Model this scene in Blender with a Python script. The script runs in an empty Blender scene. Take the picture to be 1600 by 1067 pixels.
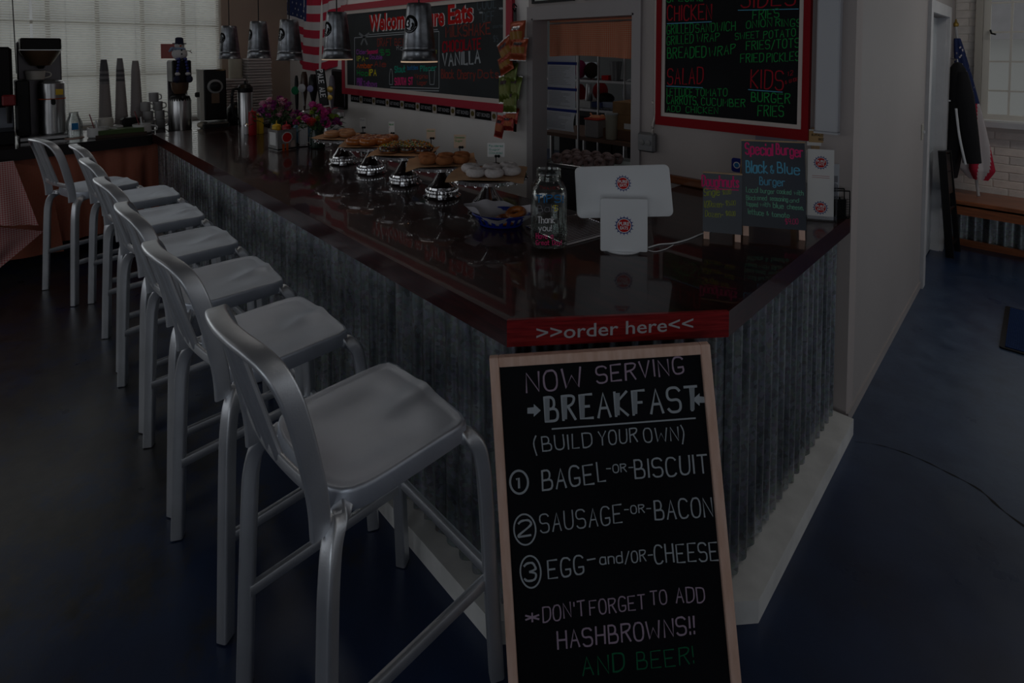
import bpy, math, random
from mathutils import Matrix, Vector
PI = math.pi
random.seed(7)
SC = bpy.context.scene
COL = SC.collection
# ---------------------------------------------------------------- camera
FPX, CX, YH, PITCH, CAMH = 835.0, 800.0, 78.0, math.radians(2.4), 1.77
CY = YH + FPX*math.tan(PITCH)
S2 = math.sqrt(0.5)
cam = bpy.data.cameras.new('camera'); camo = bpy.data.objects.new('camera', cam); COL.objects.link(camo)
camo.location = (0, 0, CAMH); camo.rotation_euler = (PI/2 - PITCH, 0, PI/4)
cam.sensor_width = 36; cam.lens = FPX/1600*36; cam.shift_y = -(533.5-CY)/1600; cam.clip_start = .05
SC.camera = camo
# ---------------------------------------------------------------- world, exposure, daylight
SC.view_settings.view_transform = 'Standard'; SC.view_settings.look = 'None'
SC.view_settings.gamma = 1; SC.view_settings.use_curve_mapping = False
SC.view_settings.exposure = -2.42
W = bpy.data.worlds.new('sky'); SC.world = W; W.use_nodes = True
wb = W.node_tree.nodes['Background']; wb.inputs[0].default_value = (.95, .97, 1.0, 1); wb.inputs[1].default_value = 1.0
try:
    SC.cycles.use_denoising = True; SC.cycles.max_bounces = 8; SC.cycles.transparent_max_bounces = 12
    SC.cycles.caustics_reflective = False; SC.cycles.caustics_refractive = False; SC.cycles.sample_clamp_indirect = 4
except Exception: pass
def area(name, loc, rot, sx, sy, radiance, col=(1, 1, 1)):
    l = bpy.data.lights.new(name, 'AREA'); l.shape = 'RECTANGLE'; l.size = sx; l.size_y = sy
    l.energy = radiance*PI*sx*sy; l.color = col
    o = bpy.data.objects.new(name, l); COL.objects.link(o); o.location = loc; o.rotation_euler = rot
    return o
# daylight standing in the windows around the room, then two added fill lights
area('daylight_front_left', (-3.7, -3.35, 1.75), (PI/2, 0, 0), 4.6, 1.9, 2.0, (.90, .95, 1))
area('daylight_front_right', (2.0, -3.35, 1.75), (PI/2, 0, 0), 3.4, 1.9, 5.5, (.86, .94, 1))
area('daylight_side', (4.15, 3.1, 1.7), (PI/2, 0, PI/2), 5.8, 1.9, .5, (.86, .94, 1))
area('daylight_entry', (.7, 6.95, 1.75), (PI/2, 0, PI), 2.2, 1.3, 1.0, (.9, .96, 1))
area('daylight_far', (-7.3, 1.2, 2.1), (PI/2, 0, -PI/2), 2.4, 2.2, 3.0, (.97, .98, 1))
area('added_far_fill', (-7.3, -1.8, 2.1), (PI/2, 0, -PI/2), 2.4, 2.2, 9.0, (.97, .98, 1))  # added fill outside an invented unblinded stretch of the left window
area('added_entry_fill', (2.6, 6.95, 1.3), (PI/2, 0, PI), 1.7, 2.3, 8.0, (.88, .95, 1))  # added fill for the entrance floor, behind an unseen glass door
# ---------------------------------------------------------------- measuring: a photo pixel to a point on a plane of the room
def ray(u, v):
    xc = (u-CX)/FPX; yc = -(v-CY)/FPX; c, s = math.cos(PITCH), math.sin(PITCH)
    return Vector((-S2, S2, 0))*(c+yc*s) + Vector((S2, S2, 0))*xc + Vector((0, 0, -s+yc*c))
C0 = Vector((0, 0, CAMH))
def at(u, v, z):
    r = ray(u, v); return C0 + r*((z-CAMH)/r.z)
def atY(u, v, y):
    r = ray(u, v); return C0 + r*(y/r.y)
def atX(u, v, x):
    r = ray(u, v); return C0 + r*(x/r.x)
# ---------------------------------------------------------------- materials
MATS = {}
def mat(name, col, rough=.5, metal=0.0, noise=0.0, nscale=8.0, bump=0.0, bscale=60.0, coat=0.0, emit=None, estr=1.0, col2=None, trans=0.0, ior=1.45, spec=.5, stretch=None):
    if name in MATS: return MATS[name]
    m = bpy.data.materials.new(name); m.use_nodes = True; nt = m.node_tree; b = nt.nodes['Principled BSDF']
    b.inputs['Base Color'].default_value = (*col, 1); b.inputs['Roughness'].default_value = rough; b.inputs['Metallic'].default_value = metal
    b.inputs['Coat Weight'].default_value = coat; b.inputs['Coat Roughness'].default_value = .06
    b.inputs['Specular IOR Level'].default_value = spec; b.inputs['IOR'].default_value = ior
    b.inputs['Transmission Weight'].default_value = trans
    if emit: b.inputs['Emission Color'].default_value = (*emit, 1); b.inputs['Emission Strength'].default_value = estr
    if noise or bump or col2:
        tc = nt.nodes.new('ShaderNodeTexCoord'); mp = nt.nodes.new('ShaderNodeMapping'); nt.links.new(tc.outputs['Object'], mp.inputs[0])
        if stretch: mp.inputs['Scale'].default_value = stretch
    if noise or col2:
        n = nt.nodes.new('ShaderNodeTexNoise'); n.inputs['Scale'].default_value = nscale; n.inputs['Detail'].default_value = 6
        nt.links.new(mp.outputs[0], n.inputs['Vector'])
        r = nt.nodes.new('ShaderNodeValToRGB'); r.color_ramp.elements[0].position = .35; r.color_ramp.elements[1].position = .68
        c2 = col2 or tuple(min(1, c*(1+noise)) for c in col); c1 = col if col2 else tuple(c*(1-noise) for c in col)
        r.color_ramp.elements[0].color = (*c1, 1); r.color_ramp.elements[1].color = (*c2, 1)
        nt.links.new(n.outputs[0], r.inputs[0]); nt.links.new(r.outputs[0], b.inputs['Base Color'])
    if bump:
        n2 = nt.nodes.new('ShaderNodeTexNoise'); n2.inputs['Scale'].default_value = bscale; n2.inputs['Detail'].default_value = 4
        nt.links.new(mp.outputs[0], n2.inputs['Vector'])
        bp = nt.nodes.new('ShaderNodeBump'); bp.inputs['Strength'].default_value = bump; bp.inputs['Distance'].default_value = .01
        nt.links.new(n2.outputs[0], bp.inputs['Height']); nt.links.new(bp.outputs[0], b.inputs['Normal'])
    MATS[name] = m; return m
def glassmat(name, tint=(1, 1, 1), fac=.1, rough=.02):      # thin clear sheet: mostly see-through with a surface shine
    if name in MATS: return MATS[name]
    m = bpy.data.materials.new(name); m.use_nodes = True; nt = m.node_tree; nt.nodes.clear()
    o = nt.nodes.new('ShaderNodeOutputMaterial'); mx = nt.nodes.new('ShaderNodeMixShader'); t = nt.nodes.new('ShaderNodeBsdfTransparent'); g = nt.nodes.new('ShaderNodeBsdfGlossy')
    lw = nt.nodes.new('ShaderNodeLayerWeight'); lw.inputs[0].default_value = .35
    mm = nt.nodes.new('ShaderNodeMath'); mm.operation = 'MULTIPLY_ADD'; mm.inputs[1].default_value = .55; mm.inputs[2].default_value = fac
    nt.links.new(lw.outputs['Fresnel'], mm.inputs[0]); nt.links.new(mm.outputs[0], mx.inputs[0])
    t.inputs[0].default_value = (*tint, 1); g.inputs['Roughness'].default_value = rough
    nt.links.new(t.outputs[0], mx.inputs[1]); nt.links.new(g.outputs[0], mx.inputs[2]); nt.links.new(mx.outputs[0], o.inputs[0])
    MATS[name] = m; return m
def gingham(name, c1, c2, scale, axes=('Y', 'Z'), transl=0.0):
    m = bpy.data.materials.new(name); m.use_nodes = True; nt = m.node_tree; b = nt.nodes['Principled BSDF']; b.inputs['Roughness'].default_value = .85
    b.inputs['Specular IOR Level'].default_value = .1
    tc = nt.nodes.new('ShaderNodeTexCoord'); sp = nt.nodes.new('ShaderNodeSeparateXYZ'); nt.links.new(tc.outputs['Object'], sp.inputs[0])
    outs = []
    for a in axes:
        q = nt.nodes.new('ShaderNodeMath'); q.operation = 'MULTIPLY'; q.inputs[1].default_value = scale; nt.links.new(sp.outputs[a], q.inputs[0])
        f = nt.nodes.new('ShaderNodeMath'); f.operation = 'FRACT'; nt.links.new(q.outputs[0], f.inputs[0])
        g = nt.nodes.new('ShaderNodeMath'); g.operation = 'GREATER_THAN'; g.inputs[1].default_value = .5; nt.links.new(f.outputs[0], g.inputs[0]); outs.append(g)
    s = nt.nodes.new('ShaderNodeMath'); s.operation = 'ADD'; nt.links.new(outs[0].outputs[0], s.inputs[0]); nt.links.new(outs[1].outputs[0], s.inputs[1])
    h = nt.nodes.new('ShaderNodeMath'); h.operation = 'MULTIPLY'; h.inputs[1].default_value = .5; nt.links.new(s.outputs[0], h.inputs[0])
    r = nt.nodes.new('ShaderNodeValToRGB'); r.color_ramp.elements[0].color = (*c2, 1); r.color_ramp.elements[1].color = (*c1, 1)
    nt.links.new(h.outputs[0], r.inputs[0]); nt.links.new(r.outputs[0], b.inputs['Base Color'])
    MATS[name] = m; return m
ALU = mat('brushed_aluminium', (.66, .68, .72), .42, .85, .10, 5, .04, 220)
ALUP = mat('satin_aluminium_seat', (.60, .64, .72), .48, .8, .08, 4, .03, 160)
CHROME = mat('chrome', (.72, .72, .74), .10, 1.0)
STEEL = mat('stainless_steel', (.55, .55, .56), .28, 1.0, .06, 10)
GALV = mat('galvanised_bucket', (.20, .21, .23), .30, 1.0, .22, 26, .05, 80)
BLACK = mat('black_plastic', (.008, .008, .009), .35, spec=.25)
BLACKM = mat('matt_black', (.008, .008, .009), .8)
WHITE = mat('white_plastic', (.78, .80, .83), .35)
PAPER = mat('white_paper', (.78, .78, .78), .8)
CARD = mat('brown_cardboard', (.30, .17, .08), .85, 0, .12, 12)
KRAFT = mat('brown_baking_paper', (.46, .27, .15), .75, 0, .12, 10)
CERAM = mat('white_ceramic', (.62, .62, .62), .25)
REDP = mat('red_plastic', (.38, .012, .02), .35)
YELP = mat('yellow_plastic', (.75, .48, .02), .35)
PAINTRED = mat('dark_red_paint', (.26, .006, .012), .6, spec=.15)
PAINTRED2 = mat('bright_red_paint', (.42, .015, .04), .5)
MATWHITE = mat('white_board_edging', (.62, .55, .52), .6)
SLATE = mat('black_chalkboard', (.006, .0065, .009), .6, 0, .3, 3, spec=.15)
SLATE2 = mat('blue_black_chalkboard', (.018, .026, .045), .4, 0, .25, 4)
PINE = mat('pale_pine', (.74, .47, .36), .6, 0, 0, 9, .08, 60, col2=(.86, .60, .50), stretch=(6, 1, 6))
OAK = mat('light_wood', (.45, .30, .17), .6, 0, .15, 10)
ORANGEWOOD = mat('stained_bench_wood', (.30, .09, .03), .35, 0, .25, 7, coat=.3, stretch=(1, 8, 8))
def ink(n, c): return mat('ink_'+n, c, .8, spec=.1)
INKS = dict(white=ink('white', (.75, .75, .78)), chalk=ink('chalk', (.42, .46, .50)), violet=ink('violet', (.42, .32, .42)), green=ink('green', (.02, .30, .07)),
    dgreen=ink('dark_green', (.01, .13, .06)), red=ink('red', (.38, .015, .03)), blue=ink('blue', (.03, .18, .42)), pink=ink('pink', (.75, .04, .20)), cyan=ink('cyan', (.12, .42, .62)),
    mint=ink('mint', (.18, .50, .34)), lime=ink('lime', (.36, .42, .05)), orange=ink('orange', (.55, .10, .02)), purple=ink('purple', (.32, .08, .42)), navy=ink('navy', (.02, .03, .22)),
    logored=ink('logo_red', (.55, .02, .02)), black=ink('black', (.01, .01, .01)), teal=ink('teal', (.02, .35, .25)), yellow=ink('yellow', (.7, .6, .03)), grey=ink('grey', (.2, .2, .22)), dim=ink('dim_chalk', (.10, .13, .15)), dred=ink('dim_red', (.28, .06, .05)), silver=ink('silver', (.42, .42, .45)))
# mahogany counter
def wood(name, c1, c2, rough, coat, sc=(1, 10, 10), crough=.05):
    m = mat(name, c1, rough, 0, 0, 5, .0, 40, coat, col2=c2, stretch=sc, spec=.2); m.node_tree.nodes['Principled BSDF'].inputs['Coat Roughness'].default_value = crough; return m
MAHOG = wood('dark_mahogany_top', (.012, .003, .003), (.036, .006, .005), .30, .7, (1.2, 7, 7), .03)
MAHOGE = wood('red_mahogany_edge', (.15, .008, .010), (.32, .020, .022), .35, .5, (2, 2, 30))
# ---------------------------------------------------------------- mesh building
class MB:
    def __init__(s, T=None): s.v = []; s.f = []; s.m = []; s.T = T; s.cm = 0
    def add(s, vs, fs, T=None):
        o = len(s.v)
        for p in vs:
            p = Vector(p)
            if T is not None: p = T @ p
            if s.T is not None: p = s.T @ p
            s.v.append(tuple(p))
        for f in fs: s.f.append(tuple(i+o for i in f)); s.m.append(s.cm)
        return s
    def box(s, c, d, T=None, r=0.0):
        x, y, z = d[0]/2, d[1]/2, d[2]/2; cx, cy, cz = c
        if r > 0:
            r = min(r, x*.98, y*.98, z*.98); vs = []; 
            # chamfered box: each corner has three vertices
            idx = {}
            for sx in (-1, 1):
                for sy in (-1, 1):
                    for sz in (-1, 1):
                        for k, (a, b, g) in enumerate(((x, y-r, z-r), (x-r, y, z-r), (x-r, y-r, z))):
                            idx[(sx, sy, sz, k)] = len(vs); vs.append((cx+sx*a, cy+sy*b, cz+sz*g))
            fs = []
            def q(l, n):
                a = Vector(vs[l[0]]); b = Vector(vs[l[1]]); c_ = Vector(vs[l[2]])
                if (b-a).cross(c_-b).dot(Vector(n)) < 0: l = l[::-1]
                fs.append(tuple(l))
            for k in range(3):
                for sg in (-1, 1):
                    o = [i for i in range(3) if i != k]; l = []
                    for a, b in ((-1, -1), (1, -1), (1, 1), (-1, 1)):
                        t = [0, 0, 0]; t[k] = sg; t[o[0]] = a; t[o[1]] = b; l.append(idx[(*t, k)])
                    n = [0, 0, 0]; n[k] = sg; q(l, n)
            for k in range(3):      # edges along axis k
                o = [i for i in range(3) if i != k]
                for a in (-1, 1):
                    for b in (-1, 1):
                        l = []
                        for sg, kk in ((-1, o[0]), (1, o[0]), (1, o[1]), (-1, o[1])):
                            t = [0, 0, 0]; t[k] = sg; t[o[0]] = a; t[o[1]] = b; l.append(idx[(*t, kk)])
                        n = [0, 0, 0]; n[o[0]] = a; n[o[1]] = b; q(l, n)
            for sx in (-1, 1):
                for sy in (-1, 1):
                    for sz in (-1, 1): q([idx[(sx, sy, sz, k)] for k in range(3)], (sx, sy, sz))
            return s.add(vs, fs, T)
        vs = [(cx+a*x, cy+b*y, cz+g*z) for a in (-1, 1) for b in (-1, 1) for g in (-1, 1)]
        return s.add(vs, [(0, 1, 3, 2), (4, 6, 7, 5), (0, 4, 5, 1), (2, 3, 7, 6), (0, 2, 6, 4), (1, 5, 7, 3)], T)
    def lathe(s, prof, n=24, T=None, c=(0, 0, 0), cap=True):
        vs = []; fs = []
        for r, z in prof:
            for k in range(n): a = 2*PI*k/n; vs.append((c[0]+r*math.cos(a), c[1]+r*math.sin(a), c[2]+z))
        for i in range(len(prof)-1):
            for k in range(n): k2 = (k+1) % n; fs.append((i*n+k, i*n+k2, (i+1)*n+k2, (i+1)*n+k))
        if cap:
            if prof[0][0] > 1e-5: fs.append(tuple(range(n))[::-1])
            if prof[-1][0] > 1e-5: fs.append(tuple((len(prof)-1)*n+k for k in range(n)))
        return s.add(vs, fs, T)
    def sweep(s, path, prof, up=(0, 0, 1), T=None, closed=False, scale=None):
        P = [Vector(p) for p in path]; n = len(prof); vs = []; fs = []
        for i, p in enumerate(P):
            a = P[i-1] if (i > 0 or closed) else p; b = P[(i+1) % len(P)] if (i < len(P)-1 or closed) else p
            t = (b-a).normalized(); u = Vector(up); x = u.cross(t)
            if x.length < 1e-4: x = Vector((1, 0, 0)).cross(t)
            if x.length < 1e-4: x = Vector((0, 1, 0)).cross(t)
            x.normalize(); y = t.cross(x); k = scale[i] if scale else 1
            for q in prof: vs.append(p + x*q[0]*k + y*q[1]*k)
        m = len(P)
        for i in range(m if closed else m-1):
            for k in range(n): k2 = (k+1) % n; j = (i+1) % m; fs.append((i*n+k, i*n+k2, j*n+k2, j*n+k))
        if not closed: fs.append(tuple(range(n))[::-1]); fs.append(tuple((m-1)*n+k for k in range(n)))
        return s.add(vs, fs, T)
    def tube(s, path, r, n=8, T=None, closed=False, up=(0.03, .02, 1), scale=None):
        return s.sweep(path, [(r*math.cos(2*PI*k/n), r*math.sin(2*PI*k/n)) for k in range(n)], up, T, closed, scale)
    def prism(s, pts, z0, z1, T=None):
        n = len(pts); vs = [(x, y, z0) for x, y in pts] + [(x, y, z1) for x, y in pts]
        a = sum(pts[i][0]*pts[(i+1) % n][1]-pts[(i+1) % n][0]*pts[i][1] for i in range(n))
        fs = [tuple(range(n))[::-1], tuple(range(n, 2*n))] + [(i, (i+1) % n, n+(i+1) % n, n+i) for i in range(n)]
        if a < 0: fs = [f[::-1] for f in fs]
        return s.add(vs, fs, T)
    def ball(s, c, r, T=None, n=12, sc=(1, 1, 1)):
        prof = [(math.sin(PI*i/(n//2+1)), -math.cos(PI*i/(n//2+1))) for i in range(n//2+2)]; vs = []; fs = []
        b = MB(); b.lathe([(max(p[0], 1e-6), p[1]) for p in prof], n, cap=False)
        return s.add([(c[0]+v[0]*r*sc[0], c[1]+v[1]*r*sc[1], c[2]+v[2]*r*sc[2]) for v in b.v], b.f, T)
    def torus(s, c, R, r, T=None, n=20, m=10, zs=1.0, wob=0.0):
        vs = []; fs = []
        for i in range(n):
            a = 2*PI*i/n; w = 1+wob*math.sin(3*a+c[0]*50)
            for j in range(m):
                b = 2*PI*j/m; rr = R*w+r*math.cos(b); vs.append((c[0]+rr*math.cos(a), c[1]+rr*math.sin(a), c[2]+r*zs*math.sin(b)))
        for i in range(n):
            for j in range(m): fs.append((i*m+j, ((i+1) % n)*m+j, ((i+1) % n)*m+(j+1) % m, i*m+(j+1) % m))
        return s.add(vs, fs, T)
    def grid(s, fn, nu, nv, T=None, thick=0.0):
        vs = [fn(i/nu, j/nv) for i in range(nu+1) for j in range(nv+1)]
        fs = [(i*(nv+1)+j, (i+1)*(nv+1)+j, (i+1)*(nv+1)+j+1, i*(nv+1)+j+1) for i in range(nu) for j in range(nv)]
        return s.add(vs, fs, T)
    def grow(s, o): 
        b = len(s.v); s.v += o.v; s.f += [tuple(i+b for i in f) for f in o.f]; s.m += o.m; return s
def obj(name, mb, m, parent=None, ang=35, label=None, T=None, kind=None, **kw):
    me = bpy.data.meshes.new(name); me.from_pydata(mb.v, [], mb.f)
    for x in (m if isinstance(m, (list, tuple)) else [m]): me.materials.append(x)
    if isinstance(m, (list, tuple)) and len(m) > 1: me.polygons.foreach_set('material_index', mb.m)
    if ang: me.shade_smooth(); me.set_sharp_from_angle(angle=math.radians(ang))
    me.update()
    o = bpy.data.objects.new(name, me); COL.objects.link(o)
    if parent is not None: o.parent = parent
    if T is not None: o.matrix_basis = T
    if label: o['label'] = label
    if kind: o['kind'] = kind
    for k, v in kw.items(): o[k] = v
    return o
def thing(name, label, cat, loc=(0, 0, 0), rz=0, group=None, T=None):
    o = bpy.data.objects.new(name, None); COL.objects.link(o); o.empty_display_size = .05
    if T is not None: o.matrix_world = T
    else: o.location = loc; o.rotation_euler = (0, 0, rz)
    o['label'] = label; o['category'] = cat
    if group: o['group'] = group
    return o
def tag(o, label, cat, group=None):
    o['label'] = label; o['category'] = cat
    if group: o['group'] = group
    return o
def place(o, loc, rz=0): o.location = loc; o.rotation_euler = (0, 0, rz); return o
def copy_tree(o, parent=None, label=None):
    c = o.copy(); COL.objects.link(c); c.parent = parent
    if label: c['label'] = label
    for ch in list(o.children): copy_tree(ch, c)
    return c
def struct(name, mb, m, ang=0, parent=None): return obj(name, mb, m, parent, ang, kind='structure')
def smooth_path(pts, k=6, closed=False):
    P = [Vector(p) for p in pts]; n = len(P); out = []
    for i in range(n if closed else n-1):
        p0 = P[i-1] if (i > 0 or closed) else P[0]; p1 = P[i]; p2 = P[(i+1) % n]; p3 = P[(i+2) % n] if (i+2 < n or closed) else P[-1]
        for j in range(k):
            t = j/k; out.append(.5*((2*p1)+(p2-p0)*t+(2*p0-5*p1+4*p2-p3)*t*t+(3*p1-p0-3*p2+p3)*t**3))
    if not closed: out.append(P[-1])
    return out
def rrect(w, h, r, n=4):
    out = []
    for cx, cy, a0 in ((w/2-r, h/2-r, 0), (-w/2+r, h/2-r, 90), (-w/2+r, -h/2+r, 180), (w/2-r, -h/2+r, 270)):
        for k in range(n+1): a = math.radians(a0+90*k/n); out.append((cx+r*math.cos(a), cy+r*math.sin(a)))
    return out
# ---------------------------------------------------------------- hand lettering: a small stroke alphabet (x y digits; a, b, c are below the line; ~ curves)
G = {}
for ln in '''A 4 002840 1333
B 4 0008 ~082837352404 ~043443413000
C 4 ~4738180602103041
D 4 0008 ~082847422000
E 4 48080040 0434
F 4 480800 0434
G 4 ~473818060210304143 2343
H 4 0008 4048 0444
I 0 0008
J 4 ~4842301002
K 4 0008 480440
L 3 080030
M 5 0008235850
N 4 00084048
O 4 ~180602103042463818
P 4 0008 ~0838473504
Q 4 ~180602103042463818 2240
R 4 0008 ~0838473504 2440
S 4 ~473818070514344341301001
T 4 0848 2820
U 4 ~080210304248
V 4 082048
W 6 0810355068
X 4 0048 4008
Y 4 082448 2420
Z 4 08480040
1 2 071810
2 4 ~07183847450100 0040
3 4 ~071838464524 ~244341301001
4 4 380343 3830
5 4 480805 ~053544413010
6 4 ~38180502103041331403
7 4 084810
8 4 ~180705143445473818 ~140301103041433414
9 4 ~454738180705143445 4530
0 4 ~180602103042463818
- 3 0434
( 2 ~1906031b
) 2 ~0916130b
! 0 0803 0100
' 0 0806
/ 3 0a38
* 4 2226 0345 0543
. 0 0001
, 0 010a
$ 4 ~4738180705143443413010 2920
& 4 ~400617282602103043
a 4 ~4535150301103041 4540
b 4 0008 ~0415354341301001
c 4 ~4435150401103041
d 4 4840 ~4435150401103041
e 4 ~03434435150401103041
f 3 ~38180600 0525
g 4 ~4435150401103041 ~45403b1b0a
h 4 0008 ~0415354440
i 0 0005 0708
j 2 ~25201b0b 2728
k 4 0008 350240
l 0 0008
m 6 0005 ~0415253430 ~3445556460
n 4 0005 ~0415354440
o 4 ~150401103041443515
p 4 050b ~0415354341301001
q 4 454b ~4435150401103041
r 3 0005 ~041535
s 3 ~34251504132231201001
t 3 ~18112030 0535
u 4 ~0502103041 4540
v 4 052045
w 6 0510345065
x 4 0045 4005
y 4 0520 451b
z 4 05450040
< 5 574150
> 5 075100'''.split('\n'):
    p = ln.split(' '); YC = {'a': -1, 'b': -2, 'c': -3}
    st = []
    for q in p[2:]:
        cv = q[0] == '~'; q = q.lstrip('~'); st.append((cv, [(int(q[i]), YC[q[i+1]] if q[i+1] in YC else int(q[i+1])) for i in range(0, len(q)-1, 2)]))
    G[p[0]] = (float(p[1]), st)
def stroke_text(txt, L, H, sw, slant=0.0, jit=.25, rise=0.0, seed=1, bold=0):
    """flat ribbons filling length L with cap height H, base line from 0,0 rising by `rise`"""
    rnd = random.Random(seed); adv = []; x = 0.0
    for ch in txt:
        w = 3.0 if ch == ' ' else G.get(ch, (4, []))[0]; adv.append(x); x += w + 1.9
    tot = max(x-1.9, 1); kx = L/tot; ky = H/8; mb = MB(); z = 0.0006
    for ch, ax in zip(txt, adv):
        if ch == ' ': continue
        dy = rnd.uniform(-jit, jit)*1.2; rot = rnd.uniform(-jit, jit)*.12
        for cv, pts in G.get(ch, (4, []))[1]:
            P = [((ax+px+rot*py)*kx + slant*py*ky, (py+dy)*ky) for px, py in pts]
            P = [Vector((a, b+rise*a/max(L, 1e-6), 0)) for a, b in P]
            if cv and len(P) > 2: P = smooth_path(P, 4)
            n = len(P); vs = []; 
            for i in range(n):
                t = (P[min(i+1, n-1)]-P[max(i-1, 0)]); t = t.normalized() if t.length > 1e-9 else Vector((1, 0, 0))
                nn = Vector((-t.y, t.x, 0)); w = sw*.5*(1+rnd.uniform(-.15, .15)*(jit > 0))
                if i in (0, n-1): 
                    e = t*(sw*.35)*(-1 if i == 0 else 1)
                else: e = Vector((0, 0, 0))
                a = P[i]+e+nn*w; b = P[i]+e-nn*w; vs += [(a.x, a.y, z), (b.x, b.y, z)]
            mb.add(vs, [(2*i, 2*i+1, 2*i+3, 2*i+2) for i in range(n-1)])
            z += 0.00001
    return mb
def type_text(txt, L, H, ext=.0004, z=.0005, bold=0.0, shear=0.0):
    """plain printed lettering"""
    c = bpy.data.curves.new('t', 'FONT'); c.body = txt; c.resolution_u = 3; c.offset = bold; c.shear = shear
    o = bpy.data.objects.new('t', c); COL.objects.link(o); dg = bpy.context.evaluated_depsgraph_get()
    me = bpy.data.meshes.new_from_object(o.evaluated_get(dg)); mb = MB()
    xs = [v.co.x for v in me.vertices]; ys = [v.co.y for v in me.vertices]
    x0, x1 = min(xs), max(xs); ky = H/.70; kx = L/(x1-x0)
    mb.add([((v.co.x-x0)*kx, v.co.y*ky, z) for v in me.vertices], [tuple(p.vertices) for p in me.polygons])
    bpy.data.objects.remove(o); bpy.data.curves.remove(c); return mb
def shift(mb, dx, dy, dz=0): mb.v = [(a+dx, b+dy, c+dz) for a, b, c in mb.v]; return mb
def frame(o, ex, ey):
    ex = Vector(ex).normalized(); ey = Vector(ey); n = ex.cross(ey).normalized(); ey = n.cross(ex).normalized()
    T = Matrix.Identity(4)
    for i in range(3): T[i][0] = ex[i]; T[i][1] = ey[i]; T[i][2] = n[i]; T[i][3] = o[i]
    return T
class Plane:            # a flat board: local x right, y up, z out of its face
    def __init__(s, T): s.T = T; s.I = T.inverted()
    def uv(s, u, v, z=0.0):
        r = (s.I.to_3x3() @ ray(u, v)); c = s.I @ C0; t = (z-c.z)/r.z; p = c+r*t; return p.x, p.y
    def text(s, parent, txt, p0, p1, hpx, ink_, sw=.10, z=0.0, seed=1, typed=False, jit=.25, bold=0.0, slant=0.0, label=None, name='lettering'):
        x0, y0 = s.uv(*p0, z); x1, y1 = s.uv(*p1, z); _, yt = s.uv(p0[0], p0[1]-hpx, z); H = yt-y0; L = x1-x0
        if typed: mb = type_text(txt, L, H, bold=bold, shear=slant); mb.v = [(a, b+(y1-y0)*a/L, c) for a, b, c in mb.v]
        else: mb = stroke_text(txt, L, H, sw*H, jit=jit, rise=y1-y0, seed=seed, slant=slant)
        shift(mb, x0, y0, z); return obj(name, mb, INKS[ink_], parent, 0, label)
    def line(s, mb, p0, p1, wpx, z=0.0):
        a = s.uv(*p0, z); b = s.uv(*p1, z); c = s.uv(p0[0], p0[1]-wpx, z); w = c[1]-a[1]
        d = Vector((b[0]-a[0], b[1]-a[1], 0)); n = Vector((-d.y, d.x, 0)).normalized()*w/2
        mb.add([(a[0]+n.x, a[1]+n.y, z+.0006), (a[0]-n.x, a[1]-n.y, z+.0006), (b[0]-n.x, b[1]-n.y, z+.0006), (b[0]+n.x, b[1]+n.y, z+.0006)], [(0, 1, 2, 3)]); return mb
def gear_logo(parent, x, y, r, z=0.0, T=None):
    """blue toothed ring, white ring, red disc with PURE EATS"""
    M1 = (T or Matrix.Identity(4))
    def disc(rad, zz, n=32): b = MB(M1); b.add([(x+rad*math.cos(2*PI*k/n), y+rad*math.sin(2*PI*k/n), z+zz) for k in range(n)], [tuple(range(n))]); return b
    g = MB(M1); n = 16; vs = []
    for k in range(n):
        for da, rr in ((-.5, .80), (-.18, .80), (0, 1.0), (.18, .80)):
            a = 2*PI*(k+da)/n; vs.append((x+r*rr*math.cos(a), y+r*rr*math.sin(a), z+.0006))
    g.add(vs, [tuple(range(len(vs)))])
    o = obj('emblem', g, INKS['navy'], parent, 0)
    wt = disc(r*.72, .0009); obj('emblem_ring', wt, INKS['white'], o, 0)
    rd = disc(r*.64, .0012); obj('emblem_disc', rd, INKS['logored'], o, 0)
    for t, w, yy, h in (('PURE', 1.04, .03, .34), ('EATS', .80, -.37, .30)):
        m = type_text(t, w*r, h*r, bold=.03); shift(m, x-w*r/2, y+yy*r, z+.0013)
        m.v = [tuple(M1 @ Vector(p)) for p in m.v]; obj('lettering', m, INKS['white'], o, 0)
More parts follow.
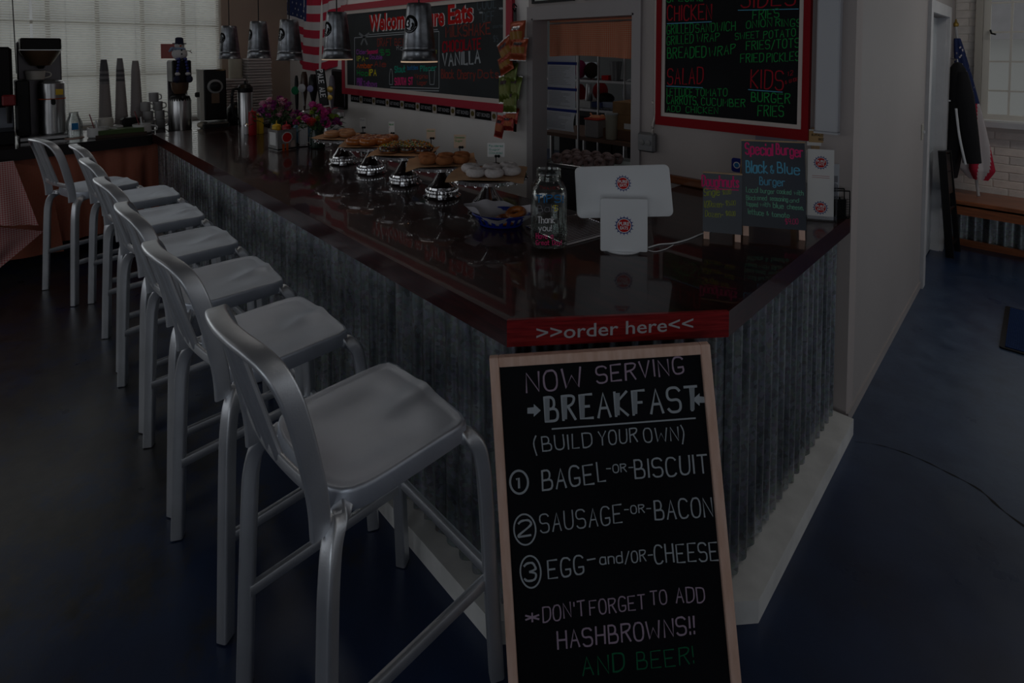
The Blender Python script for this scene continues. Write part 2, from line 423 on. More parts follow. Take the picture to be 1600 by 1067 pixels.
# ================================================================ THE SETTING
def floor_mat():
    m = bpy.data.materials.new('worn_painted_floor'); m.use_nodes = True; nt = m.node_tree; b = nt.nodes['Principled BSDF']
    tc = nt.nodes.new('ShaderNodeTexCoord')
    def noise(sc, det, rough=.6):
        n = nt.nodes.new('ShaderNodeTexNoise'); n.inputs['Scale'].default_value = sc; n.inputs['Detail'].default_value = det; n.inputs['Roughness'].default_value = rough
        nt.links.new(tc.outputs['Object'], n.inputs['Vector']); return n
    def ramp(src, p0, p1, c0, c1):
        r = nt.nodes.new('ShaderNodeValToRGB'); r.color_ramp.elements[0].position = p0; r.color_ramp.elements[1].position = p1
        r.color_ramp.elements[0].color = (*c0, 1); r.color_ramp.elements[1].color = (*c1, 1); nt.links.new(src, r.inputs[0]); return r
    base = ramp(noise(2.2, 5).outputs[0], .35, .7, (.003, .012, .046), (.010, .030, .092))
    big = noise(.9, 6, .7); 
    # worn grey-brown concrete where the stools have rubbed the paint away (towards -x, low y)
    sp = nt.nodes.new('ShaderNodeSeparateXYZ'); nt.links.new(tc.outputs['Object'], sp.inputs[0])
    ax = nt.nodes.new('ShaderNodeMapRange'); ax.inputs[1].default_value = -1.3; ax.inputs[2].default_value = -2.6; nt.links.new(sp.outputs['X'], ax.inputs[0])
    ay = nt.nodes.new('ShaderNodeMapRange'); ay.inputs[1].default_value = 1.2; ay.inputs[2].default_value = .5; nt.links.new(sp.outputs['Y'], ay.inputs[0])
    mu = nt.nodes.new('ShaderNodeMath'); mu.operation = 'MULTIPLY'; nt.links.new(ax.outputs[0], mu.inputs[0]); nt.links.new(ay.outputs[0], mu.inputs[1])
    fine = noise(5.0, 10, .75)
    ad = nt.nodes.new('ShaderNodeMath'); ad.operation = 'MULTIPLY_ADD'; ad.inputs[1].default_value = .22; nt.links.new(mu.outputs[0], ad.inputs[0]); nt.links.new(fine.outputs[0], ad.inputs[2])
    msk = ramp(ad.outputs[0], .60, .74, (0, 0, 0), (1, 1, 1))
    worn = ramp(noise(14, 8).outputs[0], .3, .75, (.010, .010, .013), (.045, .042, .042))
    mx = nt.nodes.new('ShaderNodeMix'); mx.data_type = 'RGBA'; nt.links.new(msk.outputs[0], mx.inputs[0]); nt.links.new(base.outputs[0], mx.inputs[6]); nt.links.new(worn.outputs[0], mx.inputs[7])
    # daylight sheen painted in as a pale scuffed patch, and settlement line on the right side
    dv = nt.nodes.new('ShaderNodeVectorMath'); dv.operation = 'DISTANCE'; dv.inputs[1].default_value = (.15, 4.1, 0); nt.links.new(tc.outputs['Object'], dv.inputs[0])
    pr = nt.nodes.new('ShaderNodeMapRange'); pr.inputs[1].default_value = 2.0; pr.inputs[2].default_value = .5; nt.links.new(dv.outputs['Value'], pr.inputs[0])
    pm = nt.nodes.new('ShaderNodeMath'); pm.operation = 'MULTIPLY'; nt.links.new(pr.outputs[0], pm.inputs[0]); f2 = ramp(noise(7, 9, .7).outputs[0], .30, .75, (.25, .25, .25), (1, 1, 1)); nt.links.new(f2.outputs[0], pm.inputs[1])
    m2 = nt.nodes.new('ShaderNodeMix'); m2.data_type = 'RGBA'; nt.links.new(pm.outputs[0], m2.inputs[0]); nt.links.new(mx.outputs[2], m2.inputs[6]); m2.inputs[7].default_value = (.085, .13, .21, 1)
    nt.links.new(m2.outputs[2], b.inputs['Base Color'])
    rr = ramp(noise(3.5, 6).outputs[0], .3, .7, (.26, .26, .26), (.42, .42, .42)); nt.links.new(rr.outputs[0], b.inputs['Roughness'])
    b.inputs['Coat Weight'].default_value = .4; b.inputs['Coat Roughness'].default_value = .30; b.inputs['Specular IOR Level'].default_value = .4
    bp = nt.nodes.new('ShaderNodeBump'); bp.inputs['Strength'].default_value = .10; bp.inputs['Distance'].default_value = .01
    nt.links.new(noise(20, 6).outputs[0], bp.inputs['Height']); nt.links.new(bp.outputs[0], b.inputs['Normal'])
    return m
WALLW = mat('warm_white_wall_paint', (.46, .41, .40), .75, 0, .03, 2, .04, 90)
WALLR = mat('white_partition_paint', (.40, .37, .365), .6, 0, .04, 1.2, .03, 60)
WALLT = mat('tan_wall_paint', (.42, .32, .26), .8, 0, .06, 2, .1, 30)
TRIMW = mat('white_trim_paint', (.60, .60, .62), .45, 0, .06, 6, .05, 30)
KICKW = mat('scuffed_white_kick_paint', (.74, .74, .73), .55, 0, .10, 9, .1, 25)
CEIL = mat('ceiling_paint', (.22, .21, .21), .9)
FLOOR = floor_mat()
YW, YK = 2.85, 2.97                  # menu wall faces
XR = -.62                            # white partition face
def bx(x0, x1, y0, y1, z0, z1, mb=None, r=0): 
    mb = mb or MB(); return mb.box(((x0+x1)/2, (y0+y1)/2, (z0+z1)/2), (x1-x0, y1-y0, z1-z0), r=r)
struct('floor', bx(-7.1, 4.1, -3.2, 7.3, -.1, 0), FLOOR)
ck = smooth_path([at(u, v, 0) for u, v in ((1336, 690), (1380, 697), (1430, 714), (1480, 738), (1530, 765), (1570, 800), (1640, 850))], 5); cm_ = MB(); vs_ = []
for i, q in enumerate(ck): w_ = .003+.002*math.sin(i*1.7); vs_ += [(q.x-w_, q.y-w_, .0006), (q.x+w_, q.y+w_, .0006)]
cm_.add(vs_, [(2*i, 2*i+1, 2*i+3, 2*i+2) for i in range(len(ck)-1)]); obj('floor_crack', cm_, BLACKM, bpy.data.objects['floor'], 0, label='dark wandering crack in the blue floor')
struct('ceiling', bx(-7.1, 4.1, -3.2, 7.3, 3.4, 3.5), CEIL)
DX0, DX1, DZ = -2.633, -1.785, 1.995
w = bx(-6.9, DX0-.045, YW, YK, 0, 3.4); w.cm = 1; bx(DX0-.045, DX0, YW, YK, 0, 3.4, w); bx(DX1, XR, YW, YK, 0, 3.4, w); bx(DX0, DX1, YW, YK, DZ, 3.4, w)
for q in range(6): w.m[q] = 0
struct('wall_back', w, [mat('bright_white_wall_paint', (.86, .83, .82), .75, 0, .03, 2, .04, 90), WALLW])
w = bx(XR-.12, XR, YK, 5.0, 0, 3.4); bx(XR-.12, XR, 5.0, 5.95, 2.05, 3.4, w); bx(XR-.12, XR, 5.95, 6.5, 0, 3.4, w)
struct('wall_right', w, WALLR)
LX = -6.9; LY0, LY1, LZ0, LZ1 = -3.0, 2.05, .98, 3.1
w = bx(LX-.12, LX, -3.2, LY0, 0, 3.4); bx(LX-.12, LX, LY1, YK, 0, 3.4, w); bx(LX-.12, LX, LY0, LY1, 0, LZ0, w); bx(LX-.12, LX, LY0, LY1, LZ1, 3.4, w)
struct('wall_left', w, WALLT)
# wall behind the camera, with its big window opening, and the far side wall
w = bx(-6.9, -6.1, -3.12, -3.0, 0, 3.4); bx(-1.3, .2, -3.12, -3.0, 0, 3.4, w); bx(-6.1, -1.3, -3.12, -3.0, 0, .75, w); bx(-6.1, -1.3, -3.12, -3.0, 2.75, 3.4, w); bx(3.8, 4.0, -3.12, -3.0, 0, 3.4, w); bx(.2, 3.8, -3.12, -3.0, 0, .75, w); bx(.2, 3.8, -3.12, -3.0, 2.75, 3.4, w)
struct('wall_front', w, WALLW)
w = bx(3.9, 4.02, -3.0, .1, 0, 3.4); bx(3.9, 4.02, 6.1, 6.5, 0, 3.4, w); bx(3.9, 4.02, .1, 6.1, 0, .7, w); bx(3.9, 4.02, .1, 6.1, 2.7, 3.4, w)
struct('wall_side', w, WALLW)
def sash(name, face, a0, a1, z0, z1, na, nz, d=.05, t=.022, axis='x', m=None, pane=True):
    """steel window: frame, glazing bars and single panes.  axis x: window in a plane x=face running along y"""
    fr = MB()
    def seg(u0, u1, w0, w1, dd=d):
        if axis == 'x': bx(face-dd/2, face+dd/2, u0, u1, w0, w1, fr)
        else: bx(u0, u1, face-dd/2, face+dd/2, w0, w1, fr)
    seg(a0, a0+.05, z0, z1); seg(a1-.05, a1, z0, z1); seg(a0+.05, a1-.05, z0, z0+.05, d*.96); seg(a0+.05, a1-.05, z1-.05, z1, d*.96)
    for i in range(1, na): u = a0+(a1-a0)*i/na; seg(u-t/2, u+t/2, z0+.05, z1-.05, d*.9)
    for j in range(1, nz): u = z0+(z1-z0)*j/nz; seg(a0+.05, a1-.05, u-t/2, u+t/2, d*.8)
    o = struct(name, fr, m or TRIMW)
    if pane:
        gm = glassmat('window_glass', (.97, .98, .97), .03)
        for i in range(na):
            for j in range(nz):
                u0 = a0+(a1-a0)*i/na; u1 = a0+(a1-a0)*(i+1)/na; v0 = z0+(z1-z0)*j/nz; v1 = z0+(z1-z0)*(j+1)/nz
                p = MB()
                if axis == 'x': p.box((face, (u0+u1)/2, (v0+v1)/2), (.004, u1-u0-t, v1-v0-t))
                else: p.box(((u0+u1)/2, face, (v0+v1)/2), (u1-u0-t, .004, v1-v0-t))
                obj('pane', p, gm, o, 0)
    return o
sash('window_1', LX-.05, LY0, LY1, LZ0, LZ1, 13, 4, t=.035, m=mat('window_frame_white', (.70, .66, .62), .6))
sash('window_3', -3.06, .2, 3.8, .75, 2.75, 4, 2, axis='y', t=.05, pane=False)
sash('window_5', -3.06, -6.1, -1.3, .75, 2.75, 5, 2, axis='y', t=.05, pane=False)
sash('window_4', 3.96, .1, 6.1, .7, 2.7, 5, 2, t=.05, pane=False)
# horizontal blinds on the big window
BL = bpy.data.materials.new('blind_slat'); BL.use_nodes = True; nt = BL.node_tree; nt.nodes.clear()
o_ = nt.nodes.new('ShaderNodeOutputMaterial'); mx = nt.nodes.new('ShaderNodeMixShader'); d_ = nt.nodes.new('ShaderNodeBsdfDiffuse'); t_ = nt.nodes.new('ShaderNodeBsdfTranslucent')
d_.inputs[0].default_value = (.8, .8, .78, 1); t_.inputs[0].default_value = (.93, .93, .90, 1); mx.inputs[0].default_value = .75
nt.links.new(d_.outputs[0], mx.inputs[1]); nt.links.new(t_.outputs[0], mx.inputs[2]); nt.links.new(mx.outputs[0], o_.inputs[0])
for k, (y0, y1) in enumerate(((-.55, .36), (.38, 2.0))):
    bl = thing('window_blind', ['white horizontal blind over the left part of the big window, behind the coffee brewer', 'white horizontal blind over the right part of the big window, behind the cup stacks'][k], 'blind', (LX+.07, (y0+y1)/2, 3.1))
    sl = MB(); 
    for i in range(84):
        z = -.05-i*.0243; sl.box((0, 0, 0), (.025, y1-y0, .0012), Matrix.Translation((0, 0, z)) @ Matrix.Rotation(math.radians(44), 4, 'Y'))
    obj('slats', sl, BL, bl, 0, kind='stuff'); obj('head_rail', MB().box((0, 0, 0), (.035, y1-y0, .04)), WHITE, bl)
    obj('bottom_rail', MB().box((0, 0, -.05-84*.0243), (.02, y1-y0, .012)), WHITE, bl)
    for yy in (-(y1-y0)*.35, 0, (y1-y0)*.35): obj('ladder_cord', MB().tube([(0, yy, 0), (0, yy, -.05-84*.0243)], .0015, 5), WHITE, bl)
c0 = atX(17, 5, LX+.12)
tag(obj('blind_cord', MB().tube([(c0.x, c0.y, 3.1), (c0.x, c0.y+.01, 2.3), (c0.x, c0.y+.02, 1.55)], .004, 6), BLACK), 'thin dark pull cord hanging in front of the window blind above the black machine', 'cord')
# entry wall at the far right: painted bricks laid one by one, window with panes
YE = 6.5; WX0, WX1, WZ0, WZ1 = -.42, 1.30, 1.13, 3.0
w = bx(-.74, WX0, YE+.03, YE+.2, 0, 3.4); bx(WX1, 1.7, YE+.03, YE+.2, 0, 3.4, w); bx(3.5, 4.0, YE+.03, YE+.2, 0, 3.4, w); bx(1.7, 3.5, YE+.03, YE+.2, 2.5, 3.4, w); bx(WX0, WX1, YE+.03, YE+.2, 0, WZ0-.05, w); bx(WX0, WX1, YE+.03, YE+.2, WZ1, 3.4, w)
WB = struct('wall_entry', w, mat('brick_joint_paint', (.66, .62, .58), .9))
BRK = [mat('painted_brick', (.74, .69, .65), .8, 0, .08, 14, .2, 60), mat('painted_brick_warm', (.78, .72, .67), .8, 0, .08, 14, .2, 60), mat('painted_brick_cool', (.71, .67, .64), .8, 0, .08, 14, .2, 60)]
bmesh_cache = {}
def brick_mesh(L, k):
    key = (round(L, 3), k)
    if key not in bmesh_cache:
        b = MB().box((0, 0, 0), (L, .05, .0675), r=.004); me = bpy.data.meshes.new('brick'); me.from_pydata(b.v, [], b.f); me.materials.append(BRK[k]); bmesh_cache[key] = me
    return bmesh_cache[key]
rb = random.Random(3); nb = 0
for c in range(34):
    z = .04+c*.0735
    if z > 2.42: break
    x = -.62+(.105 if c % 2 else 0)-.105*(c % 2)*1.0; first = True
    x = -.62
    while x < .75 and nb < 298:
        L = .095 if (first and c % 2) else .20; first = False
        if x+L > .80: L = .80-x
        if z > WZ0-.08 and x+L > WX0:
            L = WX0-x
            if L < .03: break
        o = bpy.data.objects.new('brick', brick_mesh(L, rb.randrange(3))); COL.objects.link(o); o.parent = WB
        o.location = (x+L/2, YE+.050+rb.uniform(-.0015, .0015), z); x += L+.0065; nb += 1
        if z > WZ0-.08 and x > WX0-.02: break
w = bx(WX0-.03, WX1+.03, YE-.09, YE+.06, WZ0-.055, WZ0-.005)
struct('window_sill', w, TRIMW)
s2 = sash('window_2', YE+.09, WX0, WX1, WZ0, WZ1, 9, 7, axis='y', t=.016, m=mat('window_frame_cream', (.75, .72, .66), .6))
obj('window_latch', MB().tube([(-.37, YE+.05, 1.95), (-.36, YE+.02, 1.92), (-.33, YE+.01, 1.91)], .008, 6), BLACK, s2)
struct('trim_1', bx(WX0-.05, WX0, YE-.02, YE+.1, WZ0-.05, 3.1), mat('window_reveal_cream', (.50, .47, .42), .7))
# roof of the neighbouring house seen through that window
nh = thing('neighbouring_house', 'pale gable roof of the house seen through the upper panes of the right window', 'house', (1.2, 15.5, 0))
rf = MB(); rf.prism([(-3.4, 2.3), (0, 4.3), (3.4, 2.3), (3.4, 2.0), (-3.4, 2.0)], 0, 4, Matrix(((1, 0, 0, 0), (0, 0, 1, 0), (0, 1, 0, 0), (0, 0, 0, 1))))
obj('roof', rf, mat('pale_shingles', (.55, .53, .55), .9, 0, .05, 6), nh, 0)
obj('gable_wall', MB().box((0, 2.2, 1.0), (6.2, 3.6, 2.0)), mat('pale_siding', (.74, .74, .72), .9), nh, 0)
obj('gable_board', MB().box((0, -.02, 0), (7.8/2, .04, .10), Matrix.Translation((-1.7, 0, 3.32)) @ Matrix.Rotation(-math.atan2(2, 3.4), 4, 'Y')), WHITE, nh, 0)
# door and casings in the white partition
w = bx(XR, XR+.022, 4.90, 5.0, 0, 2.14); bx(XR, XR+.022, 5.95, 6.05, 0, 2.14, w); bx(XR, XR+.022, 5.0, 5.95, 2.05, 2.14, w); bx(XR-.12, XR, 5.0, 5.02, 0, 2.05, w); bx(XR-.12, XR, 5.93, 5.95, 0, 2.05, w)
struct('trim_2', w, TRIMW)
dr = struct('door_1', bx(XR-.10, XR-.06, 5.02, 5.93, .01, 2.045), mat('door_paint_blue_white', (.50, .54, .58), .4))
pn = bx(XR-.06, XR-.05, 5.12, 5.42, .2, .9); bx(XR-.06, XR-.05, 5.53, 5.83, .2, .9, pn); bx(XR-.06, XR-.05, 5.12, 5.42, 1.02, 1.9, pn); bx(XR-.06, XR-.05, 5.53, 5.83, 1.02, 1.9, pn)
obj('door_panel', pn, MATS['door_paint_blue_white'], dr, 0)
obj('door_knob', MB().lathe([(.01, 0), (.012, .03), (.028, .04), (.03, .055), (.02, .068), (0, .07)], 16, Matrix.Translation((XR-.06, 5.10, .98)) @ Matrix.Rotation(PI/2, 4, 'Y')), CHROME, dr)
struct('baseboard_right', bx(XR, XR+.008, 2.86, 4.90, 0, .05), WALLR)
sw_ = at  # light switch
lsw = thing('light_switch', 'cream light switch plate on the white partition beside the door frame', 'switch', (XR, 4.80, 1.18))
obj('plate', MB().box((.003, 0, 0), (.006, .07, .115), r=.002), mat('ivory_plastic', (.45, .43, .38), .4), lsw); obj('toggle', MB().box((.012, 0, 0), (.014, .008, .02), r=.002), WHITE, lsw)
# pass-through door frame in the menu wall
T_ = .045
w = bx(DX0-T_, DX0, YW-.02, YW, .0, DZ+.085); bx(DX1, DX1+.05, YW-.02, YW, 0, DZ+.085, w); bx(DX0, DX1, YW-.02, YW, DZ, DZ+.085, w)
bx(DX0, DX0+.012, YW-.02, YK+.02, 0, DZ, w); bx(DX1-.012, DX1, YW-.02, YK+.02, 0, DZ, w); bx(DX0, DX1, YW-.02, YK+.02, DZ-.012, DZ, w)
struct('trim_3', w, mat('doorway_casing_paint', (.40, .37, .38), .6))
sash('added_door_sash', YE+.1, 1.7, 3.5, .02, 2.5, 2, 2, axis='y', t=.06, pane=False)  # unseen entrance glazing, added for the fill light behind it
# kitchen behind it
struct('wall_kitchen', bx(-7.0, XR-.12, 7.2, 7.3, 0, 3.4), mat('kitchen_wall', (.20, .21, .21), .7))
# ================================================================ BAR COUNTER
cp = [(-.632, YW-.003), (-.65, 1.55), (-1.07, 1.055), (-5.82, 1.13), (-5.82, 2.02), (-1.47, 2.005), (-1.456, YW-.003)]
bar = thing('bar_counter', 'long dark mahogany bar with corrugated metal front and angled order corner', 'counter', (-1, 1.5, 0))
def L_(mb): mb.v = [(a+1, b-1.5, c) for a, b, c in mb.v]; return mb
def offs(p, q, d):
    v = Vector((q[0]-p[0], q[1]-p[1])); v.normalize(); return Vector((v.y, -v.x))*d
top = MB(); top.prism([(x, y) for x, y in cp], .928, .998); obj('countertop', L_(top), MAHOG, bar, 0)
# moulded edge boards along the outer sides, mitred at the corners (slightly proud)
def offset_poly(p, d):       # right-hand offset of an open chain
    out = []
    for i in range(len(p)):
        ns = []
        if i > 0: ns.append(offs(p[i-1], p[i], 1))
        if i < len(p)-1: ns.append(offs(p[i], p[i+1], 1))
        n = sum(ns, Vector((0, 0))); n /= n.length; k = d/n.dot(ns[0]); out.append((p[i][0]+n.x*k, p[i][1]+n.y*k))
    return out
outer = [cp[0], cp[1], cp[2], cp[3]]
eo = offset_poly(outer, -.010); ei = outer
for i in range(3):
    e = MB(); e.prism([ei[i], ei[i+1], eo[i+1], eo[i]], .922, 1.0); obj('edge_board', L_(e), MAHOGE if i == 1 else wood('mahogany_edge_shaded', (.022, .003, .003), (.05, .006, .006), .3, .5, (2, 2, 30)), bar, 0)  # straight edges: shade put into a darker copy of the mahogany
inner = [cp[4], cp[5], cp[6]]
# body core behind the metal, painted black
bo = [(-.676, YW-.003), (-.676, 1.60), (-1.105, 1.112), (-5.80, 1.18), (-5.80, 1.62), (-1.25, 1.60), (-1.14, 1.72), (-1.14, YW-.003)]
b_ = MB(); b_.prism(bo, .0, .928); obj('body', L_(b_), mat('counter_body_dark', (.06, .05, .05), .8), bar, 0)
# white kick board with a ledge
ko = [(-.578, 2.80), (-.578, 1.655), (-1.115, 1.030), (-5.80, 1.105)]; ki = [(-.676, 2.80), (-.676, 1.60), (-1.105, 1.112), (-5.80, 1.18)]
for i in range(3):
    k = MB(); k.prism([ki[i], ki[i+1], ko[i+1], ko[i]], 0, .075); obj('kick_board', L_(k), KICKW, bar, 0)
for kk, (a, b) in enumerate(((ko[0], ko[1]), (ko[1], ko[2]), (ko[2], ko[3]))):
    pass
# corrugated sheets
def galv_sheet_mat():
    m = bpy.data.materials.new('galvanised_sheet'); m.use_nodes = True; nt = m.node_tree; b = nt.nodes['Principled BSDF']
    b.inputs['Metallic'].default_value = .9; tc = nt.nodes.new('ShaderNodeTexCoord')
    v = nt.nodes.new('ShaderNodeTexVoronoi'); v.inputs['Scale'].default_value = 70; nt.links.new(tc.outputs['Object'], v.inputs['Vector'])
    n = nt.nodes.new('ShaderNodeTexNoise'); n.inputs['Scale'].default_value = 5; n.inputs['Detail'].default_value = 7; 
    mp = nt.nodes.new('ShaderNodeMapping'); mp.inputs['Scale'].default_value = (3, 3, .5); nt.links.new(tc.outputs['Object'], mp.inputs[0]); nt.links.new(mp.outputs[0], n.inputs['Vector'])
    r = nt.nodes.new('ShaderNodeValToRGB'); r.color_ramp.elements[0].position = .3; r.color_ramp.elements[1].position = .72; r.color_ramp.elements[0].color = (.10, .15, .19, 1); r.color_ramp.elements[1].color = (.33, .42, .49, 1)
    nt.links.new(n.outputs[0], r.inputs[0])
    mx = nt.nodes.new('ShaderNodeMix'); mx.data_type = 'RGBA'; mx.blend_type = 'OVERLAY'; mx.inputs[0].default_value = .35; nt.links.new(r.outputs[0], mx.inputs[6]); nt.links.new(v.outputs['Color'], mx.inputs[7])
    hs = nt.nodes.new('ShaderNodeHueSaturation'); hs.inputs['Saturation'].default_value = .35; nt.links.new(mx.outputs[2], hs.inputs['Color']); nt.links.new(hs.outputs[0], b.inputs['Base Color'])
    r2 = nt.nodes.new('ShaderNodeMapRange'); r2.inputs[3].default_value = .26; r2.inputs[4].default_value = .5; nt.links.new(n.outputs[0], r2.inputs[0]); nt.links.new(r2.outputs[0], b.inputs['Roughness'])
    return m
GS = galv_sheet_mat()
def corr(p, q, z0, z1, pitch=.0677, amp=.009, lift=0.0, lean=0.0):
    v = Vector((q[0]-p[0], q[1]-p[1])); L = v.length; v.normalize(); nrm = Vector((v.y, -v.x)); n = max(8, int(L/pitch*8)); mb = MB(); vs = []
    for i in range(n+1):
        s = L*i/n; h = amp*math.cos(2*PI*s/pitch)+lift
        for off in (0, -.0012):
            x = p[0]+v.x*s+nrm.x*(h+off); y = p[1]+v.y*s+nrm.y*(h+off)
            vs += [(x, y, z0+.004*math.sin(i*.9)), (x, y, z1)]
    fs = []
    for i in range(n): a = 4*i; b = 4*(i+1); fs += [(a, b, b+1, a+1), (a+2, a+3, b+3, b+2), (a, a+2, b+2, b)]
    return mb.add(vs, fs)
sheets = []
def sheetrow(p, q, n, z0=.078):
    for i in range(n):
        a = (p[0]+(q[0]-p[0])*i/n, p[1]+(q[1]-p[1])*i/n); b = (p[0]+(q[0]-p[0])*(i+1)/n, p[1]+(q[1]-p[1])*(i+1)/n)
        e = .03; v = Vector((b[0]-a[0], b[1]-a[1])).normalized(); b2 = (b[0]+v.x*(e if i < n-1 else 0), b[1]+v.y*(e if i < n-1 else 0))
        o = obj('corrugated_sheet', L_(corr(a, b2, z0+.01*(i % 2), .926, lift=.0018*(i % 2))), GS, bar, 60)
        sheets.append((a, b, v))
sheetrow((-.662, 2.79), (-.662, 1.592), 2); sheetrow((-.662, 1.592), (-1.096, 1.095), 1); sheetrow((-1.096, 1.095), (-5.80, 1.163), 8)
sc = MB()
for a, b, v in sheets:
    nrm = Vector((v.y, -v.x)); L = (Vector(b)-Vector(a)).length
    for s in ([.03, L*.5] if L > .5 else [.03]):
        s = round(s/.0677)*.0677
        for z in [.16+.13*i for i in range(6)]:
            x = a[0]+v.x*s+nrm.x*.012; y = a[1]+v.y*s+nrm.y*.012; sc.ball((x, y, z), .0045, n=6)
obj('screws', L_(sc), CHROME, bar, kind='stuff', label='small bright screw heads down the sheet seams')
# lettering on the angled edge
e0 = Vector((eo[1][0], eo[1][1], .922)); 
fx = Vector((eo[1][0]-eo[2][0], eo[1][1]-eo[2][1], 0)); PLo = Plane(frame(Vector((eo[2][0], eo[2][1], .922)), fx, (0, 0, 1)))
def on_frame(PL, o):      # child of bar keeps world place
    o.parent = bar; o.matrix_basis = Matrix.Translation((1, -1.5, 0)) @ PL.T; return o
on_frame(PLo, PLo.text(None, '>>order here<<', (838, 531), (1083, 515), 21, 'silver', typed=True, bold=.008, label='silver vinyl lettering on the angled front edge'))
# dark wooden backsplash ledge where the counter meets the menu wall
tag(obj('ledge_board', bx(-1.72, -.80, YW-.035, YW-.002, .999, 1.045, r=.006), wood('brown_ledge', (.16, .05, .02), (.24, .09, .04), .35, .4, (1, 9, 9))), 'reddish brown wooden ledge along the wall behind the small doughnut chalkboard', 'ledge')
struct('trim_4', bx(XR-.14, XR-.006, YW-.012, YW+.0, 1.0, 3.4), TRIMW) if False else None
# ================================================================ BAR STOOLS
def make_stool():
    root = thing('bar_stool', 'x', 'bar stool', (0, 0, 0))
    # seat: dished pan with rolled edge
    N = 56
    def outline(a):
        c, s = math.cos(a), math.sin(a); ex = 13 if s > 0 else 4.6
        k = (abs(c)**ex+abs(s)**ex)**(-1/ex); return .204*k*c, (.200 if s > 0 else .195)*k*s
    def ztop(x, y, s):
        dish = -.020*math.exp(-((x/.135)**4))*math.exp(-(((y+.03)/.13)**4))
        ridge = .010*math.exp(-(x/.035)**2)*max(0, min(1, (y+.02)/.15))
        side = -.004*max(0, (y-.10)/.09)*(abs(x)/.19)**1.2 if y > .10 else 0
        return .762+dish+ridge+side+.004*(1 if s > .9 else 0)
    rings = [(1.0, None)]; S = [1.0, .982, .95, .90, .84, .76, .66, .54, .40, .25, .1]
    vs = []; fs = []
    prof = [(.965, .712), (.99, .712), (1.0, .720), (1.0, .756), (.995, .763)]
    for k, z in prof:
        for i in range(N): x, y = outline(2*PI*i/N); drop = -.004*max(0, (y-.12)/.07)*(abs(x)/.196) if z > .73 else 0; vs.append((x*k, y*k, z+drop))
    for s in S[1:]:
        for i in range(N): x, y = outline(2*PI*i/N); vs.append((x*s, y*s, ztop(x*s, y*s, s)))
    R_ = len(prof)+len(S)-1
    for r in range(R_-1):
        for i in range(N): j = (i+1) % N; fs.append((r*N+i, r*N+j, (r+1)*N+j, (r+1)*N+i))
    fs.append(tuple((R_-1)*N+i for i in range(N))); fs.append(tuple(range(N))[::-1])
    obj('seat', MB().add(vs, fs), ALUP, root, 50)
    prof = rrect(.036, .041, .007, 3)
    for sx in (-1, 1):
        p = smooth_path([(sx*.125, -.10, .722), (sx*.175, -.165, .722), (sx*.207, -.203, .700), (sx*.226, -.222, .640), (sx*.233, -.232, .50), (sx*.243, -.250, 0.004)], 6)
        obj('leg', MB().sweep(p, prof, (-sx*.6, 1, .3)), ALU, root, 40)
        p = smooth_path([(sx*.125, .10, .722), (sx*.175, .170, .722), (sx*.207, .208, .700), (sx*.218, .225, .640), (sx*.224, .236, .50), (sx*.236, .262, 0.004)], 6)
        obj('leg', MB().sweep(p, prof, (-sx*.6, -1, .3)), ALU, root, 40)
        obj('stretcher', MB().sweep([(sx*.222, -.240, .285), (sx*.222, .250, .292)], rrect(.020, .034, .006, 2), (0, 0, 1)), ALU, root, 40)
    obj('stretcher', MB().sweep([(-.222, .248, .310), (.222, .248, .310)], rrect(.020, .034, .006, 2), (0, 0, 1)), ALU, root, 40)
    # back frame: one flat band bent into an arch, leaning back and bowed
    def yb(x, z): return -.226-.088*(max(0, z-.73)/.42)**1.5-.038*(1-min(1, (abs(x)/.2))**2)*max(0, min(1, (z-.78)/.1))
    pts = []
    hw = .196
    for x, z in [(-hw, .712), (-hw, .79), (-hw, .88), (-hw, .98), (-hw*.985, 1.045), (-hw*.92, 1.092), (-hw*.79, 1.122), (-hw*.60, 1.138), (-hw*.35, 1.145), (0, 1.147)]: pts.append((x, z))
    pts = pts+[(-x, z) for x, z in pts[:-1][::-1]]
    path = smooth_path([(x, yb(x, z), z) for x, z in pts], 4)
    mb = MB(); pr = rrect(.018, .047, .007, 3); vs = []; fs = []; n = len(pr)
    for i, p in enumerate(path):
        t = (path[min(i+1, len(path)-1)]-path[max(i-1, 0)]).normalized(); dep = Vector((0, 1, 0)); dep = (dep-t*dep.dot(t)).normalized(); o = t.cross(dep)
        for q in pr: vs.append(p+o*q[0]+dep*q[1])
    for i in range(len(path)-1):
        for k in range(n): fs.append((i*n+k, i*n+(k+1) % n, (i+1)*n+(k+1) % n, (i+1)*n+k))
    fs += [tuple(range(n)), tuple((len(path)-1)*n+k for k in range(n))[::-1]]
    obj('back_frame', mb.add(vs, fs), ALU, root, 40)
    lower = smooth_path([(x, yb(x, .83)-.004, .825) for x in (-.196, -.12, 0, .12, .196)], 5)
    obj('back_rail', MB().sweep(lower, rrect(.012, .030, .004, 2), (0, 0, 1)), ALU, root, 40)
    for x in (-.050, 0, .050):
        obj('slat', MB().tube([(x, yb(x, .83)-.002, .825), (x, yb(x, 1.14), 1.138)], .0105, 10), ALU, root)
    for sx in (-1, 1): obj('bracket', MB().box((sx*.190, -.185, .722), (.020, .050, .030), r=.006), ALU, root)
    return root
stool = make_stool()
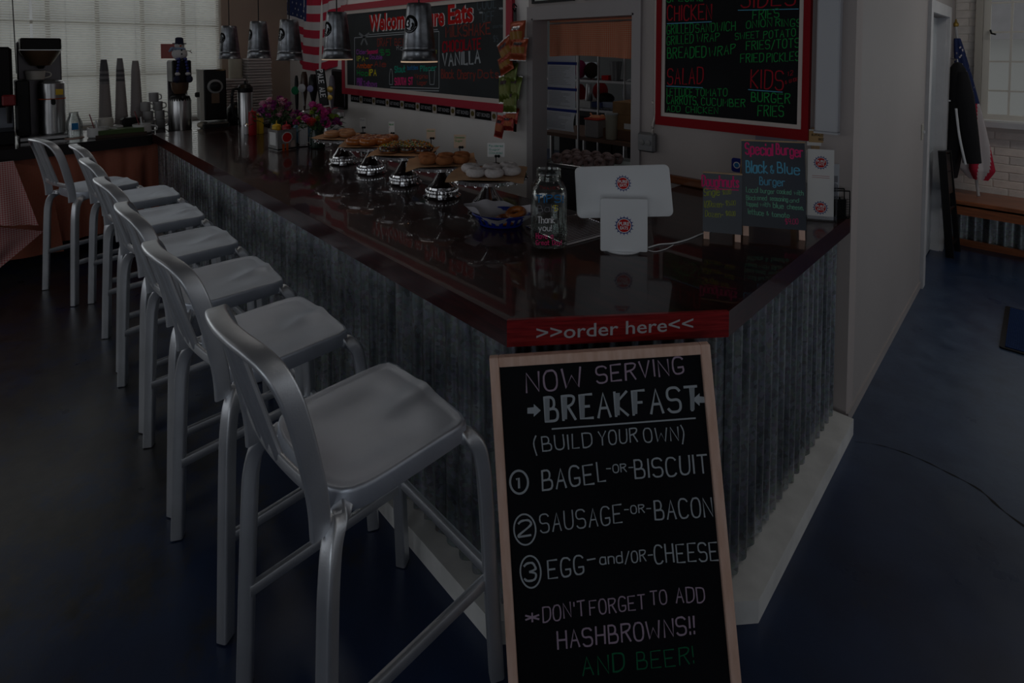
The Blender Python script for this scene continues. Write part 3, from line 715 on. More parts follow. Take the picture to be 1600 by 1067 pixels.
sts = [((-1.285, .725), 0.0, 'aluminium bar stool nearest the camera, beside the breakfast chalkboard, its whole seat in view'),
       ((-1.945, .720), 1.5, 'second aluminium bar stool from the camera, directly behind the nearest one'),
       ((-2.540, .735), -1.5, 'third aluminium bar stool from the camera along the bar'),
       ((-3.160, .745), 1.0, 'fourth aluminium bar stool, in the middle of the row of seven'),
       ((-3.800, .760), 0.0, 'fifth aluminium bar stool from the camera along the bar'),
       ((-4.440, .775), 2.0, 'sixth aluminium bar stool, tucked in at the far end of the bar'),
       ((-5.010, .610), 14.0, 'aluminium bar stool at the far left, turned askew in front of the checked cloth')]
for i, (p, a, lb) in enumerate(sts):
    o = stool if i == 0 else copy_tree(stool)
    place(o, (p[0], p[1], 0), math.radians(a)); o['label'] = lb; o['group'] = 'aluminium stools along the bar'
# ================================================================ BREAKFAST CHALKBOARD
rho = math.radians(3.75); Rv = Vector((S2, S2, 0)); Fv = Vector((-S2, S2, 0)); Zv = Vector((0, 0, 1))
o0 = at(798, 1128, 0); ex = Rv*math.cos(rho)+Zv*math.sin(rho); ey = (Zv*math.cos(rho)-Rv*math.sin(rho))+Fv*.13
TA = frame(o0, ex, ey); PA = Plane(TA)
AW = PA.uv(1158, 1067)[0]; u0 = PA.uv(763, 560); u1 = PA.uv(1120, 535); AH = (u0[1]+u1[1])/2
brd = thing('breakfast_chalkboard', 'tall pine-framed chalkboard headed NOW SERVING BREAKFAST leaning against the order corner', 'chalkboard', T=TA)
fw = .026
obj('board', MB().box((AW/2, AH/2, -.012), (AW-.02, AH-.02, .010)), SLATE, brd, 0)
for nm, c, s_ in (('frame_side', (fw/2, AH/2, -.006), (fw, AH, .024)), ('frame_side', (AW-fw/2, AH/2, -.006), (fw, AH, .024)), ('frame_top', (AW/2, AH-fw/2, -.006), (AW-2*fw, fw, .024)), ('frame_bottom', (AW/2, fw/2, -.006), (AW-2*fw, fw, .024))):
    obj(nm, MB().box(c, s_, r=.002), PINE, brd, 0)
zc = -.0065
def AT(*a, **k): k.setdefault('z', zc); return PA.text(brd, *a, **k)
AT('NOW', (823, 614), (909, 604), 30, 'violet', sw=.10, seed=2); AT('SERVING', (933, 598), (1068, 583), 25, 'violet', sw=.11, seed=3)
AT('BREAKFAST', (853, 658), (1091, 640), 37, 'chalk', sw=.11, seed=4, jit=0, label='large thick white chalk word')
# shaded second strokes of the block capitals
b2 = MB(); 
for k, (x, y0, y1) in enumerate([(853+238*5.9*i/51.2+dx, 658-18*5.9*i/51.2*238/238-0*i-37+1, 658-18*5.9*i/51.2*1-1) for i, dx in ((0, 2), (1, 2), (2, 2), (4, 2), (5, 2), (8, 9))]):
    PA.line(b2, (x, y1), (x+(3 if k in (3, 6) else -1), y0), 0, zc) if False else None
    a = PA.uv(x, y1, zc); b = PA.uv(x, y0, zc); w = .0065
    b2.add([(a[0]-w*.8, a[1], zc+.0008), (a[0]+w, a[1], zc+.0008), (b[0]+w, b[1], zc+.0008), (b[0]-w, b[1], zc+.0008)], [(0, 1, 2, 3)])
obj('lettering', b2, ink('soft_chalk', (.30, .33, .36)), brd, 0)
ul = MB(); PA.line(ul, (862, 670), (1087, 653), 2.5, zc); obj('underline', ul, INKS['chalk'], brd, 0)
for xs, d in ((824, 1), (1103, -1)):   # little block arrows
    yb_ = 641 if d > 0 else 624
    q = [(0, -4), (10, -5), (10, -10), (21, 0), (10, 10), (10, 5), (0, 5)]; ar = MB(); ar.add([(*PA.uv(xs+d*x, yb_+y, zc), zc+.0006) for x, y in q], [tuple(range(7)) if d < 0 else tuple(range(7))[::-1]]); obj('arrow_mark', ar, INKS['chalk'], brd, 0)
AT('(BUILD', (835, 706), (925, 697), 22, 'chalk', seed=5); AT('YOUR', (936, 696), (996, 690), 21, 'chalk', seed=6); AT('OWN)', (1007, 690), (1072, 688), 21, 'chalk', seed=7)
def circ(c, rx, ry, wpx):
    a = PA.uv(*c, zc); b = PA.uv(c[0]+rx, c[1], zc); e = PA.uv(c[0], c[1]-ry, zc); R1 = b[0]-a[0]; R2 = e[1]-a[1]; w = wpx*.0018; m = MB(); vs = []
    for i in range(33): t = 2*PI*i/32+.6; vs += [(a[0]+(R1-w/2)*math.cos(t), a[1]+(R2-w/2)*math.sin(t), zc+.0006), (a[0]+(R1+w/2)*math.cos(t), a[1]+(R2+w/2)*math.sin(t), zc+.0006)]
    m.add(vs, [(2*i, 2*i+1, 2*i+3, 2*i+2) for i in range(32)]); obj('circle_mark', m, INKS['chalk'], brd, 0)
circ((811, 753), 14, 18, 3.2); circ((820, 827), 17, 24, 2.4); circ((829, 893), 16, 25, 2.4)
AT('1', (808, 761), (814, 761), 15, 'chalk', sw=.25); AT('2', (811, 838), (829, 835), 24, 'chalk', sw=.14); AT('3', (820, 907), (837, 905), 27, 'chalk', sw=.13)
AT('BAGEL', (848, 765), (946, 752), 30, 'chalk', sw=.10, seed=8); AT('-OR-', (948, 738), (989, 736), 12, 'chalk', sw=.15, seed=9); AT('BISCUIT', (993, 747), (1106, 738), 28, 'chalk', sw=.10, seed=10)
AT('SAUSAGE', (845, 832), (972, 816), 28, 'chalk', sw=.08, seed=11); AT('-OR-', (976, 802), (1017, 800), 12, 'chalk', sw=.15, seed=12); AT('BACON', (1024, 811), (1114, 806), 29, 'chalk', sw=.09, seed=13)
AT('EGG', (857, 903), (912, 896), 28, 'chalk', sw=.10, seed=14); AT('-', (918, 884), (930, 882), 20, 'chalk', sw=.12); AT('and/OR-', (938, 882), (1020, 875), 17, 'chalk', sw=.12, seed=15); AT('CHEESE', (1024, 880), (1122, 874), 28, 'chalk', sw=.09, seed=16)
AT('*', (822, 977), (842, 976), 26, 'violet', sw=.11); AT("DON'T", (849, 972), (914, 960), 23, 'violet', sw=.10, seed=17); AT('FORGET', (922, 960), (1008, 951), 22, 'violet', sw=.10, seed=18); AT('TO', (1017, 945), (1042, 942), 21, 'violet', sw=.10, seed=19); AT('ADD', (1057, 942), (1101, 940), 23, 'violet', sw=.10, seed=20)
AT('HASHBROWNS!!', (872, 1013), (1085, 990), 27, 'violet', sw=.11, seed=21)
AT('AND', (911, 1056), (975, 1048), 28, 'dgreen', sw=.10, seed=22); AT('BEER!', (996, 1046), (1084, 1036), 26, 'dgreen', sw=.09, seed=23)
AT('', (0, 0), (1, 1), 1, 'dgreen') if False else None
# ================================================================ ON THE BAR
ZT = .9985
def P(u, v, z=ZT): return at(u, v, z)
# ---- cake stands with doughnuts
def dough_mat(n, c, rough=.7, b=.25, bs=120, noise=.2): return mat(n, c, rough, 0, noise, 40, b, bs)
DM = dict(powder=dough_mat('powdered_sugar_dough', (.62, .58, .58), .9, .5, 160, .12), cin=dough_mat('cinnamon_sugar_dough', (.36, .13, .045), .85, .5, 260, .2),
          glaze=mat('glazed_dough', (.38, .11, .02), .22, 0, .25, 18, .1, 40, coat=.5), plain=mat('tan_fried_dough', (.42, .19, .08), .4, 0, .2, 20, .15, 60, coat=.2),
          base=mat('fried_dough', (.34, .13, .04), .6, 0, .2, 20, .15, 60), choc=mat('chocolate_icing', (.05, .018, .010), .25, 0, 0, 5, .1, 60, coat=.4))
SPR = [mat('sprinkle_'+n, c, .5) for n, c in (('yellow', (.75, .45, .02)), ('orange', (.7, .16, .02)), ('green', (.1, .35, .05)), ('white', (.7, .7, .6)))]
def make_stand():
    r = thing('cake_stand', 'x', 'cake stand')
    obj('plate', MB().lathe([(.0, .176), (.140, .178), (.172, .181), (.183, .183), (.186, .180), (.186, .166), (.183, .165), (.181, .176), (.14, .172), (.0, .170)], 48), CHROME, r, 40)
    obj('stem', MB().lathe([(.012, .085), (.011, .12), (.010, .14), (.014, .150), (.022, .160), (.045, .171)], 24), CHROME, r)
    bell = [(.098, 0), (.100, .004), (.094, .008), (.088, .012), (.087, .024), (.082, .028), (.081, .040), (.075, .044), (.072, .054), (.066, .058), (.052, .078), (.037, .100), (.023, .122), (.012, .142), (.010, .15)]
    obj('foot', MB().lathe(bell, 40), CHROME, r, 30)
    # ribbed ring of beads round the bell
    bd = MB()
    for k in range(28): a = 2*PI*k/28; bd.ball((.081*math.cos(a), .081*math.sin(a), .030), .008, n=6, sc=(1, 1, 1.5))
    obj('beaded_band', bd, CHROME, r, kind='stuff')
    sl = MB()
    for k in range(24): a = 2*PI*k/24; sl.torus((0, 0, 0), .006, .0018, Matrix.Translation((.1865*math.cos(a), .1865*math.sin(a), .168)) @ Matrix.Rotation(a+PI/2, 4, 'Z') @ Matrix.Rotation(PI/2, 4, 'X'), 8, 5)
    obj('scalloped_edge', sl, CHROME, r, kind='stuff')
    return r
stand = make_stand()
SP = [('powdered sugar', (-1.865, 1.705)), ('cinnamon sugar', (-2.245, 1.720)), ('sprinkled', (-2.620, 1.735)), ('orange glazed', (-2.995, 1.735)), ('tan glazed', (-3.375, 1.745))]
nmz = ['nearest the tip jar, holding the white powdered doughnuts', 'second from the tip jar, holding the sugared brown doughnuts', 'third from the tip jar, under the sprinkled doughnuts', 'fourth from the tip jar, under the shiny glazed doughnuts', 'farthest from the tip jar, under the three tan doughnuts']
for i, (n, p) in enumerate(SP):
    o = stand if i == 0 else copy_tree(stand); place(o, (*p, ZT), .3*i); o['label'] = 'round silver cake stand '+nmz[i]; o['group'] = 'silver cake stands on the bar'
ZP = ZT+.1835
for i, (n, p) in enumerate(SP):
    rot = math.radians([40, 52, 38, 50, 35][i]); hw, hd = (.178, .148)
    def sh(u, v, i=i):
        x = (u-.5)*2*hw; y = (v-.5)*2*hd; r = math.hypot(x, y); z = 0.0008+.0012*math.sin(9*x+i)*math.sin(8*y)**2
        if r > .184: z -= (r-.184)*(.12+.35*math.sin(i+5*math.atan2(y, x)))
        return (x, y, max(z, -.05)+.0015)
    mb = MB().grid(sh, 20, 16); m2 = MB().grid(lambda u, v: (lambda q: (q[0], q[1], q[2]-.0006))(sh(u, v)), 20, 16)
    o = obj('baking_paper', mb.grow(m2), KRAFT, None, 60); place(o, (*p, ZP), rot)
    tag(o, 'sheet of brown baking paper under the %s' % ['white powdered doughnuts', 'sugared brown doughnuts', 'sprinkled doughnuts', 'shiny orange glazed doughnuts', 'three tan doughnuts at the far end'][i], 'paper', 'baking paper on the cake stands')
ZD = ZP+.0035
def donut(name, kind, x, y, z, R, r, label, group, rx=0, rz=0, zs=.95):
    if kind == 'sprinkled':
        t = thing(name, label, 'doughnut', (x, y, z+r*zs), rz, group)
        obj('dough', MB().torus((0, 0, 0), R, r, zs=zs, n=22, m=12), DM['base'], t, 180)
        ic = MB(); n, m = 26, 7; vs = []
        for i in range(n):
            a = 2*PI*i/n; wv = .25*math.sin(5*a)
            for j in range(m): b = -.35+wv*.5+(PI+.7)*j/(m-1); rr = R+(r+.0025)*math.cos(b); vs.append((rr*math.cos(a), rr*math.sin(a), (r+.0025)*zs*math.sin(b)))
        ic.add(vs, [(i*m+j, ((i+1) % n)*m+j, ((i+1) % n)*m+j+1, i*m+j+1) for i in range(n) for j in range(m-1)]); ico = obj('icing', ic, DM['choc'], t, 180)
        sp = MB(); rn = random.Random(int(x*9999+y*777))
        for k in range(150):
            a = rn.uniform(0, 2*PI); b = rn.uniform(.0, PI); rr = R+(r+.004)*math.cos(b); T = Matrix.Translation((rr*math.cos(a), rr*math.sin(a), (r+.004)*zs*math.sin(b))) @ Matrix.Rotation(rn.uniform(0, PI), 4, 'Z') @ Matrix.Rotation(rn.uniform(-.5, .5), 4, 'Y')
            sp.cm = rn.choice([0, 0, 1, 1, 2, 3]); sp.box((0, 0, 0), (.007, .0026, .0026), T)
        obj('sprinkles', sp, SPR, ico, 0, kind='stuff'); return t
    o = obj(name, MB().torus((0, 0, 0), R, r, zs=zs, n=26, m=12, wob=.03), DM[kind], None, 180)
    o.location = (x, y, z+r*zs); o.rotation_euler = (rx, 0, rz); return tag(o, label, 'doughnut', group)
rn = random.Random(5)
rows = [('powder', .0255, .0205, [(-.055, -.075), (.030, -.085), (.110, -.040), (-.085, .02), (.015, .015), (.095, .055)], 'white powdered doughnut, nearest stand', 'powdered doughnuts'),
        ('cin', .0265, .0205, [(-.06, -.075), (.025, -.09), (.105, -.055), (-.08, .015), (.02, .01), (.10, .04)], 'brown sugared doughnut, second stand', 'sugared doughnuts'),
        ('sprinkled', .034, .022, [(-.075, -.055), (-.045, .045), (.03, -.03), (.09, .03), (.03, .085), (.12, -.05)], 'chocolate iced doughnut with sprinkles', 'sprinkled doughnuts'),
        ('glaze', .036, .024, [(-.075, -.065), (.01, -.085), (.09, -.045), (-.055, .03), (.035, .02), (.11, .04)], 'shiny glazed doughnut, fourth stand', 'glazed doughnuts'),
        ('plain', .034, .022, [(-.055, -.05), (.045, -.045), (.01, .045)], 'tan glazed doughnut, farthest stand', 'tan doughnuts')]
c45, s45 = S2, S2
def spots(L):
    fr = sorted([p for p in L if p[1] < -.02], key=lambda p: p[0]); bk = sorted([p for p in L if p[1] >= -.02], key=lambda p: p[0]); out = {}
    for nm, q in (('front', fr), ('back', bk)):
        w = {1: ['alone'], 2: ['left', 'right'], 3: ['left', 'middle', 'right'], 4: ['far left', 'centre left', 'centre right', 'far right']}[len(q)]
        for p, x in zip(q, w): out[p] = x+' in the '+nm+' row'
    return out
for i, (k, R, r, L, lb0, gr) in enumerate(rows):
    sn = spots(L)
    for (a, b) in L:
        lb = lb0+', '+sn[(a, b)]
        x = SP[i][1][0]+a*c45-b*s45; y = SP[i][1][1]+a*s45+b*c45
        donut('doughnut', k, x, y, ZD, R, r, lb, gr, rz=rn.uniform(0, 6))
# ---- price cards in little clips, standing on the stands' far edges
def card_sign(u, v0, v1, wpx, yy, z, txts, label, col=PAPER, w2=None):
    a = atY(u, v1, yy); d = (a-C0).dot(Fv); w = wpx*d/FPX; h = (v1-v0)*d/FPX
    t = thing('price_card', label, 'sign', (a.x, a.y, z), math.radians(43), 'price cards behind the doughnuts')
    zb = a.z-z
    obj('clip', MB().tube([(0, 0, .0), (0, 0, zb)], .0025, 6).ball((0, -.004, zb+.004), .008, n=8).ball((.014, -.004, zb+.004), .008, n=8).lathe([(.02, 0), (.02, .004), (.003, .006)], 16), BLACK, t)
    obj('card', MB().box((0, 0, zb+h/2), (w, .0015, h)), col, t, 0)
    for k, (tx, ink_) in enumerate(txts):
        mb = stroke_text(tx, w*.8*min(1, len(tx)/9+.25), h*.14, h*.022, seed=k); T = Matrix.Translation((-w*.40, -.0009, zb+h*(.72-.25*k))) @ Matrix.Rotation(PI/2, 4, 'X')
        mb.v = [tuple(T @ Vector(q)) for q in mb.v]; obj('lettering', mb, INKS[ink_], t, 0)
PEACH = mat('peach_card', (.66, .50, .38), .8)
card_sign(775, 223, 245, 27, 1.865, ZP+.004, [('Powdered', 'teal'), ('Sugar', 'teal'), ('(Double)', 'teal')], 'white price card reading Powdered Sugar behind the nearest stand')
card_sign(718.5, 210, 231, 19, 1.885, ZP+.004, [('Cinnamon', 'green'), ('Sugar', 'green')], 'peach price card reading Cinnamon Sugar behind the second stand', PEACH)
card_sign(673.5, 201, 217, 14, 1.90, ZP+.004, [('Glazed', 'green')], 'small peach price card behind the sprinkled doughnuts', PEACH)
card_sign(612, 190, 209, 9, 1.905, ZP+.004, [('Glazed', 'green'), ('!', 'red')], 'narrow white price card behind the orange glazed doughnuts')
card_sign(567, 184, 200, 9, 1.90, ZP+.004, [('Plain', 'grey')], 'narrow grey price card behind the tan doughnuts farthest away', mat('grey_card', (.42, .42, .41), .8))
# glass candle tumblers along the back edge
for k, (u, v) in enumerate(((574, 207), (585, 208), (603, 206))):
    a = at(u, v, ZP+.02); b = atY(u, v, 1.99); t = tag(obj('glass_tumbler', MB().lathe([(.03, 0), (.036, .004), (.04, .16+.012*k), (.038, .16+.012*k), (.033, .01)], 20), glassmat('clear_glass', (.93, .95, .95), .10), None), ['leftmost', 'middle', 'rightmost'][k]+' of three clear tumblers behind the glazed doughnuts', 'glass', 'glass tumblers behind the doughnuts')
    t.location = (b.x, 1.965, ZT)
# ---- tip jar
jp = P(849, 386); 
jar = thing('tip_jar', 'square glass mason jar painted TIPS and Thank you, standing on the bar', 'jar', (jp.x, jp.y+.03, ZT), PI/4)
def sq(r, k, ex): 
    a = 2*PI*k/40; c, s = math.cos(a), math.sin(a); q = (abs(c)**ex+abs(s)**ex)**(-1/ex); return (r*q*c, r*q*s)
def loft(prof): 
    vs = []; fs = []
    for r, z, ex in prof:
        for k in range(40): x, y = sq(r, k, ex); vs.append((x, y, z))
    for i in range(len(prof)-1):
        for k in range(40): j = (k+1) % 40; fs.append((i*40+k, i*40+j, (i+1)*40+j, (i+1)*40+k))
    return vs, fs
GL = glassmat('jar_glass', (.90, .93, .92), .06)
pr = [(.001, .004, 2), (.050, .004, 4), (.064, .010, 4.5), (.070, .026, 5), (.070, .215, 5), (.066, .238, 4), (.056, .254, 3), (.048, .262, 2.2), (.047, .270, 2), (.050, .273, 2), (.047, .277, 2), (.050, .282, 2), (.047, .286, 2), (.048, .300, 2), (.050, .303, 2), (.046, .305, 2), (.044, .300, 2), (.044, .265, 2), (.060, .236, 4), (.065, .21, 5), (.065, .03, 5), (.045, .013, 4), (.001, .013, 2)]
vs, fs = loft(pr); obj('glass_body', MB().add(vs, fs), GL, jar, 60)
for tx, x0, x1, z, h, ik, sw in (('TIPS!', -.052, .050, .192, .026, 'blue', .17), ('Ball', -.045, .015, .155, .026, 'grey', .09), ('Thank', -.045, .018, .112, .024, 'white', .14), ('you!', -.042, .006, .082, .022, 'white', .14), ('Have a', -.052, .012, .052, .020, 'pink', .14), ('Great Day!', -.052, .045, .028, .017, 'pink', .14), ('$', .01, .03, .16, .02, 'yellow', .1)):
    mb = stroke_text(tx, x1-x0, h, sw*h, seed=len(tx)); T = Matrix.Translation((x0, -.0712, z)) @ Matrix.Rotation(PI/2, 4, 'X'); mb.v = [tuple(T @ Vector(q)) for q in mb.v]; obj('lettering', mb, INKS[ik], jar, 0)
mb = stroke_text('THANKS', .085, .012, .002, seed=9); mb.v = [(.0545*math.sin((x-.042)/.055), -.0545*math.cos((x-.042)/.055)-.004, .236+y) for x, y, z in mb.v]; obj('lettering', mb, INKS['logored'], jar, 0)
for k in range(7):
    a = k*2.3; tag(obj('coin', MB().lathe([(.011, 0), (.0115, .0008), (.011, .0016)], 16), mat('old_brass', (.35, .28, .12), .4, 1)), 'coin lying in the bottom of the tip jar', 'coin', 'coins in the tip jar').location = (jp.x+.03*math.cos(a)*(k % 3)/2, jp.y+.03+.03*math.sin(a)*(k % 3)/2, ZT+.0135+.0017*(k // 3))
# ---- blue plastic basket with paper and two rings
bp_ = Vector((-1.685, 1.615)); bs = thing('food_basket', 'blue slotted plastic basket lined with white paper, behind the tip jar', 'basket', (bp_.x, bp_.y, ZT), math.radians(40))
BLUEP = mat('blue_plastic', (.005, .02, .22), .4); 
def oval(r, k, n=40): a = 2*PI*k/n; return (.125*r*math.cos(a), .085*r*math.sin(a))
w_ = MB()
def strip(r0, z0, r1, z1, mb, k0=0, k1=40, n=40):
    vs = []; 
    for k in range(k0, k1+1): x, y = oval(r0, k % n, n); vs.append((x, y, z0)); x, y = oval(r1, k % n, n); vs.append((x, y, z1))
    mb.add(vs, [(2*i, 2*i+2, 2*i+3, 2*i+1) for i in range(k1-k0)])
strip(.74, .002, .80, .014, w_); strip(.93, .040, 1.0, .052, w_); strip(1.0, .052, .98, .053, w_)
for k in range(0, 40, 2): strip(.80, .014, .93, .040, w_, k, k+1)
bt = MB(); bt.add([(*oval(.74, k), .002) for k in range(40)], [tuple(range(40))]); w_.grow(bt)
obj('basket_wall', w_, BLUEP, bs, 30); obj('rim', MB().tube([(*oval(1.0, k), .052) for k in range(40)], .004, 6, closed=True), BLUEP, bs)
rn = random.Random(2); rw = [rn.uniform(.0, 1) for _ in range(25)]
def lin(u, v):
    a = 2*PI*u; k = .25+.95*v; pk = .028*max(0, math.sin(2*a+.9))**2+.035*max(0, math.cos(a-2.3))**3
    z = .006+.050*max(0, v-.35)/.65+v*v*pk+.004*math.sin(9*a)*v; kk = k*(1+.18*v*math.cos(4*a+.6)); return (.120*kk*math.cos(a), .080*kk*math.sin(a), z)
tag(place(obj('basket_liner', MB().grid(lin, 40, 8), mat('greaseproof_paper', (.50, .48, .52), .7), None, 50), (bp_.x, bp_.y, ZT), math.radians(40)), 'crumpled white paper lining the blue basket', 'paper')
for k, (a, b, r_) in enumerate(((.02, -.015, 0), (.065, .02, .5))):
    x = bp_.x+a*S2-b*S2; y = bp_.y+a*S2+b*S2; donut('onion_ring', 'glaze', x, y, ZT+.012+.018*k, .034, .016, ['orange-brown fried ring at the left in the blue basket', 'orange-brown fried ring at the right in the blue basket'][k], 'fried rings in the basket', rx=.3*k)['category'] = 'food'
# ---- clear ribbed tray beside the tablet: fanned thin rods
tr = thing('wire_rack', 'flat shiny ribbed wire rack lying between the tip jar and the tablet', 'rack', (-1.42, 1.79, ZT), math.radians(80))
rd = MB(); 
for k in range(19): y = -.13+.0144*k; rd.tube([(-.15, y, .006), (.15, y, .006)], .0024, 5)
obj('wires', rd, CHROME, tr, kind='stuff'); obj('rack_frame', MB().tube([(-.15, -.135, .004), (.15, -.135, .004), (.15, .135, .004), (-.15, .135, .004)], .003, 6, closed=True), CHROME, tr)
# ---- tablet till
tp = at(976, 398, ZT); yaw = math.radians(41)
tb = thing('tablet_till', 'white tablet till seen from behind with a round toothed emblem', 'till', (tp.x-.012, tp.y+.012, ZT), yaw)
obj('base_disc', MB().lathe([(.0, 0), (.075, 0), (.078, .004), (.075, .009), (.0, .010)], 32, c=(0, .055, 0)), WHITE, tb)
fp = MB(); fp.prism(rrect(.176, .198, .006, 4), -.005, .005, Matrix.Translation((0, .004, .107)) @ Matrix.Rotation(PI/2-math.radians(3), 4, 'X')); obj('stand_front', fp, WHITE, tb, 40)
sl_ = MB(); sl_.box((0, 0, 0), (.150, .10, .012), Matrix.Translation((0, .062, .17)) @ Matrix.Rotation(.5, 4, 'X'), r=.003); sl_.box((0, .04, .012), (.14, .07, .006)); obj('stand_arm', sl_, WHITE, tb, 30)
TT = Matrix.Translation((.008, .085, .215)) @ Matrix.Rotation(math.radians(-2.5), 4, 'Y') @ Matrix.Rotation(PI/2-math.radians(16), 4, 'X')
bk = MB(); nn = rrect(.372, .200, .022, 6); n = len(nn)
vs = []
for k, z in ((1.0, -.008), (1.0, .000), (.985, .005), (.80, .010)):
    for x, y in nn: vs.append((x*k if k == 1 else x*(1-(1-k)*.5), y*k, z))
fs = [(i*n+k, i*n+(k+1) % n, (i+1)*n+(k+1) % n, (i+1)*n+k) for i in range(3) for k in range(n)]+[tuple(range(n))[::-1], tuple(3*n+k for k in range(n))]
bk.add(vs, fs, TT); obj('tablet_back', bk, WHITE, tb, 25)
sc_ = MB(); sc_.prism(rrect(.362, .190, .018, 6), -.0105, -.0085, TT); obj('screen', sc_, mat('screen_glass', (.02, .02, .025), .08), tb, 30)
gear_logo(tb, 0.0, .030, .034, .0102, T=TT); gear_logo(tb, -.0, -.001, .038, .0055, T=Matrix.Translation((0, .004, .107)) @ Matrix.Rotation(PI/2-math.radians(3), 4, 'X'))
cb = [P(1013, 388), P(1030, 383), P(1052, 381), P(1075, 375), P(1100, 365), P(1125, 360)]
tag(obj('white_cable', MB().tube(smooth_path([(q.x, q.y, ZT+.003) for q in cb], 5), .0028, 7), WHITE), 'thin white cable running from the till to behind the small chalkboard', 'cable')
cb = [P(1013, 392), P(1024, 394), P(1040, 390), P(1052, 383.5)]
tag(obj('white_cable', MB().tube(smooth_path([(q.x, q.y, ZT+.0025) for q in cb], 5), .0015, 6), WHITE), 'very thin cable looping just below the thicker one beside the till', 'cable')
# ---- small folding chalkboards
def easel(name, label, pl, pr_, hpx, dep, leg):
    a = P(*pl); b = P(*pr_); exv = (b-a); exv.z = 0; Wd = exv.length; exv.normalize(); back = Vector((-exv.y, exv.x, 0)); d = (a-C0).dot(Fv); Hh = hpx*d/FPX
    lean = math.radians(9); eyv = Zv*math.cos(lean)+back*math.sin(lean); T = frame(a, exv, eyv)
    t = thing(name, label, 'chalkboard', T=T); PL = Plane(T); fw = .012
    for x in (.012, Wd-.012): obj('leg', MB().box((x, Hh/2, -.007), (.022, Hh, .009)), PINE, t, 0)
    obj('board', MB().box((Wd/2, (Hh+leg)/2, -.001), (Wd+.006, Hh-leg, .004)), SLATE2, t, 0)
    obj('top_edge', MB().box((Wd/2, Hh+.003, -.004), (Wd+.008, .006, .014)), OAK, t, 0)
    # rear leaf, hinged at the top
    q = MB(); L = Hh; TB = Matrix.Translation((0, Hh, -.014)) @ Matrix.Rotation(2.1*lean, 4, 'X')
    for x in (.012, Wd-.012): q.box((x, -L/2, -.002), (.022, L-.005, .009), TB)
    q.box((Wd/2, -L*.42, -.004), (Wd, L*.78, .004), TB); obj('rear_leaf', q, OAK, t, 0)
    return t, PL
t, PL = easel('small_chalkboard', 'small folding chalkboard reading Doughnuts with prices, standing on the bar', (1099, 373), (1158, 379), 103, 0, .030)
z = .0012
for tx, p0, p1, h, ik in (('Doughnuts', (1097, 290), (1154, 293), 16, 'pink'), ('Single', (1100, 306), (1124, 305), 11, 'lime'), ('$1.00', (1129, 304), (1142, 303), 7, 'lime'), ('1/2', (1100, 323), (1107, 324), 10, 'lime'), ('Dozen-', (1108, 323), (1131, 324), 9, 'lime'), ('$5.00', (1134, 321), (1149, 320), 7, 'lime'), ('Dozen-', (1102, 338), (1130, 340), 9, 'lime'), ('$10.00', (1134, 337), (1149, 337), 7, 'lime')): PL.text(t, tx, p0, p1, h, ik, z=z, sw=.14 if ik == 'pink' else .10, seed=len(tx))
ul = MB(); PL.line(ul, (1102, 294), (1154, 297), 1.6, z); obj('underline', ul, INKS['pink'], t, 0)
t, PL = easel('tall_chalkboard', 'taller folding chalkboard reading Special Burger in pink at the right end of the bar', (1161, 368), (1259, 376), 149, 0, .040)
for tx, p0, p1, h, ik, sw in (('Special', (1165, 240), (1207, 243), 17, 'pink', .14), ('Burger', (1213, 240), (1254, 246), 16, 'pink', .14), ('Black', (1166, 269), (1199, 270), 18, 'cyan', .12), ('&', (1204, 270), (1209, 270), 12, 'cyan', .12), ('Blue', (1215, 270), (1249, 273), 16, 'cyan', .12), ('Burger', (1187, 288), (1226, 291), 12, 'cyan', .12),
        ('Local', (1166, 300), (1184, 301), 8, 'mint', .13), ('burger', (1188, 301), (1210, 303), 7, 'mint', .13), ('cooked', (1214, 302), (1236, 304), 7, 'mint', .13), ('with', (1241, 304), (1255, 305), 7, 'mint', .13),
        ('Blackened', (1166, 312), (1198, 313), 7, 'mint', .13), ('seasoning', (1203, 313), (1231, 315), 7, 'mint', .13), ('and', (1234, 316), (1248, 316), 6, 'mint', .13),
        ('topped', (1166, 321), (1184, 323), 7, 'mint', .13), ('with', (1188, 322), (1203, 323), 7, 'mint', .13), ('blue', (1208, 324), (1224, 326), 8, 'mint', .13), ('cheese,', (1230, 326), (1255, 328), 7, 'mint', .13),
        ('lettuce', (1169, 334), (1193, 337), 8, 'mint', .13), ('&', (1198, 336), (1201, 336), 6, 'mint', .13), ('tomato', (1206, 338), (1233, 340), 7, 'mint', .13), ('$9.00', (1227, 350), (1247, 350), 8, 'pink', .09)): PL.text(t, tx, p0, p1, h, ik, z=z, sw=sw, seed=len(tx)+ord(tx[0]))
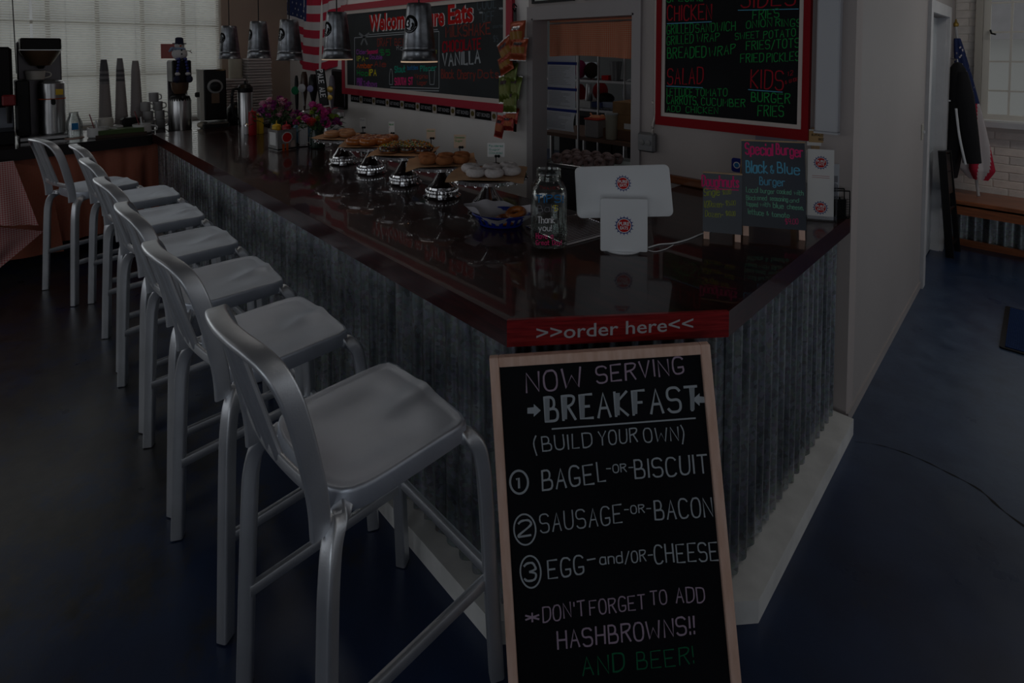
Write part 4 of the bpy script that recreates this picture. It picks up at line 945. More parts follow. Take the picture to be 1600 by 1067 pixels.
# ---- leaflet holder
lh = P(1281, 344); lhT = thing('leaflet_holder', 'clear acrylic leaflet holder full of white flyers with a toothed emblem, right end of bar', 'holder', (lh.x, lh.y, ZT), math.radians(28))
ac = MB(); ac.box((0, -.018, .012), (.125, .003, .024)); ac.box((-.062, .01, .085), (.003, .06, .17)); ac.box((.062, .01, .085), (.003, .06, .17)); ac.box((0, .04, .12), (.125, .003, .24)); ac.box((0, .01, .003), (.125, .06, .004)); obj('acrylic', ac, glassmat('acrylic', (.92, .93, .95), .09), lhT, 0)
fl = []
for k in range(4):
    f = thing('flyer', ['white flyer with two toothed emblems, at the very front of the acrylic leaflet holder', 'second white flyer from the front in the acrylic holder', 'third white flyer from the front in the acrylic holder', 'rearmost white flyer in the acrylic holder'][k], 'flyer', (0, 0, 0), 0, 'flyers in the acrylic holder')
    f.matrix_world = Matrix.Translation((lh.x, lh.y, ZT+.006)) @ Matrix.Rotation(math.radians(28), 4, 'Z') @ Matrix.Translation((0, -.008+.011*k, 0)) @ Matrix.Rotation(PI/2-math.radians(3), 4, 'X')
    obj('sheet', MB().box((0, .158, -.0008), (.106, .316-.008*k, .0014)), PAPER, f, 0)
    if k == 0:
        gear_logo(f, 0, .256, .033); gear_logo(f, 0, .053, .033)
        for yy, h_ in ((.20, .006), (.105, .004)): mb = stroke_text('LEXINGTON BURGERS', .07, h_, .001); shift(mb, -.035, yy, 0); obj('lettering', mb, INKS['red' if h_ > .005 else 'grey'], f, 0) if False else None
        l = MB(); 
        for yy in (.196, .188): l.box((0, yy, 0), (.07, .0015, .0006))
        obj('printed_line', l, INKS['red'], f, 0)
sg = P(1283, 330); sgn = thing('beef_sign', 'tan printed sign naming the beef, on a brown stand behind the flyers', 'sign', (sg.x, sg.y+.01, ZT), math.radians(26))
obj('stand_board', MB().box((.01, .02, .1985), (.115, .015, .397)), OAK, sgn, 0); obj('card', MB().box((-.005, .008, .355), (.112, .004, .055)), mat('tan_sign_card', (.45, .28, .12), .6), sgn, 0); obj('card_border', MB().box((-.005, .011, .35), (.125, .003, .078)), PAPER, sgn, 0)
for tx, yy in (('BUFFALO CREEK', .358), ('BEEF', .338)):
    mb = type_text(tx, .09 if len(tx) > 5 else .032, .012, bold=.01); T = Matrix.Translation((-.05 if len(tx) > 5 else -.02, .0055, yy)) @ Matrix.Rotation(PI/2, 4, 'X'); mb.v = [tuple(T @ Vector(q)) for q in mb.v]; obj('lettering', mb, INKS['black'], sgn, 0)
obj('handle_arc', MB().tube([(.025*math.cos(a)-.005, .008, .392+.010*math.sin(a)) for a in [PI*i/10 for i in range(11)]], .0015, 6), BLACK, sgn)
# ---- black wire organiser with white envelope
og = Vector((-.684, 2.785)); o_ = thing('wire_organiser', 'black mesh desk organiser with rounded wire ends, at the very end of the bar', 'organiser', (og.x, og.y, ZT), math.radians(45))
o_.scale = (.74, .74, .95)
for x in (-.055, .0, .055):
    obj('wire_end', MB().tube(smooth_path([(-.075, x, .004), (-.075, x, .12), (-.06, x, .135), (.06, x, .135), (.075, x, .12), (.075, x, .004)], 3), .0035, 6), BLACK, o_)
ms = MB()
for k in range(14): ms.tube([(-.075, -.055+.0085*k, .003), (.075, -.055+.0085*k, .003)], .001, 4)
for x in (-.055, 0, .055):
    for k in range(12): ms.tube([(-.073+.0133*k, x, .003), (-.073+.0133*k, x, .10)], .001, 4)
    for k in range(8): ms.tube([(-.073, x, .01+.012*k), (.073, x, .01+.012*k)], .001, 4)
obj('mesh_panels', ms, BLACK, o_, kind='stuff'); obj('tray', MB().box((0, 0, .0015), (.15, .115, .002)).box((-.0, -.03, .045), (.14, .002, .085)).box((0, .03, .045), (.14, .002, .085)), BLACK, o_, 0)
ev = obj('envelope', MB().box((0, 0, .125), (.095, .003, .22)), mat('pale_envelope', (.46, .48, .52), .7), None, 0); ev.location = (-.705, 2.792, ZT+.006); ev.rotation_euler = (0, 0, math.radians(35)); tag(ev, 'pale blue-white envelope standing up in the black wire organiser', 'envelope')
st_ = obj('stamp', MB().box((.03, -.002, .165), (.022, .001, .03)), INKS['grey'], ev, 0)
# ---- condiments
def squeeze(mat_, h, r, label, cat, x, y, group=None, z=ZT, tip=.03):
    t = thing('squeeze_bottle', label, cat, (x, y, z), 0, group)
    obj('bottle', MB().lathe([(r*.95, 0), (r, .004), (r, h*.78), (r*.97, h*.82), (r*.75, h*.85)], 20), mat_, t); obj('cap', MB().lathe([(r*.98, h*.83), (r*.98, h*.90), (r*.5, h*.93), (.005, h*.95), (.0025, h+tip*.5)], 18), mat_, t); return t
CADX, CADY = -4.19, 1.66
kx = at(395, 211, ZT); squeeze(REDP, .235, .034, 'tall red ketchup squeeze bottle standing alone, left of the flowers', 'bottle', kx.x, kx.y)
kx2 = at(408, 209, ZT); squeeze(YELP, .20, .030, 'yellow mustard squeeze bottle close behind the tall red one', 'bottle', kx2.x-.02, kx2.y+.0)
kx3 = at(386.5, 210, ZT); t = thing('salt_shaker', 'small white and silver shaker left of the tall red bottle', 'shaker', (kx3.x-.02, kx3.y, ZT)); obj('shaker_body', MB().lathe([(.018, 0), (.020, .004), (.018, .07), (.02, .075)], 16), WHITE, t); obj('shaker_cap', MB().lathe([(.021, .075), (.02, .09), (.01, .10), (0, .101)], 16), CHROME, t)
cd = thing('condiment_caddy', 'square metal caddy with printed labels holding a yellow and a red bottle', 'caddy', (CADX, CADY, ZT), math.radians(95))
ca = MB(); ca.box((0, 0, .003), (.15, .15, .006)); 
for x, y, a, b in ((0, -.074, .15, .003), (0, .074, .15, .003), (-.074, 0, .003, .15), (.074, 0, .003, .15)): ca.box((x, y, .082), (a, b, .158))
obj('tin', ca, STEEL, cd, 0); obj('band', MB().box((0, 0, .012), (.153, .153, .010)), BLACK, cd, 0)
lb_ = MB(); lb_.box((-.0755, .0, .09), (.001, .10, .10)); obj('side_label', lb_, PAPER, cd, 0)
T = Matrix.Translation((0, -.0757, .10)) @ Matrix.Rotation(PI/2, 4, 'X'); m = MB(T); m.add([(.042*math.cos(a), .042*math.sin(a)+.0, .0004) for a in [2*PI*i/28 for i in range(28)]], [tuple(range(28))]); obj('label_ring', m, INKS['white'], cd, 0)
m = MB(T); m.add([(.036*math.cos(a), .036*math.sin(a), .0008) for a in [2*PI*i/28 for i in range(28)]], [tuple(range(28))]); obj('label_disc', m, INKS['logored'], cd, 0)
for x in (-.03, 0.0): obj('label_stripe', MB(T).box((x+.0, -.075, .0006), (.018, .055, .0006)), INKS['orange'], cd, 0)
obj('label_patch', MB(T).box((.045, -.055, .0006), (.035, .05, .0006)), mat('pinkish_label', (.5, .38, .34), .7), cd, 0)
squeeze(YELP, .20, .033, 'short yellow squeeze bottle with pointed tip inside the metal caddy', 'bottle', CADX-.045, CADY-.025, z=ZT+.0065)
squeeze(REDP, .20, .033, 'red squeeze bottle with pointed tip inside the metal caddy', 'bottle', CADX+.032, CADY+.022, z=ZT+.0065)
nd = thing('napkin_dispenser', 'tall polished chrome napkin dispenser behind the condiment caddy', 'dispenser', (CADX-.02, CADY+.17, ZT), math.radians(70)); obj('case', MB().box((0, 0, .10), (.07, .10, .20), r=.008), CHROME, nd, 30); obj('face_plate', MB().box((0, -.051, .10), (.05, .003, .16), r=.001), STEEL, nd)
# ---- flowers
def bouquet(x, y, h, cols, label, vase_mat, seed, n=34, R=.16, vh=.15, zig=0):
    rr = random.Random(seed); t = thing('flower_vase', label, 'flowers', (x, y, ZT))
    obj('vase', MB().lathe([(.045, 0), (.055, .006), (.062, vh*.45), (.05, vh*.8), (.042, vh), (.038, vh), (.045, vh*.7), (.05, .01), (0, .01)], 22), vase_mat, t)
    stm = MB(); lf = MB(); heads = {}
    for k in range(n):
        a = rr.uniform(0, 2*PI); q = math.sqrt(rr.uniform(0.02, 1)); tx = R*q*math.cos(a); ty = R*q*math.sin(a); tz = h*(1-.42*q*q)*rr.uniform(.86, 1.05)
        stm.tube([(tx*.1, ty*.1, .03), (tx*.35, ty*.35, vh+.02), (tx, ty, tz)], .002, 5)
        c = rr.choice(cols); r_ = rr.uniform(.022, .038)
        hd = heads.setdefault(c[0], (MB(), c[1]))[0]
        M0 = Matrix.Translation((tx, ty, tz)) @ Matrix.Rotation(rr.uniform(-.9, .9), 4, 'X') @ Matrix.Rotation(rr.uniform(-.9, .9), 4, 'Y')
        for lay in range(2):
            for j in range(8):
                b = 2*PI*j/8+lay*.4; M = M0 @ Matrix.Rotation(b, 4, 'Z') @ Matrix.Rotation(-.35-.5*lay, 4, 'Y')
                hd.add([(0, 0, 0), (r_*.6, -r_*.34, .002), (r_*1.15, -r_*.16, .006), (r_*1.15, r_*.16, .006), (r_*.6, r_*.34, .002)], [(0, 1, 2, 3, 4)], M)
        hd.ball((tx, ty, tz), r_*.35, n=6)
    for k in range(90):
        a = rr.uniform(0, 2*PI); q = math.sqrt(rr.uniform(.05, 1)); M = Matrix.Translation((R*1.02*q*math.cos(a), R*1.02*q*math.sin(a), h*(.42+.45*rr.random()*(1-.4*q)))) @ Matrix.Rotation(a, 4, 'Z') @ Matrix.Rotation(rr.uniform(-1.1, .5), 4, 'Y'); L = rr.uniform(.04, .075)
        lf.add([(0, 0, 0), (L*.4, -L*.2, .004), (L, 0, -.004), (L*.4, L*.2, .004)], [(0, 1, 2, 3)], M)
    obj('stems', stm, mat('flower_stem', (.04, .12, .03), .6), t, kind='stuff'); obj('leaves', lf, mat('bouquet_leaf', (.02, .07, .02), .6, 0, .3, 20), t, 0, kind='stuff')
    for nme, (mb, mm) in heads.items(): obj(nme, mb, mm, t, 30, kind='stuff')
    return t
PKM = mat('magenta_petals', (.52, .04, .25), .6, 0, .25, 40); PKL = mat('pale_pink_petals', (.72, .36, .48), .6, 0, .2, 40); PUR = mat('purple_petals', (.28, .04, .22), .6); COR = mat('coral_petals', (.80, .13, .09), .6); LIME = mat('lime_buds', (.20, .30, .03), .6)
f1 = at(437, 211, ZT); bouquet(-4.66, 1.80, .34, [('magenta_flowers', PKM), ('pink_flowers', PKL), ('purple_flowers', PUR), ('pink_flowers', PKL)], 'left bouquet of pale pink and purple flowers in a clear vase behind the caddy', glassmat('clear_glass', (.93, .95, .95), .1), 4, 40, .17)
t = bouquet(-4.05, 1.88, .33, [('magenta_flowers', PKM), ('purple_flowers', PUR), ('magenta_flowers', PKM), ('lime_flowers', LIME)], 'right bouquet of magenta flowers with one coral rose, beside the farthest cake stand', mat('dark_green_vase', (.01, .03, .02), .15), 8, 42, .175)
m = MB(); 
for j in range(4):
    for k in range(7):
        a = 2*PI*k/7+j*.5; r_ = .008+.007*j; m.add([(r_*math.cos(a-.5), r_*math.sin(a-.5), -.02), (r_*1.25*math.cos(a-.3), r_*1.25*math.sin(a-.3), .018-.003*j), (r_*1.25*math.cos(a+.3), r_*1.25*math.sin(a+.3), .018-.003*j), (r_*math.cos(a+.5), r_*math.sin(a+.5), -.02)], [(0, 1, 2, 3)], Matrix.Translation((.115, -.10, .225)) @ Matrix.Rotation(1.0, 4, 'Z') @ Matrix.Rotation(.9, 4, 'X'))
obj('coral_rose', m, COR, t, 0)
bv = thing('blue_jug', 'rounded pale blue ceramic jug standing between the two bouquets', 'jug', (-4.36, 1.88, ZT)); obj('jug_body', MB().lathe([(.05, 0), (.075, .012), (.092, .06), (.085, .11), (.05, .15), (.045, .17), (.05, .175), (.042, .17), (.045, .14), (.0, .10)], 26), mat('blue_glaze', (.05, .13, .20), .15), bv)
obj('jug_handle', MB().tube(smooth_path([(.045, 0, .16), (.11, 0, .14), (.12, 0, .09), (.085, 0, .05)], 4), .008, 8), MATS['blue_glaze'], bv)
# ================================================================ BACK COUNTER AT THE LEFT
BZ = .985
bc = thing('back_counter', 'black-edged counter under the big window at the left with coffee machines on it', 'counter', (-6.3, 0, 0))
t_ = MB(); t_.prism([(-5.835+6.3, 1.12), (-5.63+6.3, -1.2), (-6.88+6.3, -1.2), (-6.88+6.3, 2.82), (-5.84+6.3, 2.82)], .925, BZ); obj('countertop', t_, mat('dark_laminate_top', (.02, .012, .012), .12), bc, 0)
e_ = MB(); e_.prism([(-5.835+6.3, 1.115), (-5.63+6.3, -1.2), (-5.615+6.3, -1.2), (-5.820+6.3, 1.115)], .895, BZ+.002); obj('front_edge', e_, mat('black_edge', (.012, .009, .010), .3), bc, 0)
b_ = MB(); b_.prism([(-6.15+6.3, 2.8), (-6.05+6.3, -1.15), (-6.85+6.3, -1.15), (-6.85+6.3, 2.8)], .09, .925); obj('cupboard_body', b_, MATS['counter_body_dark'], bc, 0)
GING = gingham('red_gingham', (.42, .08, .045), (.50, .24, .17), 105); GING2 = gingham('pale_gingham', (.50, .10, .11), (.66, .52, .50), 70)
def sk(u, v):
    y = 1.195-1.115*u; x0 = -5.825+(1.12-y)*.0884; z = .90-.74*v; f = .012*math.sin(u*46)*(.3+.7*v)+.006*math.sin(u*91+1)*v
    return (x0-.035+f, y, z)
m = MB().grid(sk, 120, 6)
tag(obj('counter_skirt', m, GING, None, 180), 'red checked cloth skirt hanging from the black-edged back counter to near the floor', 'cloth')
# draped pale checked cloth with folded hem at the far left
A_ = Vector((-5.70, .215, .90))
def at3(u, v, x): return atX(u, v, x)
apex = at3(21, 251, -5.68); L1 = at3(-60, 352, -5.35); R1 = at3(60, 352, -5.38); L2 = at3(-60, 430, -5.30); R2 = at3(69, 362, -5.42); LT = at3(-60, 260, -5.64)
cl = thing('draped_cloth', 'pale pink checked tablecloth draped in a pointed fold at the left edge', 'tablecloth', (-5.5, .1, 0))
def tri(Pa, Pb, Pc, Pd, wv=.02, n=20):
    def f(u, v):
        p = (Pa*(1-u)+Pb*u)*(1-v)+(Pc*(1-u)+Pd*u)*v; return (p.x+5.5+wv*math.sin(u*13)*v, p.y-.1, p.z)
    return MB().grid(f, n, n)
obj('upper_drape', tri(LT, apex, L1, R1, .018), GING2, cl, 180)
obj('folded_hem', tri(L1+Vector((-.04, 0, 0)), R2+Vector((-.02, 0, 0)), L2, at3(0, 418, -5.34), .02), GING2, cl, 180)
lowc = tri(at3(22, 255, -5.76), at3(75, 262, -5.79), at3(-60, 420, -5.62), at3(100, 392, -5.76), .01); obj('hanging_side', lowc, GING, cl, 180)
def Q(u, v, x, dx=0): p = atX(u, v, x); return p
# soda fountain at the far left
def bpos(u, x=-6.3): return atX(u, 200, x).y
sf = thing('soda_fountain', 'tall black drinks dispenser with red lit panel at the far left edge', 'drinks machine', (-6.30, bpos(6), BZ))
obj('cabinet', MB().box((0, -.13, .56), (.50, .38, .50), r=.02), mat('black_machine', (.006, .005, .005), .3, spec=.2), sf, 30)
obj('rear_column', MB().box((-.15, -.11, .16), (.16, .36, .34), r=.01), mat('pale_steel_back', (.30, .32, .38), .35), sf)
obj('drip_tray', MB().box((.02, -.13, .056), (.48, .38, .11), r=.008), BLACK, sf); obj('red_panel', MB().box((.252, -.16, .60), (.004, .24, .26)), mat('red_panel', (.22, .012, .015), .3), sf, 0)
obj('lid', MB().box((-.02, -.16, .83), (.42, .30, .05), r=.012), BLACK, sf)
for k, yy in enumerate((.03, -.10, -.22)): obj('valve', MB().box((.26, yy, .37), (.06, .085, .09), r=.01), MATS['red_panel'], sf); obj('nozzle', MB().lathe([(.016, .18), (.02, .32), (.03, .325)], 12, c=(.26, yy, 0)), BLACK, sf)
# coffee brewer
cbm = thing('coffee_brewer', 'tall black and steel coffee brewer with brown filter basket, third thing from the left edge', 'coffee machine', (-6.30, bpos(67)-.0, BZ))
Kk = 5.0/FPX   # metres per photo pixel around here
def yy_(u): return bpos(u)-bpos(70)
def zz_(v, x=-6.3, u=70): return atX(u, v, x).z-BZ
obj('head', MB().box((0, 0, (zz_(60)+zz_(78))/2), (.28, .27, zz_(60)-zz_(78)), r=.01), MATS['black_machine'], cbm, 30)
obj('head_trim', MB().box((.0, 0, zz_(78)), (.284, .275, .008)), STEEL, cbm, 0)
obj('filter_basket', MB().lathe([(.07, zz_(102)), (.09, zz_(96)), (.135, zz_(82)), (.14, zz_(79))], 24, c=(.03, 0, 0)), mat('brown_basket', (.10, .055, .03), .35), cbm)
obj('basket_spout', MB().lathe([(.02, zz_(107)), (.035, zz_(101))], 12, c=(.03, 0, 0)), BLACK, cbm)
obj('rear_column', MB().box((-.13, .0, zz_(140)), (.08, .30, zz_(60)-zz_(209)), r=.01), mat('dark_steel', (.14, .13, .14), .35, .8), cbm)
obj('base', MB().box((0, 0, .02), (.34, .33, .04), r=.008), STEEL, cbm); obj('side_column', MB().box((.02, -.13, zz_(165)), (.30, .09, zz_(126)-zz_(209)), r=.01), BLACK, cbm)
tw = thing('tea_brewer', 'stainless urn with sight glass and yellow sticker standing under the brewer head', 'urn', (-6.26, bpos(82), BZ+.0405))
h_ = zz_(126)-.045
obj('urn_body', MB().lathe([(.085, 0), (.095, .01), (.095, h_*.96), (.08, h_), (.0, h_)], 28), STEEL, tw); obj('sight_glass', MB().tube([(.10, 0, .03), (.10, 0, h_*.6)], .009, 8), PAPER, tw)
obj('tap', MB().box((.115, 0, h_*.62), (.05, .03, .05), r=.008), BLACK, tw); obj('yellow_sticker', MB().lathe([(.0965, 0), (.0965, .06)], 8, c=(0, 0, h_*.72), cap=False) if False else MB().box((.095, .045, h_*.80), (.012, .05, .05)), YELP, tw, 0); obj('orange_band', MB().lathe([(.096, h_*.66), (.0965, h_*.68)], 28, cap=False), INKS['orange'], tw)
obj('lid', MB().lathe([(.088, 0), (.05, .012), (.0, .014)], 24, c=(0, 0, h_)), STEEL, tw)
hb = thing('pitcher', 'pale plastic pitcher on top of the urn below the filter basket', 'pitcher', (-6.27, bpos(58), BZ+.0405+h_+.015)); obj('pitcher_body', MB().lathe([(.05, 0), (.06, .004), (.07, .08), (.072, .082), (.066, .08), (.055, .006)], 22), mat('cloudy_plastic', (.55, .52, .48), .4), hb); obj('pitcher_handle', MB().tube(smooth_path([(0, .065, .07), (0, .10, .06), (0, .10, .03), (0, .06, .015)], 4), .006, 6), MATS['cloudy_plastic'], hb)
# clear jar / printed carton
gj = thing('glass_jar', 'clear glass bottle with blue printing left of the white mug', 'bottle', (-6.12, atX(116, 206, -6.12).y, BZ)); obj('jar_glass', MB().lathe([(.055, 0), (.062, .01), (.06, .14), (.035, .20), (.033, .225), (.038, .23), (.03, .225), (.05, .13), (.05, .012), (0, .01)], 24), glassmat('clear_glass', (.93, .95, .95), .1), gj); obj('jar_label', MB().box((.062, 0, .11), (.002, .045, .06)), INKS['blue'], gj, 0); obj('wooden_coaster', MB().lathe([(.07, -.0), (.07, .006)], 20), mat('pale_pinkish_base', (.55, .36, .30), .6), gj)
def mug(u, v, x, label, group=None, r=.04, h=.085, col=CERAM, z=BZ, name='mug'):
    y = atX(u, v, x).y; t = thing(name, label, 'mug', (x, y, z), random.uniform(-.8, .8), group)
    obj('cup', MB().lathe([(r*.85, 0), (r*.9, .002), (r, .012), (r, h), (r*.93, h), (r*.92, .01), (0, .008)], 22), col, t)
    obj('handle', MB().tube(smooth_path([(0, r*.95, h*.85), (0, r*1.6, h*.75), (0, r*1.65, h*.35), (0, r*.9, h*.2)], 4), .006, 6), col, t); return t
mug(154, 208, -6.02, 'wide white mug with stirrers standing at the front of the back counter', r=.082, h=.09)
mug(222, 206, -6.02, 'wide white mug holding a striped straw, nearest the bar', r=.075, h=.088)
for u, x, kx_, rd_, lb in ((151, -6.02, .012, 'white', 'mug nearest the glass bottle'), (221, -6.02, -.02, 'dark', 'mug nearest the bar')):
    y = atX(u, 206, x).y
    tag(obj('stirrer', MB().tube([(x, y, BZ+.012), (x-.02, y-.045, BZ+.21)], .004, 6), mat('striped_straw', (.25, .05, .06), .5)), 'thin dark striped stirrer standing in the wide %s' % lb, 'stirrer')
    tag(obj('stirrer', MB().tube([(x, y+.012, BZ+.012), (x+.01, y-.005, BZ+.155)], .006, 6), WHITE), 'short white stirrer standing in the wide %s' % lb, 'stirrer')
# stacks of paper cups, rim down
for k, (u, v0, hh, lb) in enumerate(((163, 93, 24, 'left stack of nested paper cups, dark bands at its top'), (186, 91, 27, 'middle and tallest stack of nested paper cups'), (210, 95, 22, 'right stack of nested paper cups'))):
    x = -6.42; y = atX(u+4*(1 if k else .5), 185, x).y; z1 = atX(u, v0, x).z; n = hh; zb = BZ+.13
    t = thing('cup_stack', lb, 'cup stack', (x, y, BZ))
    st = (z1-zb-.0)/n; zz = 0.0; first = None
    for q in range(n):
        z = .0+q*((z1-BZ)-.11)/(n-1); r0 = .056-.0010*q; r1 = r0*.72
        if first is None: first = MB().lathe([(r0+.003, 0), (r0+.004, .002), (r0+.002, .005), (r1, .11), (r1*.9, .11)], 18)
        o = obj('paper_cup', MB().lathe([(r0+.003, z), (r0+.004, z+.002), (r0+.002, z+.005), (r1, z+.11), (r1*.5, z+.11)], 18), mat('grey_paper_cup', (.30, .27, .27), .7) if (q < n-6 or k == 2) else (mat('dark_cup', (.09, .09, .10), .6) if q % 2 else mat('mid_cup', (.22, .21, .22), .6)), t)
# stacked mugs pyramid beside the airpot
GRP = 'stacked plain white mugs'
for (u, v, z) in ((234, 206, 0), (251, 206, 0), (232, 196, .09), (250, 196, .09), (228, 186, .18), (247, 186, .18), (241, 176, .27)):
    rowl = {0: 'bottom', .09: 'second', .18: 'third', .27: 'topmost'}[z]
    mug(u, v, -6.30, 'white mug in the pyramid beside the tall airpot, %s row, %s' % (rowl, 'left' if u in (234, 232, 228) else ('right' if z < .27 else 'alone')), GRP, r=.043, h=.088, z=BZ+z, col=mat('grey_white_mug', (.42, .41, .41), .3))
# tins and cloth between
for (u, v, r, h, nme, lb, mt) in ((166, 205, .06, .15, 'glass_cup', 'clear plastic cup of creamers behind the wide left mug', mat('cloudy_plastic', (.55, .52, .48), .4)), (184, 203, .055, .075, 'white_jar', 'squat white jar left of the black sugar box', CERAM)):
    t = obj(nme, MB().lathe([(r*.8, 0), (r*.85, .005), (r, h*.85), (r*.9, h), (0, h)], 22), mt); t.location = (-6.2, atX(u, v, -6.2).y, BZ); tag(t, lb, 'jar')
t = obj('sugar_box', MB().box((0, 0, .07), (.14, .14, .14), r=.02), BLACK); t.location = (-6.22, atX(203, 195, -6.22).y, BZ); tag(t, 'rounded black sugar box between the two wide mugs', 'box')
t = obj('tea_box', MB().box((0, 0, .02), (.14, .34, .04)), mat('green_box', (.06, .10, .03), .5), None, 0); t.location = (-6.0, atX(188, 200, -6.0).y, BZ+.0255); tag(t, 'flat green tea box lying between the wide mugs', 'box')
t = obj('wooden_tray', MB().box((0, 0, .0125), (.16, .38, .025)), mat('dark_tray_wood', (.05, .03, .02), .4), None, 0); t.location = (-6.0, atX(188, 200, -6.0).y, BZ); tag(t, 'low dark tray under the green tea box', 'tray')
# airpot with snowman on top
ax_ = -6.05; ay = atX(283, 205, ax_).y
ap = thing('coffee_airpot', 'tall dark coffee tower with steel airpot, the snowman doll sits on top', 'airpot', (ax_, ay, BZ))
def za(v): return atX(283, v, ax_).z-BZ
obj('airpot_body', MB().lathe([(.09, 0), (.093, .008), (.093, za(157)), (.085, za(153)), (0, za(153))], 28), STEEL, ap)
obj('brew_head', MB().box((-.01, 0, (za(94)+za(128))/2), (.20, .165, za(94)-za(128)), r=.01), MATS['black_machine'], ap)
obj('brown_collar', MB().lathe([(.05, za(146)), (.07, za(140)), (.078, za(128)), (0, za(128))], 24), mat('brown_basket', (.10, .055, .03), .35), ap)
obj('pump_lid', MB().lathe([(.093, za(157)), (.08, za(150)), (.05, za(147)), (0, za(146))], 24), BLACK, ap); obj('sight_strip', MB().box((.0925, -.02, za(180)), (.006, .016, za(158)-za(203))), PAPER, ap)
obj('tap', MB().box((.115, .0, za(150)), (.06, .03, .03), r=.006), BLACK, ap); obj('rear_panel', MB().box((-.10, 0, za(150)), (.02, .17, za(94)*1.0), r=.004), mat('dark_steel', (.14, .13, .14), .35, .8), ap)
sm = thing('snowman_doll', 'snowman doll in a black hat sitting on the coffee tower, legs dangling', 'doll', (ax_+.02, ay, BZ+za(94)+.001))
FELT = mat('white_felt', (.60, .58, .58), .9, 0, 0, 5, .4, 90); NAVY = mat('navy_cloth', (.012, .014, .04), .85)
s_ = za(94)
def zs(v): return za(v)-za(94)
obj('body', MB().ball((0, 0, zs(84)), .066, n=16, sc=(.85, 1.05, 1.0)), FELT, sm); obj('head', MB().ball((0, 0, zs(72)+.005), .043, n=16), FELT, sm)
obj('hat', MB().lathe([(.058, zs(69)), (.060, zs(68)+.002), (.036, zs(67.5)), (.034, zs(60)), (.02, zs(58.5)), (0, zs(58.3))], 22), NAVY, sm)
obj('nose', MB().lathe([(.009, 0), (0, .035)], 10, Matrix.Translation((.038, 0, zs(72))) @ Matrix.Rotation(PI/2, 4, 'Y')), INKS['orange'], sm)
for yy, zz in ((-.014, zs(71)), (.014, zs(71))): obj('eye', MB().ball((.040, yy, zz+.012), .005, n=8), BLACK, sm)
for zz in (zs(78.5), zs(84.5)): obj('button', MB().ball((.056, 0.005, zz), .008, n=8), BLACK, sm)
obj('scarf', MB().tube([(.042*math.cos(a), .042*math.sin(a), zs(76.5)) for a in [2*PI*i/16 for i in range(16)]], .011, 8, closed=True).tube(smooth_path([(.03, -.035, zs(77)), (.04, -.07, zs(75)), (.04, -.085, zs(78))], 4), .011, 8), mat('pale_blue_scarf', (.25, .34, .50), .9), sm)
obj('arm', MB().tube([(0, .05, zs(79)), (.01, .085, zs(80)), (.01, .105, zs(83))], .004, 6).tube([(.01, .085, zs(80)), (.01, .10, zs(78.5))], .003, 5), mat('twig_brown', (.10, .07, .05), .8), sm)
obj('arm', MB().tube([(0, -.05, zs(79)), (.01, -.08, zs(78)), (.01, -.09, zs(81))], .010, 6), MATS['pale_blue_scarf'], sm)
for sgn in (-1, 1):
    lg = MB(); y = .028*sgn
    for k in range(5): lg.ball((.095+.0*k, y+sgn*.004*k, zs(92)-.0-.030*k), .014, n=8)
    obj('leg', lg, mat('blue_bead_leg', (.03, .04, .20), .6), sm)
    obj('cuff', MB().ball((.095, y+sgn*.016, zs(115)), .022, n=10, sc=(1, 1.1, .8)), FELT, sm); obj('boot', MB().ball((.105, y+sgn*.025, zs(123)), .034, n=10, sc=(1, .9, 1.1)), NAVY, sm)
    obj('thigh', MB().tube([(.0, y, .012), (.10, y, .010)], .013, 8), MATS['blue_bead_leg'], sm)
rs = thing('red_card', 'small red card taped to the blind behind the snowman', 'card', (-6.812, atX(263, 80, -6.812).y, atX(263, 80, -6.812).z)); obj('sheet', MB().box((0, 0, 0), (.002, .14, .16)), mat('salmon_card', (.50, .16, .15), .7), rs, 0)
# coffee grinder
gx = -5.98; gy = atX(335, 195, gx).y
gr = thing('coffee_grinder', 'boxy black coffee grinder with a pale side and round dial', 'grinder', (gx, gy, BZ), math.radians(-8))
def zg(v): return atX(335, v, gx).z-BZ
obj('housing', MB().box((0, .0, zg(147)), (.22, .20, zg(108)-zg(186)), r=.012), MATS['black_machine'], gr, 30); obj('side_panel', MB().box((-.02, -.115, zg(147)), (.24, .04, zg(108)-zg(186)), r=.004), mat('beige_metal', (.45, .44, .40), .5), gr)
obj('dial_plate', MB().lathe([(.07, 0), (.07, .004), (.062, .006)], 28, Matrix.Translation((.11, .0, zg(134))) @ Matrix.Rotation(PI/2, 4, 'Y')), mat('dial_grey', (.25, .25, .25), .4), gr); obj('dial', MB().lathe([(.05, 0), (.05, .02), (.04, .025), (0, .025)], 24, Matrix.Translation((.113, .0, zg(134))) @ Matrix.Rotation(PI/2, 4, 'Y')), BLACK, gr)
obj('plate', MB().box((.113, 0, zg(152)), (.006, .07, .10)), mat('brown_basket', (.10, .055, .03), .35), gr); obj('base', MB().box((.02, 0, .03), (.28, .23, .06), r=.01), BLACK, gr); obj('lever', MB().box((.08, -.15, zg(146)), (.03, .05, .05), r=.01), BLACK, gr)
ht = obj('beige_pouch', MB().ball((0, 0, .035), .05, n=12, sc=(1, 1.2, .7)), mat('beige_cloth', (.50, .45, .36), .9)); ht.location = (-5.96, atX(318, 200, -5.96).y, BZ+.0); tag(ht, 'crumpled beige pouch at the foot of the black grinder', 'pouch')
